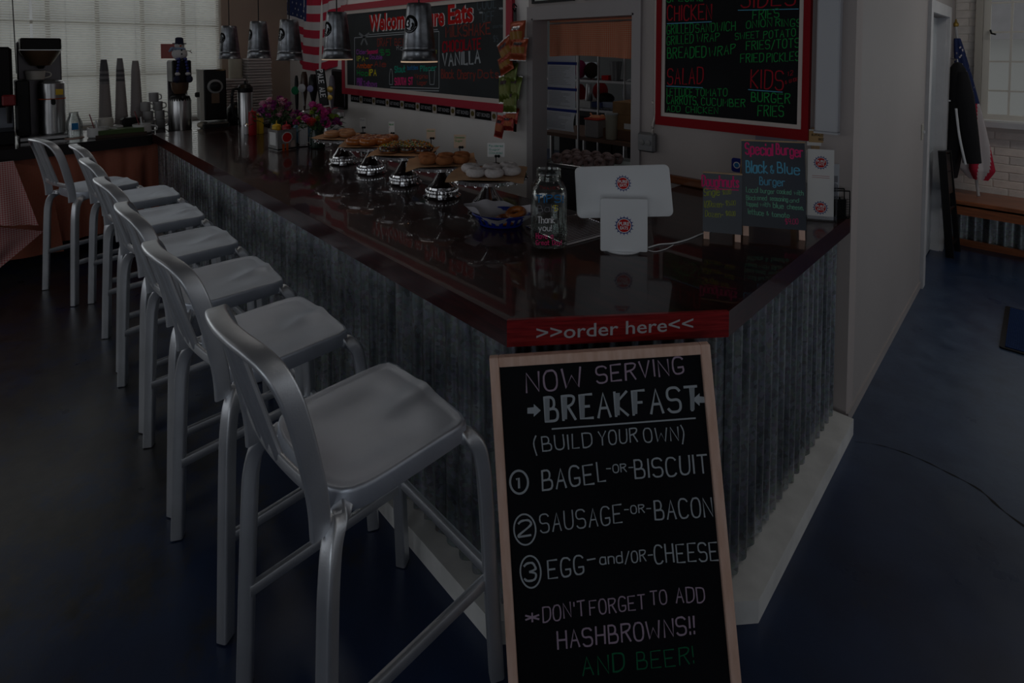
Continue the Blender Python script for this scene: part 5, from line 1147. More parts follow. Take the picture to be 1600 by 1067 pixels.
# dark kettle and second airpot right of the grinder
kt = thing('black_kettle', 'rounded black coffee pot right of the grinder', 'kettle', (-6.12, atX(364, 195, -6.12).y+.03, BZ)); obj('pot', MB().lathe([(.08, 0), (.09, .01), (.10, .08), (.085, .16), (.05, .21), (.02, .225), (0, .226)], 24), BLACK, kt); obj('pot_handle', MB().tube(smooth_path([(.05, .07, .20), (.06, .13, .19), (.06, .13, .09), (.05, .085, .05)], 4), .01, 8), BLACK, kt)
ap2 = thing('steel_airpot', 'steel vacuum jug with black spouted lid behind the tall red bottle', 'airpot', (-5.85, atX(384, 195, -5.85).y, BZ))
def zp(v): return atX(384, v, -5.85).z-BZ
obj('jug_body', MB().lathe([(.065, 0), (.07, .006), (.07, zp(143)), (.062, zp(140)), (0, zp(140))], 24), STEEL, ap2); obj('jug_lid', MB().lathe([(.072, zp(144)), (.075, zp(137)), (.05, zp(132)), (.012, zp(131)), (.010, zp(127)), (0, zp(126))], 22), BLACK, ap2); obj('jug_handle', MB().tube(smooth_path([(.0, -.07, zp(138)), (0, -.12, zp(142)), (0, -.12, zp(175)), (0, -.07, zp(185))], 4), .014, 8), BLACK, ap2)
# stacked white takeaway boxes
BXW = mat('white_takeaway_box', (.50, .45, .44), .7)
def boxstack(u0, u1, v0, v1, x, n, lb, gname):
    y0 = atX(u0, v1, x).y; y1 = atX(u1, v1, x).y; zb = BZ; zt = atX((u0+u1)/2, v0, x).z; h = (zt-zb)/n
    rr = random.Random(n)
    for k in range(n):
        t = thing('takeaway_box', lb % ['lowest', 'second from bottom', 'third from bottom', 'fourth from bottom', 'fifth from bottom', 'sixth from bottom', 'seventh from bottom', 'eighth from bottom', 'ninth from bottom', 'tenth from bottom', 'topmost'][k], 'box', (x-.12+rr.uniform(-.006, .006), (y0+y1)/2+rr.uniform(-.005, .005), zb+h*k), rr.uniform(-.02, .02), gname)
        obj('tray', MB().box((0, 0, h*.23), (.24, (y1-y0), h*.44), r=.006), BXW, t, 0); obj('lid', MB().box((0, 0, h*.72), (.236, (y1-y0)*.985, h*.46), r=.012), BXW, t, 0)
boxstack(389, 427, 91, 205, -6.25, 11, 'white takeaway box in the taller stack by the tan wall, %s', 'taller stack of takeaway boxes')
boxstack(354, 388, 123, 205, -6.28, 8, 'white takeaway box in the shorter stack, %s', 'shorter stack of takeaway boxes')
tag(obj('paper_roll', MB().lathe([(.07, 0), (.07, .22), (.02, .22), (.02, 0)], 20), mat('cream_paper', (.48, .44, .36), .8)), 'cream paper roll standing on the shorter stack of takeaway boxes', 'paper roll').location = (-6.42, atX(368, 110, -6.42).y, atX(371, 123, -6.28).z+.001)
# beer tap handles behind the flowers
TX, TY = -5.15, 2.50
tt = thing('beer_tower', 'dark steel beer tower carrying five tap handles behind the flowers', 'beer tower', (TX, TY, 0))
obj('cooler', MB().box((0, 0, .45), (1.5, .55, .90), r=.01), MATS['black_machine'], tt); obj('column', MB().lathe([(.06, .90), (.05, .92), (.045, 1.12)], 20), STEEL, tt); obj('crossbar', MB().box((0, 0, 1.14), (.60, .08, .08), r=.02), STEEL, tt)
def hz(v): return atY(500, v, TY).z
for k, (u, v0, v1, nme, lb, mt, w0, w1) in enumerate(((464, 118, 170, 'g', 'green-badged black tap handle, leftmost on the beer tower', BLACK, .016, .022), (476, 112, 168, 's', 'dark tap handle with a round silver badge', mat('brown_handle', (.05, .025, .015), .3), .014, .040), (490, 116, 165, 'b', 'broad black tap handle with a blue patch', BLACK, .02, .05), (507, 108, 165, 'w', 'tilted flat black tap handle lettered in white', BLACK, .03, .034), (519, 118, 165, 'y', 'dark tap handle with two yellow round badges, rightmost', mat('grey_handle', (.14, .13, .16), .4), .016, .03))):
    p0 = atY(u, v1, TY-.09); p1 = atY(u, v0, TY-.09); h = p1.z-p0.z
    t = thing('tap_handle', lb, 'tap handle', (p0.x, TY-.09, p0.z), math.radians(30), 'beer tap handles')
    M = Matrix.Rotation(-.13 if nme == 'w' else 0, 4, 'Y')
    if nme == 'w':
        obj('paddle', MB().box((0, 0, h/2), (.10, .02, h), M, r=.004), mt, t, 0); q = type_text('BOULDER', h*.72, .05, bold=.02); T = M @ Matrix.Translation((.028, -.0105, h*.97)) @ Matrix.Rotation(PI/2, 4, 'X') @ Matrix.Rotation(-PI/2, 4, 'Z'); q = stroke_text('PALE ALE', h*.75, .055, .011, jit=0); q.v = [tuple(T @ Vector(a)) for a in q.v]; q.v = [(a-.05, b, c) for a, b, c in q.v]; obj('lettering', q, INKS['white'], t, 0)
    else:
        obj('shaft', MB().lathe([(.008, -.03), (.012, 0), (w0, h*.15), (w1, h*.6), (w1*.8, h*.9), (w1*.5, h), (0, h)], 16), mt, t)
        bc_ = {'g': (INKS['dgreen'], .045), 's': (mat('silver_badge', (.42, .42, .44), .3), .045), 'b': (mat('lilac_badge', (.20, .20, .38), .5), .035), 'y': (mat('brass_badge', (.40, .26, .06), .3, .6), .032)}[nme]
        obj('badge', MB().lathe([(bc_[1], 0), (bc_[1], .008), (bc_[1]*.7, .012), (0, .012)], 20, Matrix.Translation((0, -w1*.9, h*.55)) @ Matrix.Rotation(PI/2, 4, 'X')), bc_[0], t)
        if nme == 's': obj('pointer', MB().tube([(0, -.03, h*.45), (.01, -.02, .02)], .008, 6), bc_[0], t)
        if nme == 'y': obj('badge', MB().lathe([(.026, 0), (.026, .008), (0, .010)], 20, Matrix.Translation((0, -w1*.9, h*.28)) @ Matrix.Rotation(PI/2, 4, 'X')), bc_[0], t)
    obj('faucet', MB().tube(smooth_path([(0, .08, -.03), (0, 0, -.03), (0, -.03, -.05), (0, -.035, -.10)], 3), .012, 8), CHROME, t)
a = atY(518, 108, YW-.03); b = atY(540, 172, YW-.03)
bpn = thing('black_wall_panel', 'rounded black panel on the wall behind the right tap handles', 'panel', ((a.x+b.x)/2-.0, YW-.002, b.z)); q = MB(); q.prism(rrect(b.x-a.x, a.z-b.z, .03, 4), 0, .03, Matrix.Translation((0, 0, (a.z-b.z)/2)) @ Matrix.Rotation(PI/2, 4, 'X')); obj('panel_body', q, BLACK, bpn, 40)
obj('panel_rim', MB().tube([(x, -.03, y+(a.z-b.z)/2) for x, y in rrect(b.x-a.x-.03, a.z-b.z-.03, .03, 4)], .004, 6, closed=True), MATS['grey_handle'], bpn)
# ================================================================ HANGING LAMPS
BUL = mat('warm_bulb', (1, .8, .5), .3, emit=(1.0, .62, .30), estr=14)
def make_lamp():
    t = thing('pendant_lamp', 'x', 'lamp')
    R0, R1, H = .100, .068, .325
    obj('shade', MB().lathe([(R0-.002, 0), (R0+.004, .0), (R0+.005, .004), (R0, .010), (R0-.006, .055), (R0-.004, .060), (R0-.009, .066), (R0-.010, .080), (R0-.008, .085), (R1+.002, H-.02), (R1, H), (R1-.004, H+.006), (.010, H+.008), (.010, H+.005), (R1-.006, H+.001), (R1-.002, H-.02), (R0-.012, .08), (R0-.004, .004)], 40, cap=False), GALV, t, 50, label='galvanised bucket shade')
    obj('socket', MB().lathe([(.022, H-.09), (.024, H-.02), (.012, H+.004)], 16), BLACK, t)
    obj('bulb', MB().ball((0, 0, H-.13), .032, n=14, sc=(1, 1, 1.2)), BUL, t)
    obj('cord', MB().tube([(0, 0, H), (0, 0, 3.4-1.70)], .0045, 6), BLACK, t)
    # round brewery badge wrapped on the shade, facing the room
    def wrap(mb, zc, th0, off):
        out = []
        for x, y, z in mb.v:
            zz = zc+y; r = R0-.008+(R1-R0+.010)*(zz-.085)/(H-.105)+off+z; th = th0+x/.086; out.append((r*math.sin(th), -r*math.cos(th), zz))
        mb.v = out; return mb
    th0 = math.radians(-12)
    def disc(r, n=32, rings=4):
        m = MB(); vs = [(0, 0, 0)]; 
        for j in range(1, rings+1):
            for k in range(n): vs.append((r*j/rings*math.cos(2*PI*k/n), r*j/rings*math.sin(2*PI*k/n), 0))
        fs = [(0, 1+k, 1+(k+1) % n) for k in range(n)]
        for j in range(rings-1):
            for k in range(n): a = 1+j*n; fs.append((a+k, a+n+k, a+n+(k+1) % n, a+(k+1) % n))
        return m.add(vs, fs)
    def ring(r0, r1, n=40):
        m = MB(); vs = []
        for k in range(n): a = 2*PI*k/n; vs += [(r0*math.cos(a), r0*math.sin(a), 0), (r1*math.cos(a), r1*math.sin(a), 0)]
        return m.add(vs, [(2*k, 2*k+1, (2*k+3) % (2*n), (2*k+2) % (2*n)) for k in range(n)])
    zc = .21
    obj('badge_ring', wrap(ring(.033, .052), zc, th0, .0012), INKS['black'], t, 0)
    c = stroke_text('3', .022, .044, .007, jit=0); shift(c, -.026, -.016, 0); obj('badge_number', wrap(c, zc, th0, .0016), INKS['black'], t, 0)
    c = MB(); c.add([(.006, -.028, 0), (.014, -.030, 0), (.028, -.014, 0), (.030, .002, 0), (.018, .010, 0), (.012, .002, 0), (.018, -.006, 0)], [(0, 1, 2, 3, 4, 5, 6)]); obj('badge_hops', wrap(c, zc, th0, .0016), INKS['black'], t, 0)
    m = type_text('BROTHERS', .10, .012, bold=.01); m.v = [((.0375+y)*math.sin((x-.05)/.040), -(.0375+.012-y)*math.cos((x-.05)/.040), z) for x, y, z in m.v]
    # letters run along the lower arc
    obj('lettering', wrap(m, zc, th0, .0018), INKS['silver'], t, 0)
    return t
lamp = make_lamp()
LP = [(-2.556, 1.800, 1.705, 12, 'galvanised bucket pendant lamp nearest the camera, its round badge showing a 3', 38), (-3.548, 1.80, 1.705, -5, 'second galvanised bucket pendant lamp, in front of the flag', -8), (-4.36, 1.80, 1.685, -5, 'third galvanised bucket pendant lamp, in the middle of the five', 10), (-5.03, 1.80, 1.695, -20, 'fourth galvanised bucket pendant lamp, above the taller box stack', -10), (-5.828, 1.80, 1.68, 0, 'farthest galvanised bucket pendant lamp, above the black grinder', -5)]
for i, (x, y, z, a, lb, a2) in enumerate(LP):
    o = lamp if i == 0 else copy_tree(lamp); place(o, (x, y, z), math.radians([27, 15, 20, 7, 25][i])); o['label'] = lb; o['group'] = 'bucket pendant lamps over the bar'
    l = bpy.data.lights.new('lamp_light', 'POINT'); l.energy = [2.2, 1.8, .8, .4, .4][i]; l.color = (1, .62, .32); l.shadow_soft_size = .04; q = bpy.data.objects.new('lamp_light', l); COL.objects.link(q); q.location = (x, y, z+.11)
for i, o in enumerate([lamp]+[q for q in COL.objects if q.name == 'pendant_lamp.001']):
    obj('glowing_rim', MB().lathe([(.099, -.006), (.1045, -.006), (.1045, .001), (.099, .001)], 40, cap=False), mat('warm_glow_rim_%d' % i, (1, .8, .6), .4, emit=(1.0, .66, .42), estr=[1.6, .9][i]), o, 40, label='added glowing ring imitating the lit rim of the shade')  # emissive ring added in place of bulb light on the rim
# unseen ceiling lights; all but the kitchen one are added to brighten surfaces
def unseen_ceiling_light(x, y, sx, sy, rad, lb, z=3.4):
    t = thing('unseen_ceiling_light', lb, 'lamp', (x, y, z-.05)); obj('housing', MB().box((0, 0, .02), (sx+.06, sy+.06, .05)), WHITE, t, 0)
    obj('diffuser', MB().box((0, 0, -.012), (sx, sy, .006)), mat('unseen_light_diffuser_%d' % rad, (1, 1, 1), .5, emit=(1, .95, .88), estr=rad), t, 0)
unseen_ceiling_light(-3.2, -.6, 1.2, .3, 3, 'long ceiling light over the stools'); unseen_ceiling_light(.8, 1.5, 1.2, .3, 4, 'long ceiling light over the entrance floor')
unseen_ceiling_light(-4.3, 1.95, 2.4, .25, 8, 'long ceiling light between the bar and the welcome board')  # added fill for the left white wall
unseen_ceiling_light(1.1, 4.9, 1.5, .4, 25, 'long ceiling light over the bench by the right window')  # added fill for the bricks and entrance floor
unseen_ceiling_light(-2.6, 4.3, 1.2, .3, 8, 'long ceiling light in the kitchen')
# ================================================================ MENU WALL
# ---- large welcome board
def wallframe(x, z, y=YW-.03): return frame(Vector((x, y, z)), (1, 0, 0), (0, 0, 1))
YB = YW-.028
q0 = atY(547, 151, YB); q1 = atY(777, 176, YB); BX0 = -5.45; BX1 = atY(801, 50, YB).x; BZ0 = 1.31; BZ1 = 2.19
BZ0 = (atY(548, 151, YB).z+atY(775, 170, YB).z)/2; BZ1 = atY(600, .5, YB).z
T = wallframe(BX0, BZ0, YB); WBd = thing('welcome_board', 'wide red-framed chalkboard reading Welcome to Pure Eats with drinks listed', 'chalkboard', T=T); PL = Plane(T); BW = BX1-BX0; BH = BZ1-BZ0
f = .065; m_ = .036
obj('board', MB().box((BW/2, BH/2, -.012), (BW-.1, BH-.1, .012)), mat('grey_chalkboard', (.022, .027, .032), .7, 0, .2, 3), WBd, 0)
for nm, c, s in (('frame_side', (f/2, BH/2, -.008), (f, BH, .032)), ('frame_side', (BW-f/2, BH/2, -.008), (f, BH, .032)), ('frame_top', (BW/2, BH-f/2, -.008), (BW-2*f, f, .032)), ('frame_bottom', (BW/2, f/2, -.008), (BW-2*f, f, .032))): obj(nm, MB().box(c, s), PAINTRED2, WBd, 0)
g = f+m_/2
for c, s in (((g, BH/2, -.008), (m_, BH-2*f, .020)), ((BW-g, BH/2, -.008), (m_, BH-2*f, .020)), ((BW/2, BH-g, -.008), (BW-2*f-2*m_, m_, .020)), ((BW/2, g, -.008), (BW-2*f-2*m_, m_, .020))): obj('white_edging', MB().box(c, s), MATWHITE, WBd, 0)
zb = -.0055
def BT(*a, **k): k.setdefault('z', zb); return PL.text(WBd, *a, **k)
for off, ik in ((1.6, 'white'), (0, 'logored')):
    BT('Welcome', (577+off, 48+off*.6), (641+off, 42+off*.6), 24, ik, typed=True, bold=.045 if off else .035, z=zb+(0 if off else .0009)); BT('to', (645+off, 42), (656+off, 41), 20, ik, typed=True, bold=.045 if off else .035, z=zb+(0 if off else .0009)); BT('Pure', (661+off, 41), (694+off, 39), 26, ik, typed=True, bold=.045 if off else .035, z=zb+(0 if off else .0009)); BT('Eats', (700+off, 37), (739+off, 33), 29, ik, typed=True, bold=.045 if off else .035, z=zb+(0 if off else .0009))
for tx, p0, p1, h, ik, sw in (('COOL', (746, 15), (775, 12), 17, 'dim', .12), ('OFF', (754, 34), (772, 32), 14, 'dim', .12), ('*', (749, 23), (754, 23), 7, 'chalk', .14), ('*', (780, 17), (786, 17), 8, 'chalk', .14), ('MILKSHAKE', (697, 58), (766, 53), 16, 'dred', .15), ('assorted', (770, 44), (787, 42), 5, 'dim', .12), ('$5', (771, 65), (778, 65), 9, 'dim', .13), ('CHOCOLATE', (692, 81), (751, 76), 15, 'red', .18), ('VANILLA', (692, 103), (750, 98), 18, 'chalk', .18), ('Black Cherry', (690, 122), (743, 123), 13, 'dred', .14), ('Dots', (747, 121), (779, 122), 12, 'dred', .14),
        ('DRAFT', (590, 72), (612, 71), 11, 'dred', .16), ('BEER', (617, 71), (640, 71), 10, 'dred', .16), ('Cider', (557, 84), (573, 84), 6, 'purple', .2), ('Seasonal', (574, 84), (590, 83), 6, 'pink', .2), ('$5', (594, 86), (609, 86), 8, 'green', .2), ('IPA-', (558, 95), (575, 95), 7, 'lime', .22), ('Double', (578, 92), (597, 92), 6, 'purple', .2), ('Amber', (558, 106), (582, 106), 7, 'orange', .25), ('Ale', (585, 104), (603, 104), 8, 'dred', .2), ('Hop', (558, 117), (575, 118), 7, 'green', .25), ('IPA', (577, 118), (588, 118), 9, 'yellow', .2), ('PBR', (558, 134), (566, 134), 11, 'purple', .2), ('Tallboys', (568, 135), (589, 135), 8, 'purple', .18),
        ('Stout', (617, 113), (633, 112), 9, 'teal', .2), ('bottles', (637, 109), (653, 108), 6, 'blue', .18), ('Pilsner', (657, 111), (682, 110), 8, 'teal', .18), ('SOUTH ST', (617, 132), (645, 132), 10, 'pink', .2), ('Virginia', (648, 122), (668, 122), 6, 'dred', .2), ('Lager', (652, 132), (667, 132), 6, 'dred', .2), ('Root', (620, 78), (640, 78), 7, 'chalk', .12), ('Soda', (665, 84), (682, 83), 7, 'lime', .12)):
    BT(tx, p0, p1, h, ik, sw=sw*1.1, seed=len(tx)+ord(tx[0]))
l = MB(); 
for a, b in (((554, 133), (554, 59)), ((554, 59), (686, 49)), ((686, 49), (686, 138)), ((686, 138), (610, 136)), ((610, 140), (686, 142)), ((577, 54), (684, 46))): PL.line(l, a, b, 1.2, zb)
for cx_, ww, hh in ((611, 2.5, 24), (675, 4.5, 22)):
    y1 = 132; P_ = [(cx_-ww, y1), (cx_-ww, y1-hh*.6), (cx_-ww*.4, y1-hh), (cx_+ww*.4, y1-hh), (cx_+ww, y1-hh*.6), (cx_+ww, y1), (cx_-ww, y1)] if ww < 4 else [(cx_-ww*.7, y1), (cx_-ww, y1-hh), (cx_+ww, y1-hh), (cx_+ww*.7, y1), (cx_-ww*.7, y1)]
    for a, b in zip(P_, P_[1:]): PL.line(l, a, b, 1.0, zb)
obj('chalk_lines', l, INKS['chalk'], WBd, 0)
l = MB()      # chalk bow
for dx, dy in ((-8, -6), (8, -6), (-5, 12), (5, 12)): PL.line(l, (569, 58), (569+dx, 58+dy), 4, zb)
obj('chalk_bow', l, ink('soft_chalk2', (.20, .22, .24)), WBd, 0)
# ---- sticker strip below it
sx0 = atY(548, 160, YW-.004).x; sx1 = atY(777, 182, YW-.004).x; sz0 = BZ0-.083; n = 9
strip_ = thing('sticker_strip', 'row of black bumper stickers reading GET BONED under the welcome board', 'stickers', ((sx0+sx1)/2, YW-.003, sz0))
SW = sx1-sx0
for k in range(n):
    x0 = -SW/2+SW*k/n; pw = SW/n
    o = obj('sticker', MB().box((x0+pw/2, 0, .040), (pw-.004, .002, .074)), INKS['black'], strip_, 0)
    q = type_text('GET BONED', pw*.62, .030, bold=.015); Tm = Matrix.Translation((x0+.012, -.0012, .027)) @ Matrix.Rotation(PI/2, 4, 'X'); q.v = [tuple(Tm @ Vector(p)) for p in q.v]; obj('lettering', q, INKS['silver'], o, 0)
    Tm = Matrix.Translation((x0+pw*.86, -.0014, .042)) @ Matrix.Rotation(PI/2, 4, 'X')
    m = MB(Tm); m.prism(rrect(.062, .086, .018, 3), 0, .001); bdg = obj('badge', m, MATWHITE, strip_, 0)
    m = MB(Tm); m.add([(.022*math.cos(a), .022*math.sin(a), .0014) for a in [2*PI*i/18 for i in range(18)]], [tuple(range(18))]); obj('badge_disc', m, mat('olive_disc', (.15, .11, .02), .7), bdg, 0)
# ---- red-framed menu of chicken, sides, salad
YM = YW-.03; c0 = atY(1026, 195, YM); c1 = atY(1262, 219, YM); MX0, MX1, MZ0 = c0.x-.004, c1.x+.003, (c0.z+c1.z)/2; MZ1 = 2.62
T = wallframe(MX0, MZ0, YM); MB_ = thing('menu_board', 'dark red framed menu board listing chicken, salad, sides and kids meals in green', 'chalkboard', T=T); PL = Plane(T); BW = MX1-MX0; BH = MZ1-MZ0; f = .031; m_ = .021
f2_ = .052
obj('board', MB().box((BW/2, BH/2, -.012), (BW-.05, BH-.05, .012)), SLATE, MB_, 0)
for nm, c, s in (('frame_side', (f/2, BH/2, -.006), (f, BH, .034)), ('frame_side', (BW-f/2, BH/2, -.006), (f, BH, .034)), ('frame_top', (BW/2, BH-f/2, -.006), (BW-2*f, f, .034)), ('frame_bottom', (BW/2, f2_/2, -.006), (BW-2*f, f2_, .034))): obj(nm, MB().box(c, s), PAINTRED, MB_, 0)
g = f+m_/2
for c, s in (((g, (BH+f2_-f)/2, -.008), (m_, BH-f-f2_, .018)), ((BW-g, (BH+f2_-f)/2, -.008), (m_, BH-f-f2_, .018)), ((BW/2, BH-g, -.008), (BW-2*f-2*m_, m_, .018)), ((BW/2, f2_+m_/2, -.008), (BW-2*f-2*m_, m_, .018))): obj('cream_edging', MB().box(c, s), MATWHITE, MB_, 0)
def MT(*a, **k): k.setdefault('z', zb); return PL.text(MB_, *a, **k)
for tx, p0, p1, h, ik, sw in (('SPECIAL', (1042, 3), (1098, 1), 17, 'green', .10), ('CHICKEN', (1043, 32), (1112, 30), 22, 'red', .10), ('GRILLED', (1042, 53), (1083, 51), 14, 'green', .10), ('SANDWICH', (1087, 51), (1149, 47), 13, 'green', .10), ('GRILLED', (1042, 70), (1083, 67), 13, 'green', .10), ('WRAP', (1089, 66), (1124, 64), 12, 'green', .10), ('BREADED', (1043, 91), (1103, 89), 16, 'green', .10), ('WRAP', (1108, 89), (1149, 83), 14, 'green', .10),
        ('SALAD', (1043, 132), (1098, 131), 24, 'red', .08), ('LETTUCE', (1042, 149), (1082, 150), 11, 'green', .12), ('TOMATO', (1087, 150), (1136, 150), 11, 'green', .12), ('CARROTS,', (1042, 162), (1090, 164), 12, 'green', .12), ('CUCUMBER', (1096, 164), (1164, 167), 11, 'green', .12), ('ADD CHICKEN', (1042, 174), (1122, 178), 9, 'green', .12),
        ('SIDES', (1158, 12), (1242, 8), 26, 'red', .09), ('FRIES', (1176, 30), (1217, 27), 13, 'green', .12), ('ONION', (1166, 44), (1206, 41), 11, 'green', .12), ('RINGS', (1212, 41), (1252, 41), 11, 'green', .12), ('SWEET', (1149, 62), (1186, 59), 10, 'green', .12), ('POTATO', (1193, 60), (1243, 56), 11, 'green', .12), ('FRIES/TOTS', (1166, 78), (1249, 74), 13, 'green', .11), ('FRIED', (1157, 98), (1193, 96), 13, 'green', .11), ('PICKLES', (1198, 97), (1249, 94), 13, 'green', .11),
        ('KIDS', (1173, 136), (1223, 140), 28, 'red', .07), ('12', (1231, 119), (1239, 117), 7, 'red', .10), ('& UNDER', (1227, 131), (1250, 125), 5, 'red', .14), ('BURGER', (1174, 158), (1234, 162), 14, 'green', .12), ('FRIES', (1184, 181), (1224, 182), 16, 'green', .10)):
    MT(tx, p0, p1, h, ik, sw=sw*.92, seed=len(tx)+ord(tx[0])+ord(tx[-1]))
l = MB()
for a, b in (((1042, 37), (1112, 34)), ((1153, 16), (1248, 14)), ((1041, 134.5), (1098, 137)), ((1169, 140), (1223, 144))): PL.line(l, a, b, 1.2, zb)
obj('underline', l, INKS['cyan'], MB_, 0)
# ---- raceway box, conduit, socket, sticker, framed pictures
a = atY(1272, 205, YW-.05); b = atY(1308, 209, YW-.05)
rw_ = thing('cable_raceway', 'vertical white metal raceway on the wall right of the red-framed menu', 'raceway', ((a.x+b.x)/2, YW-.001, a.z)); obj('cover', MB().box((0, -.025, (3.38-a.z)/2), (b.x-a.x, .05, 3.38-a.z), r=.006), mat('raceway_paint', (.50, .51, .55), .4), rw_, 30); obj('end_cap', MB().box((0, -.025, -.004), (b.x-a.x+.004, .052, .008)), MATS['raceway_paint'], rw_)
a = atY(1012, 222, YW-.02)
sk_ = thing('outlet_box', 'square grey metal outlet box with conduit rising left of the menu board', 'outlet', (a.x, YW-.0005, a.z)); obj('box', MB().box((0, -.022, 0), (.115, .044, .115), r=.010), mat('zinc_box', (.20, .20, .21), .45, .8), sk_, 30); obj('cover_plate', MB().box((0, -.047, 0), (.10, .006, .10), r=.003), MATS['zinc_box'], sk_)
for x in (-.022, .022): obj('socket', MB().lathe([(.017, 0), (.017, .004), (.012, .006), (0, .006)], 16, Matrix.Translation((x, -.050, 0)) @ Matrix.Rotation(PI/2, 4, 'X')), mat('grey_plastic', (.22, .22, .22), .5), sk_)
obj('conduit', MB().tube(smooth_path([(.035, -.024, .05), (.035, -.024, .10), (.048, -.02, .16), (.048, -.02, .22), (.048, -.02, .8), (.048, -.02, 3.38-a.z)], 4), .010, 10), mat('conduit_metal', (.42, .38, .36), .45, .6), sk_); obj('strap', MB().box((.048, -.012, .24), (.05, .02, .02), r=.003), MATS['conduit_metal'], sk_)
a = atY(1151, 258, YW-.003); s_ = thing('access_sticker', 'small blue and white round sticker on the wall left of the tall chalkboard', 'sticker', T=wallframe(a.x, a.z, YW-.002)); m = MB().prism(rrect(.055, .075, .012, 3), 0, .001); obj('backing', m, INKS['navy'], s_, 0); m = MB(); m.add([(.018*math.cos(t), .018*math.sin(t), .0014) for t in [2*PI*i/20 for i in range(20)]], [tuple(range(20))]); obj('roundel', m, INKS['white'], s_, 0)
m = MB(); m.add([(.013*math.cos(t), .013*math.sin(t), .0018) for t in [2*PI*i/20 for i in range(20)]], [tuple(range(20))]); obj('roundel_centre', m, INKS['blue'], s_, 0)
a = at(1, 1, 1) ; pn_ = atY(1212, 213, YW-.003); s_ = thing('wall_notice', 'grey paper notice mostly hidden behind the tall chalkboard', 'notice', T=wallframe(pn_.x, pn_.z-.09, YW-.002)); obj('sheet', MB().box((0, 0, 0), (.20, .19, .001)), mat('grey_notice', (.25, .25, .30), .8), s_, 0)
for k, (u0, u1, v1, lb) in enumerate(((831, 896, 6, 'black-framed picture whose bottom edge shows above the doorway'), (912, 960, 0.0, 'second black-framed picture above the doorway, right of the first'))):
    p = atY(u0, v1, YW-.02); r = atY(u1, v1-3, YW-.02); t = thing('framed_picture', lb, 'picture', (p.x, YW-.0005, p.z)); Wp = r.x-p.x
    obj('mount', MB().box((Wp/2, -.006, .18), (Wp-.02, .008, .34)), PAPER, t, 0)
    for c, s in (((Wp/2, -.012, .008), (Wp, .022, .018)), ((Wp/2, -.012, .352), (Wp, .022, .018)), ((.009, -.012, .18), (.018, .022, .33)), ((Wp-.009, -.012, .18), (.018, .022, .33))): obj('frame_bar', MB().box(c, s), BLACK, t, 0)
# ---- flag on the wall
fl = thing('wall_flag', 'large red and white striped flag with starred blue canton draped on the white wall', 'flag', (-6.84, YW-.03, 0))
FW, FH = 1.50, 1.14; NU, NV = 60, 52
def zf(u, v): # u along, v down
    sag = -.16*math.sin(PI*min(1, u*1.0))*(.25+.75*v)-.05*u
    return 2.84-FH*v+sag
def ff(u, v): return (FW*u*(1-.04*v), -.035*math.sin(u*17+2*v)*(.4+.6*v)-.012*math.sin(u*41)+.0, zf(u, v))
m = MB(); m.grid(lambda u, v: ff(u, v), NU, NV); m.m = []
for i in range(NU):
    for j in range(NV):
        s = int(j/NV*13); m.m.append(2 if (i/NU < .38 and s < 7) else (0 if s % 2 == 0 else 1))
FR, FWh, FB = mat('flag_red', (.50, .015, .05), .8), mat('flag_white', (.60, .56, .58), .8), mat('flag_blue', (.015, .03, .12), .8)
obj('cloth', m, [FR, FWh, FB], fl, 180)
m = MB()
for r in range(9):
    for c in range(6 if r % 2 == 0 else 5):
        u = (.38)*((c+.5)/6 if r % 2 == 0 else (c+1)/6); v = (7/13)*(r+.5)/9; x, y, z = ff(u, v)
        vs = [(x+(.019 if k % 2 == 0 else .008)*math.sin(PI*k/5), y-.004, z+(.019 if k % 2 == 0 else .008)*math.cos(PI*k/5)) for k in range(10)]; m.add(vs, [tuple(range(10))])
obj('stars', m, FWh, fl, 0, kind='stuff')
for x in (.0, 1.44): obj('pin', MB().ball((x+.01, -.0, zf(x/1.5, 0)-.01), .01, n=8), CHROME, fl)
# ---- hanging strip of snack bags
hx = atY(800, 60, YW-.06); stp = thing('clip_strip', 'dark hanging clip strip holding snack bags beside the doorway', 'clip strip', (hx.x, YW-.03, 0))
obj('strip', MB().box((.0, 0, 1.62), (.03, .004, .92)), BLACK, stp, 0); obj('hook', MB().tube(smooth_path([(0, .02, 2.09), (0, -.01, 2.11), (0, -.02, 2.08), (0, 0, 2.05)], 4), .005, 6), BLACK, stp)
def bag(u, v, w, h, rot, cols, label, grp, y=YW-.09, tilt=.15):
    p = atY(u, v, y); t = thing('snack_bag', label, 'snack bag', group=grp); t.matrix_world = Matrix.Translation(p) @ Matrix.Rotation(rot, 4, 'Y') @ Matrix.Rotation(PI/2-tilt, 4, 'X')
    rr = random.Random(int(u*7+v))
    def f(s):
        def g(a, b):
            x = (a-.5)*w; yv = (b-.5)*h; e = min(a, 1-a)*2; e2 = min(b, 1-b)*2; th = .020*(min(1, e*2.2)**.5)*(min(1, max(0, e2-.14)*2.2)**.6)+.0008
            return (x*(1-.05*math.sin(PI*b)), yv, s*th+.003*math.sin(a*21+b*9)*min(1, e*3)*min(1, e2*2))
        return g
    m = MB().grid(f(1), 14, 14); m2 = MB().grid(f(-1), 14, 14); m2.f = [q[::-1] for q in m2.f]
    obj('pouch', m.grow(m2), cols[0], t, 180)
    g1 = f(1); pb = MB().grid(lambda a, b: (lambda q: (q[0], q[1], q[2]+.0012))(g1(.08+.84*a, .30+.30*b)), 12, 6); obj('printed_band', pb, cols[1], t, 180)
    pb = MB().grid(lambda a, b: (lambda q: (q[0], q[1], q[2]+.0014))(g1(.2+.55*a, .66+.14*b)), 8, 4); obj('logo_patch', pb, cols[2], t, 180)
    for b in (.0, 1): obj('crimped_seal', MB().box(((0), (b-.5)*h*.985, 0), (w, h*.05, .002)), cols[3] if len(cols) > 3 else cols[0], t, 0)
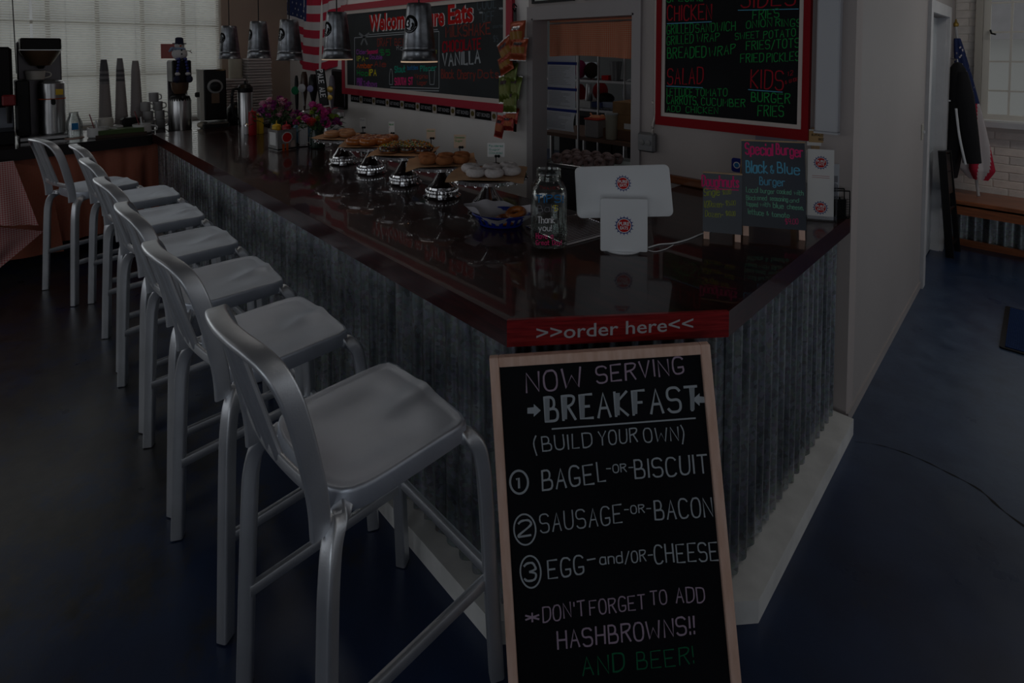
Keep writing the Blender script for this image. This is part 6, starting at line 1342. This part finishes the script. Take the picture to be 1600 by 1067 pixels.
ORB = mat('orange_foil', (.30, .05, .015), .3, .3); YLB = mat('yellow_print', (.28, .13, .015), .4); BLB = mat('dark_print', (.03, .01, .02), .4); GNB = mat('green_foil', (.10, .13, .02), .3, .3); GYB = mat('lime_print', (.15, .17, .03), .4); WHB = mat('silver_foil', (.42, .42, .44), .25, .7); RDB = mat('red_foil', (.35, .04, .03), .3, .3)
for k, (u, v, w, h, r, c, lb) in enumerate(((808, 54, .155, .19, -.05, (ORB, YLB, WHB), 'topmost orange snack bag on the clip strip'), (811, 77, .16, .16, .02, (ORB, YLB, BLB, WHB), 'second orange snack bag, straight, with a silver lower seal'), (791, 80, .15, .19, -.55, (ORB, YLB, BLB, WHB), 'tilted orange snack bag sticking out over the welcome board'), (790, 100, .15, .13, -.45, (ORB, YLB, RDB), 'lower tilted orange snack bag above the green ones'))): bag(u, v, w, h, r, c, lb, 'orange snack bags', YW-.10-.02*(k % 2))
for k, (u, v, w, h, r, lb) in enumerate(((798, 114, .13, .16, .05, 'highest green snack bag on the clip strip'), (789, 139, .13, .20, -.15, 'leftmost green snack bag with a silver side'), (803, 136, .14, .17, .1, 'green snack bag at the right of the strip'), (797, 158, .14, .17, -.08, 'lowest green snack bag, above the red ones'))): bag(u, v, w, h, r, (GNB, GYB, BLB, WHB), lb, 'green snack bags', YW-.09-.025*(k % 2))
for k, (u, v, w, h, r, lb) in enumerate(((800, 180, .13, .11, .05, 'upper red snack bag near the foot of the strip'), (794, 192, .12, .11, -.05, 'middle red snack bag near the foot of the strip'), (781, 198, .09, .16, .1, 'lowest dark red snack bag hanging at the very foot of the strip'))): bag(u, v, w, h, r, (RDB, mat('orange_print', (.45, .10, .02), .4), BLB), lb, 'red snack bags', YW-.08-.02*k)
# ================================================================ KITCHEN THROUGH THE DOORWAY
def pbox(name, u0, v0, u1, v1, Y, dep, m, parent=None, r=0.0, lab=None, cat=None, grp=None, rz=0):
    a = atY(u0, v1, Y); b = atY(u1, v1, Y); c = atY((u0+u1)/2, v0, Y); w = b.x-a.x; zb_ = (a.z+b.z)/2; h = c.z-zb_
    o = obj(name, MB().box((0, 0, h/2), (w, dep, h), r=r), m, None, 30 if r else 0); o.location = ((a.x+b.x)/2, Y+dep/2, zb_)
    if parent is not None: o.location = Vector(o.location)-parent.location; o.parent = parent
    elif lab: tag(o, lab, cat, grp)
    return o
vl = thing('door_curtain', 'short orange-red checked curtain across the top of the kitchen doorway', 'curtain', (DX0, YK+.06, 0))
zc0 = atY(920, 88, YK+.06).z; CG = gingham('orange_gingham', (.62, .13, .06), (.60, .36, .24), 75, ('X', 'Z'))
obj('cloth', MB().grid(lambda u, v: ((DX1-DX0)*u-.0, .015*math.sin(u*30)*(.3+v), DZ-.005-(DZ-zc0-.01*math.sin(u*5))*v), 70, 8), CG, vl, 180); obj('rail', MB().tube([(0.005, 0, DZ-.03), (DX1-DX0-.005, 0, DZ-.03)], .008, 8), STEEL, vl)
# clipboards: three hanging order sheets on a wire rack
YC = 3.86; CLIPB = mat('blue_clip', (.01, .04, .30), .4); KP = mat('printed_sheet', (.80, .84, .92), .8)
for k, (v0, v1, lb) in enumerate(((101, 137, 'highest'), (141, 169, 'middle'), (174, 203, 'lowest'))):
    a = atY(857+(0 if k < 2 else -2), v1, YC); b = atY(900, v1, YC); c = atY(878, v0, YC); t = thing('order_sheet', 'white printed order sheet on a blue strip in the kitchen, %s of the three hanging' % lb, 'paper', ((a.x+b.x)/2, YC, (a.z+b.z)/2), 0, 'hanging order sheets'); w = b.x-a.x; h = c.z-(a.z+b.z)/2
    obj('sheet', MB().grid(lambda u, v: ((u-.5)*w, -.01-.03*math.sin(v*2.6)*(k == 2), h*(1-v)), 4, 8), KP, t, 180); obj('blue_strip', MB().box((0, -.004, h+.012), (w+.01, .012, .026)), CLIPB, t, 0)
    l = MB(); rr = random.Random(k)
    for q in range(11): ww = w*rr.uniform(.4, .85); l.box((-w*.45+ww/2, -.012-.03*math.sin((.1+.075*q)*2.6)*(k == 2), h*(.9-.075*q)), (ww, .0012, .0022))
    obj('printed_lines', l, INKS['grey'], t, 0)
rk = thing('sheet_rack', 'narrow steel rack frame holding the hanging order sheets in the kitchen', 'rack', (atY(878, 150, YC+.05).x, YC+.05, 0))
for u in (852, 904): obj('post', MB().tube([(atY(u, 150, YC+.05).x-rk.location.x, 0, 0), (atY(u, 150, YC+.05).x-rk.location.x, 0, 2.0)], .010, 8), STEEL, rk)
for v in (90, 101, 141, 174): zr = atY(878, v, YC+.02).z; obj('crossbar', MB().box((0, -.018, zr), (.30, .012, .018)), STEEL, rk, 0)
obj('foot_bar', MB().box((0, 0, .015), (.32, .20, .03)), STEEL, rk, 0)
pbox('notice_sheet', 857, 87, 899, 99, YC+.015, .004, KP, lab='curled white notice above the hanging order sheets', cat='paper')
KS = thing('kitchen_shelving', 'chrome wire shelving seen through the doorway with cans, cartons and bags', 'shelving', (-3.0, 5.0, 0))
for u in (853, 902, 935, 976, 1010):
    p = atY(u, 150, 5.0); obj('post', MB().tube([(p.x+3.0, 0, 0), (p.x+3.0, 0, 2.3)], .013, 8), STEEL, KS)
xa = atY(845, 150, 5.0).x; xb = atY(1015, 150, 5.0).x
for v in (126, 172, 215):
    z = atY(930, v, 5.0).z; s = MB()
    for k in range(9): s.tube([(xa+3, .0+.05*k, z), (xb+3, .05*k, z)], .003, 5)
    for k in range(34): x = xa+3+(xb-xa)*k/33; s.tube([(x, 0, z-.012), (x, .42, z-.012)], .0025, 4)
    s.box(((xa+xb)/2+3, 0, z-.008), (xb-xa, .012, .026)); obj('wire_shelf', s, CHROME, KS, 30)
pb = lambda *a, **k: pbox(*a, **k)
zsh = atY(930, 126, 5.1).z
pb('carton', 901, 157, 922, 170, 5.1, .3, PAPER, lab='white carton on the middle kitchen shelf', cat='box'); pb('carton', 924, 160, 940, 168, 5.1, .25, mat('navy_box', (.02, .04, .16), .5), lab='navy blue carton on the middle kitchen shelf', cat='box'); pb('carton', 940, 160, 957, 168, 5.12, .25, mat('pale_blue_box', (.30, .34, .48), .5), lab='pale blue carton on the middle kitchen shelf', cat='box')
def soft(u, v, Y, rx, rz, m, lab, cat, name): 
    p = atY(u, v, Y); o = obj(name, MB().ball((0, 0, 0), 1, n=16), m); o.scale = (rx, .12, rz); o.location = p; o.data.transform(Matrix.Diagonal((rx, .12, rz, 1))); o.scale = (1, 1, 1); tag(o, lab, cat); return o
soft(946, 154, 5.25, .10, .07, BLACKM, 'black hat-like bundle on the middle kitchen shelf', 'bundle', 'dark_bundle'); soft(924, 110, 5.25, .065, .10, mat('dark_brown_fur', (.03, .015, .012), .9), 'dark brown rounded bundle on the top kitchen shelf', 'bundle', 'brown_bundle')
soft(984, 145, 5.2, .06, .16, mat('white_bag', (.45, .47, .52), .7, 0, 0, 4, .5, 20), 'white plastic bag bulging on the right of the kitchen shelving', 'bag', 'plastic_bag'); soft(906, 146, 5.2, .03, .12, mat('red_cloth', (.35, .01, .02), .8), 'red cloth hanging at the left of the kitchen shelf', 'cloth', 'red_cloth'); soft(938, 142, 5.3, .075, .11, MATS['red_cloth'], 'red bag leaning behind the steel jug in the kitchen', 'bag', 'red_bag')
p = atY(916, 155, 5.05); t = obj('steel_jug', MB().lathe([(.04, 0), (.045, .01), (.035, .14), (.028, .19), (.03, .20)], 18), STEEL); t.location = (p.x, 5.1, atY(916, 157, 5.1).z); tag(t, 'small steel jug on the middle kitchen shelf', 'jug')
p = atY(947, 122, 5.1); t = obj('carton', MB().box((0, 0, .03), (.09, .15, .05)), INKS['logored'], None, 0); t.location = (p.x, 5.15, zsh+.01); tag(t, 'small red carton on the top kitchen shelf', 'box')
p = atY(962, 120, 5.1); t = obj('wire_basket', MB().lathe([(.05, .0), (.07, .22), (.065, .22), (.045, .01)], 12), mat('dull_wire', (.2, .2, .21), .5, .8)); t.location = (p.x, 5.1, zsh+.01); tag(t, 'grey wire utensil basket on the top kitchen shelf', 'basket')
pb('kitchen_notice', 913, 97, 932, 121, 7.185, .01, KP, lab='white notice on the kitchen back wall between shelf posts', cat='notice')
soft(907, 108, 5.15, .022, .11, mat('magenta_cloth', (.40, .02, .15), .8), 'magenta and red cloth hanging from the kitchen shelving', 'cloth', 'pink_cloth')
# work table with boxes, bucket, tub
wt = thing('work_table', 'dark metal work table in the kitchen carrying cardboard boxes and a bucket', 'table', (-2.2, 4.35, 0)); za_ = atY(920, 214, 4.05).z
xa = atY(848, 214, 4.05).x; xb = atY(1030, 214, 4.05).x; obj('tabletop', MB().box(((xa+xb)/2+2.2, 0, za_-.02), (xb-xa, .62, .035)), mat('brown_table_top', (.18, .10, .07), .4), wt, 0)
for x in (xa+.1, xb-.35, xb-.1):
    for y in (-.27, .27): obj('leg', MB().tube([(x+2.2, y, 0), (x+2.2, y, za_-.04)], .02, 8), STEEL, wt)
obj('undershelf', MB().box(((xa+xb)/2+2.2, 0, .25), (xb-xa-.1, .55, .02)), BLACK, wt, 0)
def on_table(name, u0, v0, u1, m, lab, cat, Y=4.12, dep=.3, z=None, r=0.0, hv=None):
    z = za_ if z is None else z; a = atY(u0, 200, Y); b = atY(u1, 200, Y); c = atY((u0+u1)/2, v0, Y); h = c.z-z; o = obj(name, MB().box((0, 0, h/2), (b.x-a.x, dep, h), r=r), m, None, 30 if r else 0); o.location = ((a.x+b.x)/2, Y+dep/2, z+.001); tag(o, lab, cat); return o, c.z
o, z1 = on_table('cardboard_box', 941, 203.5, 998, mat('dark_cardboard', (.16, .08, .045), .85), 'low flat brown cardboard box at the bottom of the pile in the kitchen', 'box', dep=.34)
o, z2 = on_table('cardboard_box', 957, 181, 1005, CARD, 'middle brown cardboard box with a white shipping label in the kitchen pile', 'box', z=z1+.001)
obj('shipping_label', MB().box((.0, -.151, .04), (.07, .002, .05)), PAPER, o, 0)
o, z3 = on_table('cardboard_box', 957, 161, 1010, CARD, 'top open brown cardboard box of the kitchen pile', 'box', z=z2+.001)
p = atY(945.5, 210, 4.0); t = thing('white_bucket', 'tall cream plastic bucket with lid on the kitchen table', 'bucket', (p.x, 4.10, za_)); hh = atY(945, 178, 4.0).z-za_; obj('bucket_body', MB().lathe([(.05, 0), (.052, .005), (.058, hh-.02), (.061, hh-.018), (.061, hh-.006)], 26), mat('cream_plastic', (.40, .38, .30), .45), t); obj('lid', MB().lathe([(.063, hh-.012), (.063, hh), (.055, hh+.004), (0, hh+.002)], 26), mat('grey_blue_lid', (.40, .43, .46), .4), t)
p = atY(920, 210, 4.0); t = thing('storage_tub', 'clear tub with red rim holding orange packets on the kitchen table', 'tub', (p.x, 4.12, za_)); hh = atY(920, 187, 4.0).z-za_; obj('tub_body', MB().box((0, 0, hh/2), (.15, .18, hh), r=.01), mat('cloudy_tub', (.33, .30, .30), .4), t); obj('rim', MB().box((0, 0, hh), (.16, .19, .016), r=.005), mat('red_rim', (.55, .06, .04), .4), t); obj('packets', MB().ball((-.01, 0, hh+.014), .06, n=10, sc=(1, 1, .35)).ball((.05, .02, hh+.012), .03, n=8).tube([(-.05, 0, hh+.02), (-.075, 0, hh+.045)], .008, 6), mat('orange_packet', (.75, .30, .15), .5), t)
fz = thing('added_dark_cupboard', 'long black cupboard in the shadow below the kitchen shelving', 'cupboard', (-2.9, 5.75, 0)); obj('carcass', MB().box((0, 0, .46), (3.4, .5, .92)), BLACKM, fz, 0)  # added black box that supplies the dark below the shelving
for k in range(4): obj('door', MB().box((-1.27+.85*k, -.26, .46), (.82, .02, .84)), BLACKM, fz, 0)
# low table with tray of powdered brown doughnuts just inside the doorway
pt = thing('serving_table', 'grey steel cabinet just inside the doorway under the tray of brown doughnuts', 'cabinet', (-2.35, 3.3, 0)); zt_ = .90
obj('carcass', MB().box((-.12, .03, .45), (.62, .52, .88), r=.006), mat('grey_cabinet', (.12, .12, .13), .4, .5), pt)
obj('door_face', MB().box((-.12, -.235, .45), (.56, .012, .80), r=.003), MATS['grey_cabinet'], pt)
ty = thing('baking_tray', 'silver baking tray lined with paper holding powdered brown doughnuts', 'tray', (-2.42, 3.28, zt_+.002), math.radians(12)); 
tm = MB(); tm.box((0, 0, .002), (.62, .46, .003)); 
for x, y, a, b in ((0, -.23, .62, .004), (0, .23, .62, .004), (-.31, 0, .004, .46), (.31, 0, .004, .46)): tm.box((x, y, .012), (a, b, .022))
obj('pan', tm, STEEL, ty, 0); obj('tray_rim', MB().tube([(-.312, -.232, .024), (.312, -.232, .024), (.312, .232, .024), (-.312, .232, .024)], .004, 6, closed=True), CHROME, ty)
o = obj('tray_paper', MB().box((0, 0, .0045), (.60, .44, .001)), mat('blue_white_paper', (.42, .48, .50), .8), None, 0); place(o, (-2.42, 3.28, zt_+.002), math.radians(12)); tag(o, 'pale paper lining the baking tray of brown doughnuts', 'paper')
DM['cocoa'] = mat('powdered_cocoa_dough', (.16, .085, .075), .85, 0, 0, 30, .5, 120, col2=(.40, .30, .30)); rr = random.Random(11)
for j in range(4):
    for k in range(6):
        x = -.22+.088*k+(.03 if j % 2 else 0); y = -.15+.085*j
        if x > .20: continue
        c, s = math.cos(math.radians(12)), math.sin(math.radians(12))
        o = donut('doughnut', 'cocoa', -2.42+x*c-y*s, 3.28+x*s+y*c, zt_+.018, .026, .019, 'powdered brown doughnut on the doorway tray, %s row from the front, %s' % (['first', 'second', 'third', 'fourth'][j], ['far left', 'second from left', 'third from left', 'third from right', 'second from right', 'far right'][k]), 'powdered brown doughnuts on the tray', rx=1.05+rr.uniform(-.15, .15), rz=.55+rr.uniform(-.25, .25)); o.location.z = zt_+.046+rr.uniform(-.004, .004)
# ================================================================ ENTRANCE CORNER
bn = thing('window_bench', 'stained wooden bench on a corrugated metal front under the right window', 'bench', (1.2, 6.2, 0))
obj('seat_board', MB().box((0, .05, .435), (3.62, .50, .055), r=.006), ORANGEWOOD, bn, 0); obj('front_rail', MB().box((0, -.185, .385), (3.62, .03, .09)), ORANGEWOOD, bn, 0); obj('bottom_rail', MB().box((0, .075, .03), (3.62, .03, .06)), ORANGEWOOD, bn, 0)
c = corr((-1.81, .10), (1.81, .10), .055, .41, pitch=.10, amp=.014); 
obj('corrugated_front', c, GS, bn, 60); obj('core', MB().box((0, .19, .21), (3.6, .14, .40)), MATS['counter_body_dark'], bn, 0)
# flag on a leaning pole with the dark jacket hung over it
p0 = atY(1529, 306, 6.30); p1 = atY(1493, 42, 6.40)
fp_ = thing('pole_flag', 'furled starred and striped flag on a leaning white pole behind the black jacket', 'flag', (p0.x, 6.30, .4635)); pz = Vector((p1.x-p0.x, .12, p1.z-.4635))
obj('pole', MB().tube([(0, 0, 0), tuple(pz)], .012, 10), mat('pole_white', (.50, .50, .52), .4), fp_); obj('finial', MB().lathe([(.01, 0), (.022, .01), (.022, .03), (.01, .045), (.005, .07), (0, .075)], 12, Matrix.Translation(tuple(pz))), mat('brass_badge', (.40, .26, .06), .3, .6), fp_)
def fo(u, v):
    t = .93-.83*v; c = pz*t; a = 2*PI*u; r = (.022+.105*v**.8)*(1+.22*math.sin(5*a+4*v)); r *= (1 if v < .93 else 1-.5*(v-.93)/.07); return (c.x+r*math.cos(a)*.9+.02*v, c.y+r*math.sin(a)*.55-.02, c.z)
m = MB(); m.grid(fo, 96, 120); m.m = []
for i in range(96):
    for j in range(120):
        v = j/120; m.m.append(2 if v < .46 else (0 if (int((i/96)*8+v*3.2)) % 2 == 0 else 1))
obj('flag_cloth', m, [FR, FWh, FB], fp_, 60)
m = MB(); rr = random.Random(4)
for k in range(70):
    u, v = rr.random(), rr.uniform(.05, .44); a = Vector(fo(u, v)); cc = pz*(.93-.83*v); n_ = (a-Vector((cc.x, cc.y-.02, cc.z))).normalized(); a = a+n_*.003; tx = Vector((-n_.y, n_.x, 0)).normalized(); 
    m.add([tuple(a+tx*(.014 if q % 2 == 0 else .006)*math.sin(PI*q/5)+Vector((0, 0, 1))*(.014 if q % 2 == 0 else .006)*math.cos(PI*q/5)) for q in range(10)], [tuple(range(10))])
obj('stars', m, FWh, fp_, 0, kind='stuff')
jk = thing('black_jacket', 'black jacket with a thin white sleeve stripe hanging beside the door', 'jacket', (atY(1503, 150, 6.12).x, 6.12, 0))
J = mat('black_cloth', (.006, .006, .008), .85, 0, 0, 4, .3, 30)
def z6(v): return atY(1500, v, 6.12).z
def x6(u): return atY(u, 150, 6.12).x-jk.location.x
prof = [(97, 1493, 1495, .02), (99, 1488, 1501, .05), (108, 1481, 1508, .07), (125, 1479, 1512, .08), (155, 1479, 1513, .09), (190, 1479, 1512, .10), (230, 1479, 1508, .10), (262, 1480, 1503, .10), (278, 1480, 1500, .09), (279, 1486, 1494, .03)]
vs = []; NN = 24
for v, ua, ub, dp in prof:
    ca = (x6(ua)+x6(ub))/2; ra = (x6(ub)-x6(ua))/2
    for k in range(NN): a = 2*PI*k/NN; rp = 1+.07*math.sin(6*a+v*.03); vs.append((ca+ra*math.cos(a)*rp, dp*math.sin(a)*rp, z6(v)))
fs = [(i*NN+k, i*NN+(k+1) % NN, (i+1)*NN+(k+1) % NN, (i+1)*NN+k) for i in range(len(prof)-1) for k in range(NN)]+[tuple(range(NN)), tuple((len(prof)-1)*NN+k for k in range(NN))[::-1]]
obj('jacket_body', MB().add(vs, fs), J, jk, 70)
sl = [(Vector((x6(1503), -.05, z6(112)))), Vector((x6(1509), -.07, z6(150))), Vector((x6(1517), -.08, z6(200))), Vector((x6(1524), -.08, z6(250)))]
sp_ = smooth_path(sl, 6); obj('sleeve', MB().tube(sp_, .055, 14, scale=[.65+.5*min(1, i/6) for i in range(len(sp_))], up=(0, 1, 0)), J, jk, 60)
st2 = smooth_path([Vector((x6(1497), -.115, z6(168))), Vector((x6(1504), -.135, z6(210))), Vector((x6(1515), -.14, z6(252)))], 5); obj('white_stripe', MB().tube(st2, .009, 8), WHITE, jk, label='thin white piping')
obj('white_tag', MB().box((x6(1482), -.09, z6(157)), (.05, .01, .012)), WHITE, jk, 0)
obj('hook', MB().tube([(x6(1494), 0, z6(97)), (x6(1494), .0, z6(93)), (XR-jk.location.x+.005, .0, z6(91))], .006, 6), CHROME, jk)
# folded black stand leaning on the wall
A0 = at(1484, 403, 0); st = thing('folded_stand', 'tall folded black wooden stand leaning beside the doorway, in front of the jacket', 'stand', (-.50, 5.60, 0))
fA = Vector((A0.x+.50, A0.y-5.60, 0)); tA = atY(1472, 236, 5.62)-Vector((-.50, 5.60, 0)); BLW = mat('black_stained_wood', (.008, .006, .006), .4)
def rail(a, b, w=.045, d=.025): return MB().sweep([tuple(a), tuple(b)], rrect(w, d, .004, 2), (0, 1, 0))
of = Vector((.03, .24, 0)); tB = tA+Vector((.02, .20, -.02))
fA.z = .0; obj('front_leg', rail(fA+Vector((0, 0, .005)), tA, .055), BLW, st); obj('rear_leg', rail(fA+of+Vector((0, 0, .005)), tB, .04), BLW, st)
for k in (.12, .45, .80, .985): obj('crossbar', rail(fA.lerp(tA, k), (fA+of).lerp(tB, k), .035, .02), BLW, st)
pn = MB(); a, b, c, d = fA.lerp(tA, .60), (fA+of).lerp(tB, .60), (fA+of).lerp(tB, .97), fA.lerp(tA, .97); pn.add([tuple(q) for q in (a, b, c, d)]+[tuple(q+Vector((.012, 0, 0))) for q in (a, b, c, d)], [(0, 1, 2, 3), (7, 6, 5, 4), (0, 4, 5, 1), (1, 5, 6, 2), (2, 6, 7, 3), (3, 7, 4, 0)]); obj('seat_panel', pn, BLW, st, 0)
# floor mat
mt = thing('floor_mat', 'dark blue ribbed floor mat cut by the right edge of the photo', 'mat', (.40, 4.62, 0)); g_ = MB(); g_.prism(rrect(1.10, .72, .02, 3), .001, .010); obj('backing', g_, BLACK, mt, 0)
rb_ = MB(); 
for k in range(34): rb_.box((0, -.33+.02*k, .012), (1.05, .012, .006))
obj('ribs', rb_, mat('blue_carpet', (.005, .03, .12), .9), mt, 0, kind='stuff'); mt.rotation_euler = (0, 0, math.radians(0))
m0 = at(1565, 475, 0); m1 = at(1568, 550, 0); mt.location = ((m0.x+m1.x)/2+.55, (m0.y+m1.y)/2, 0)
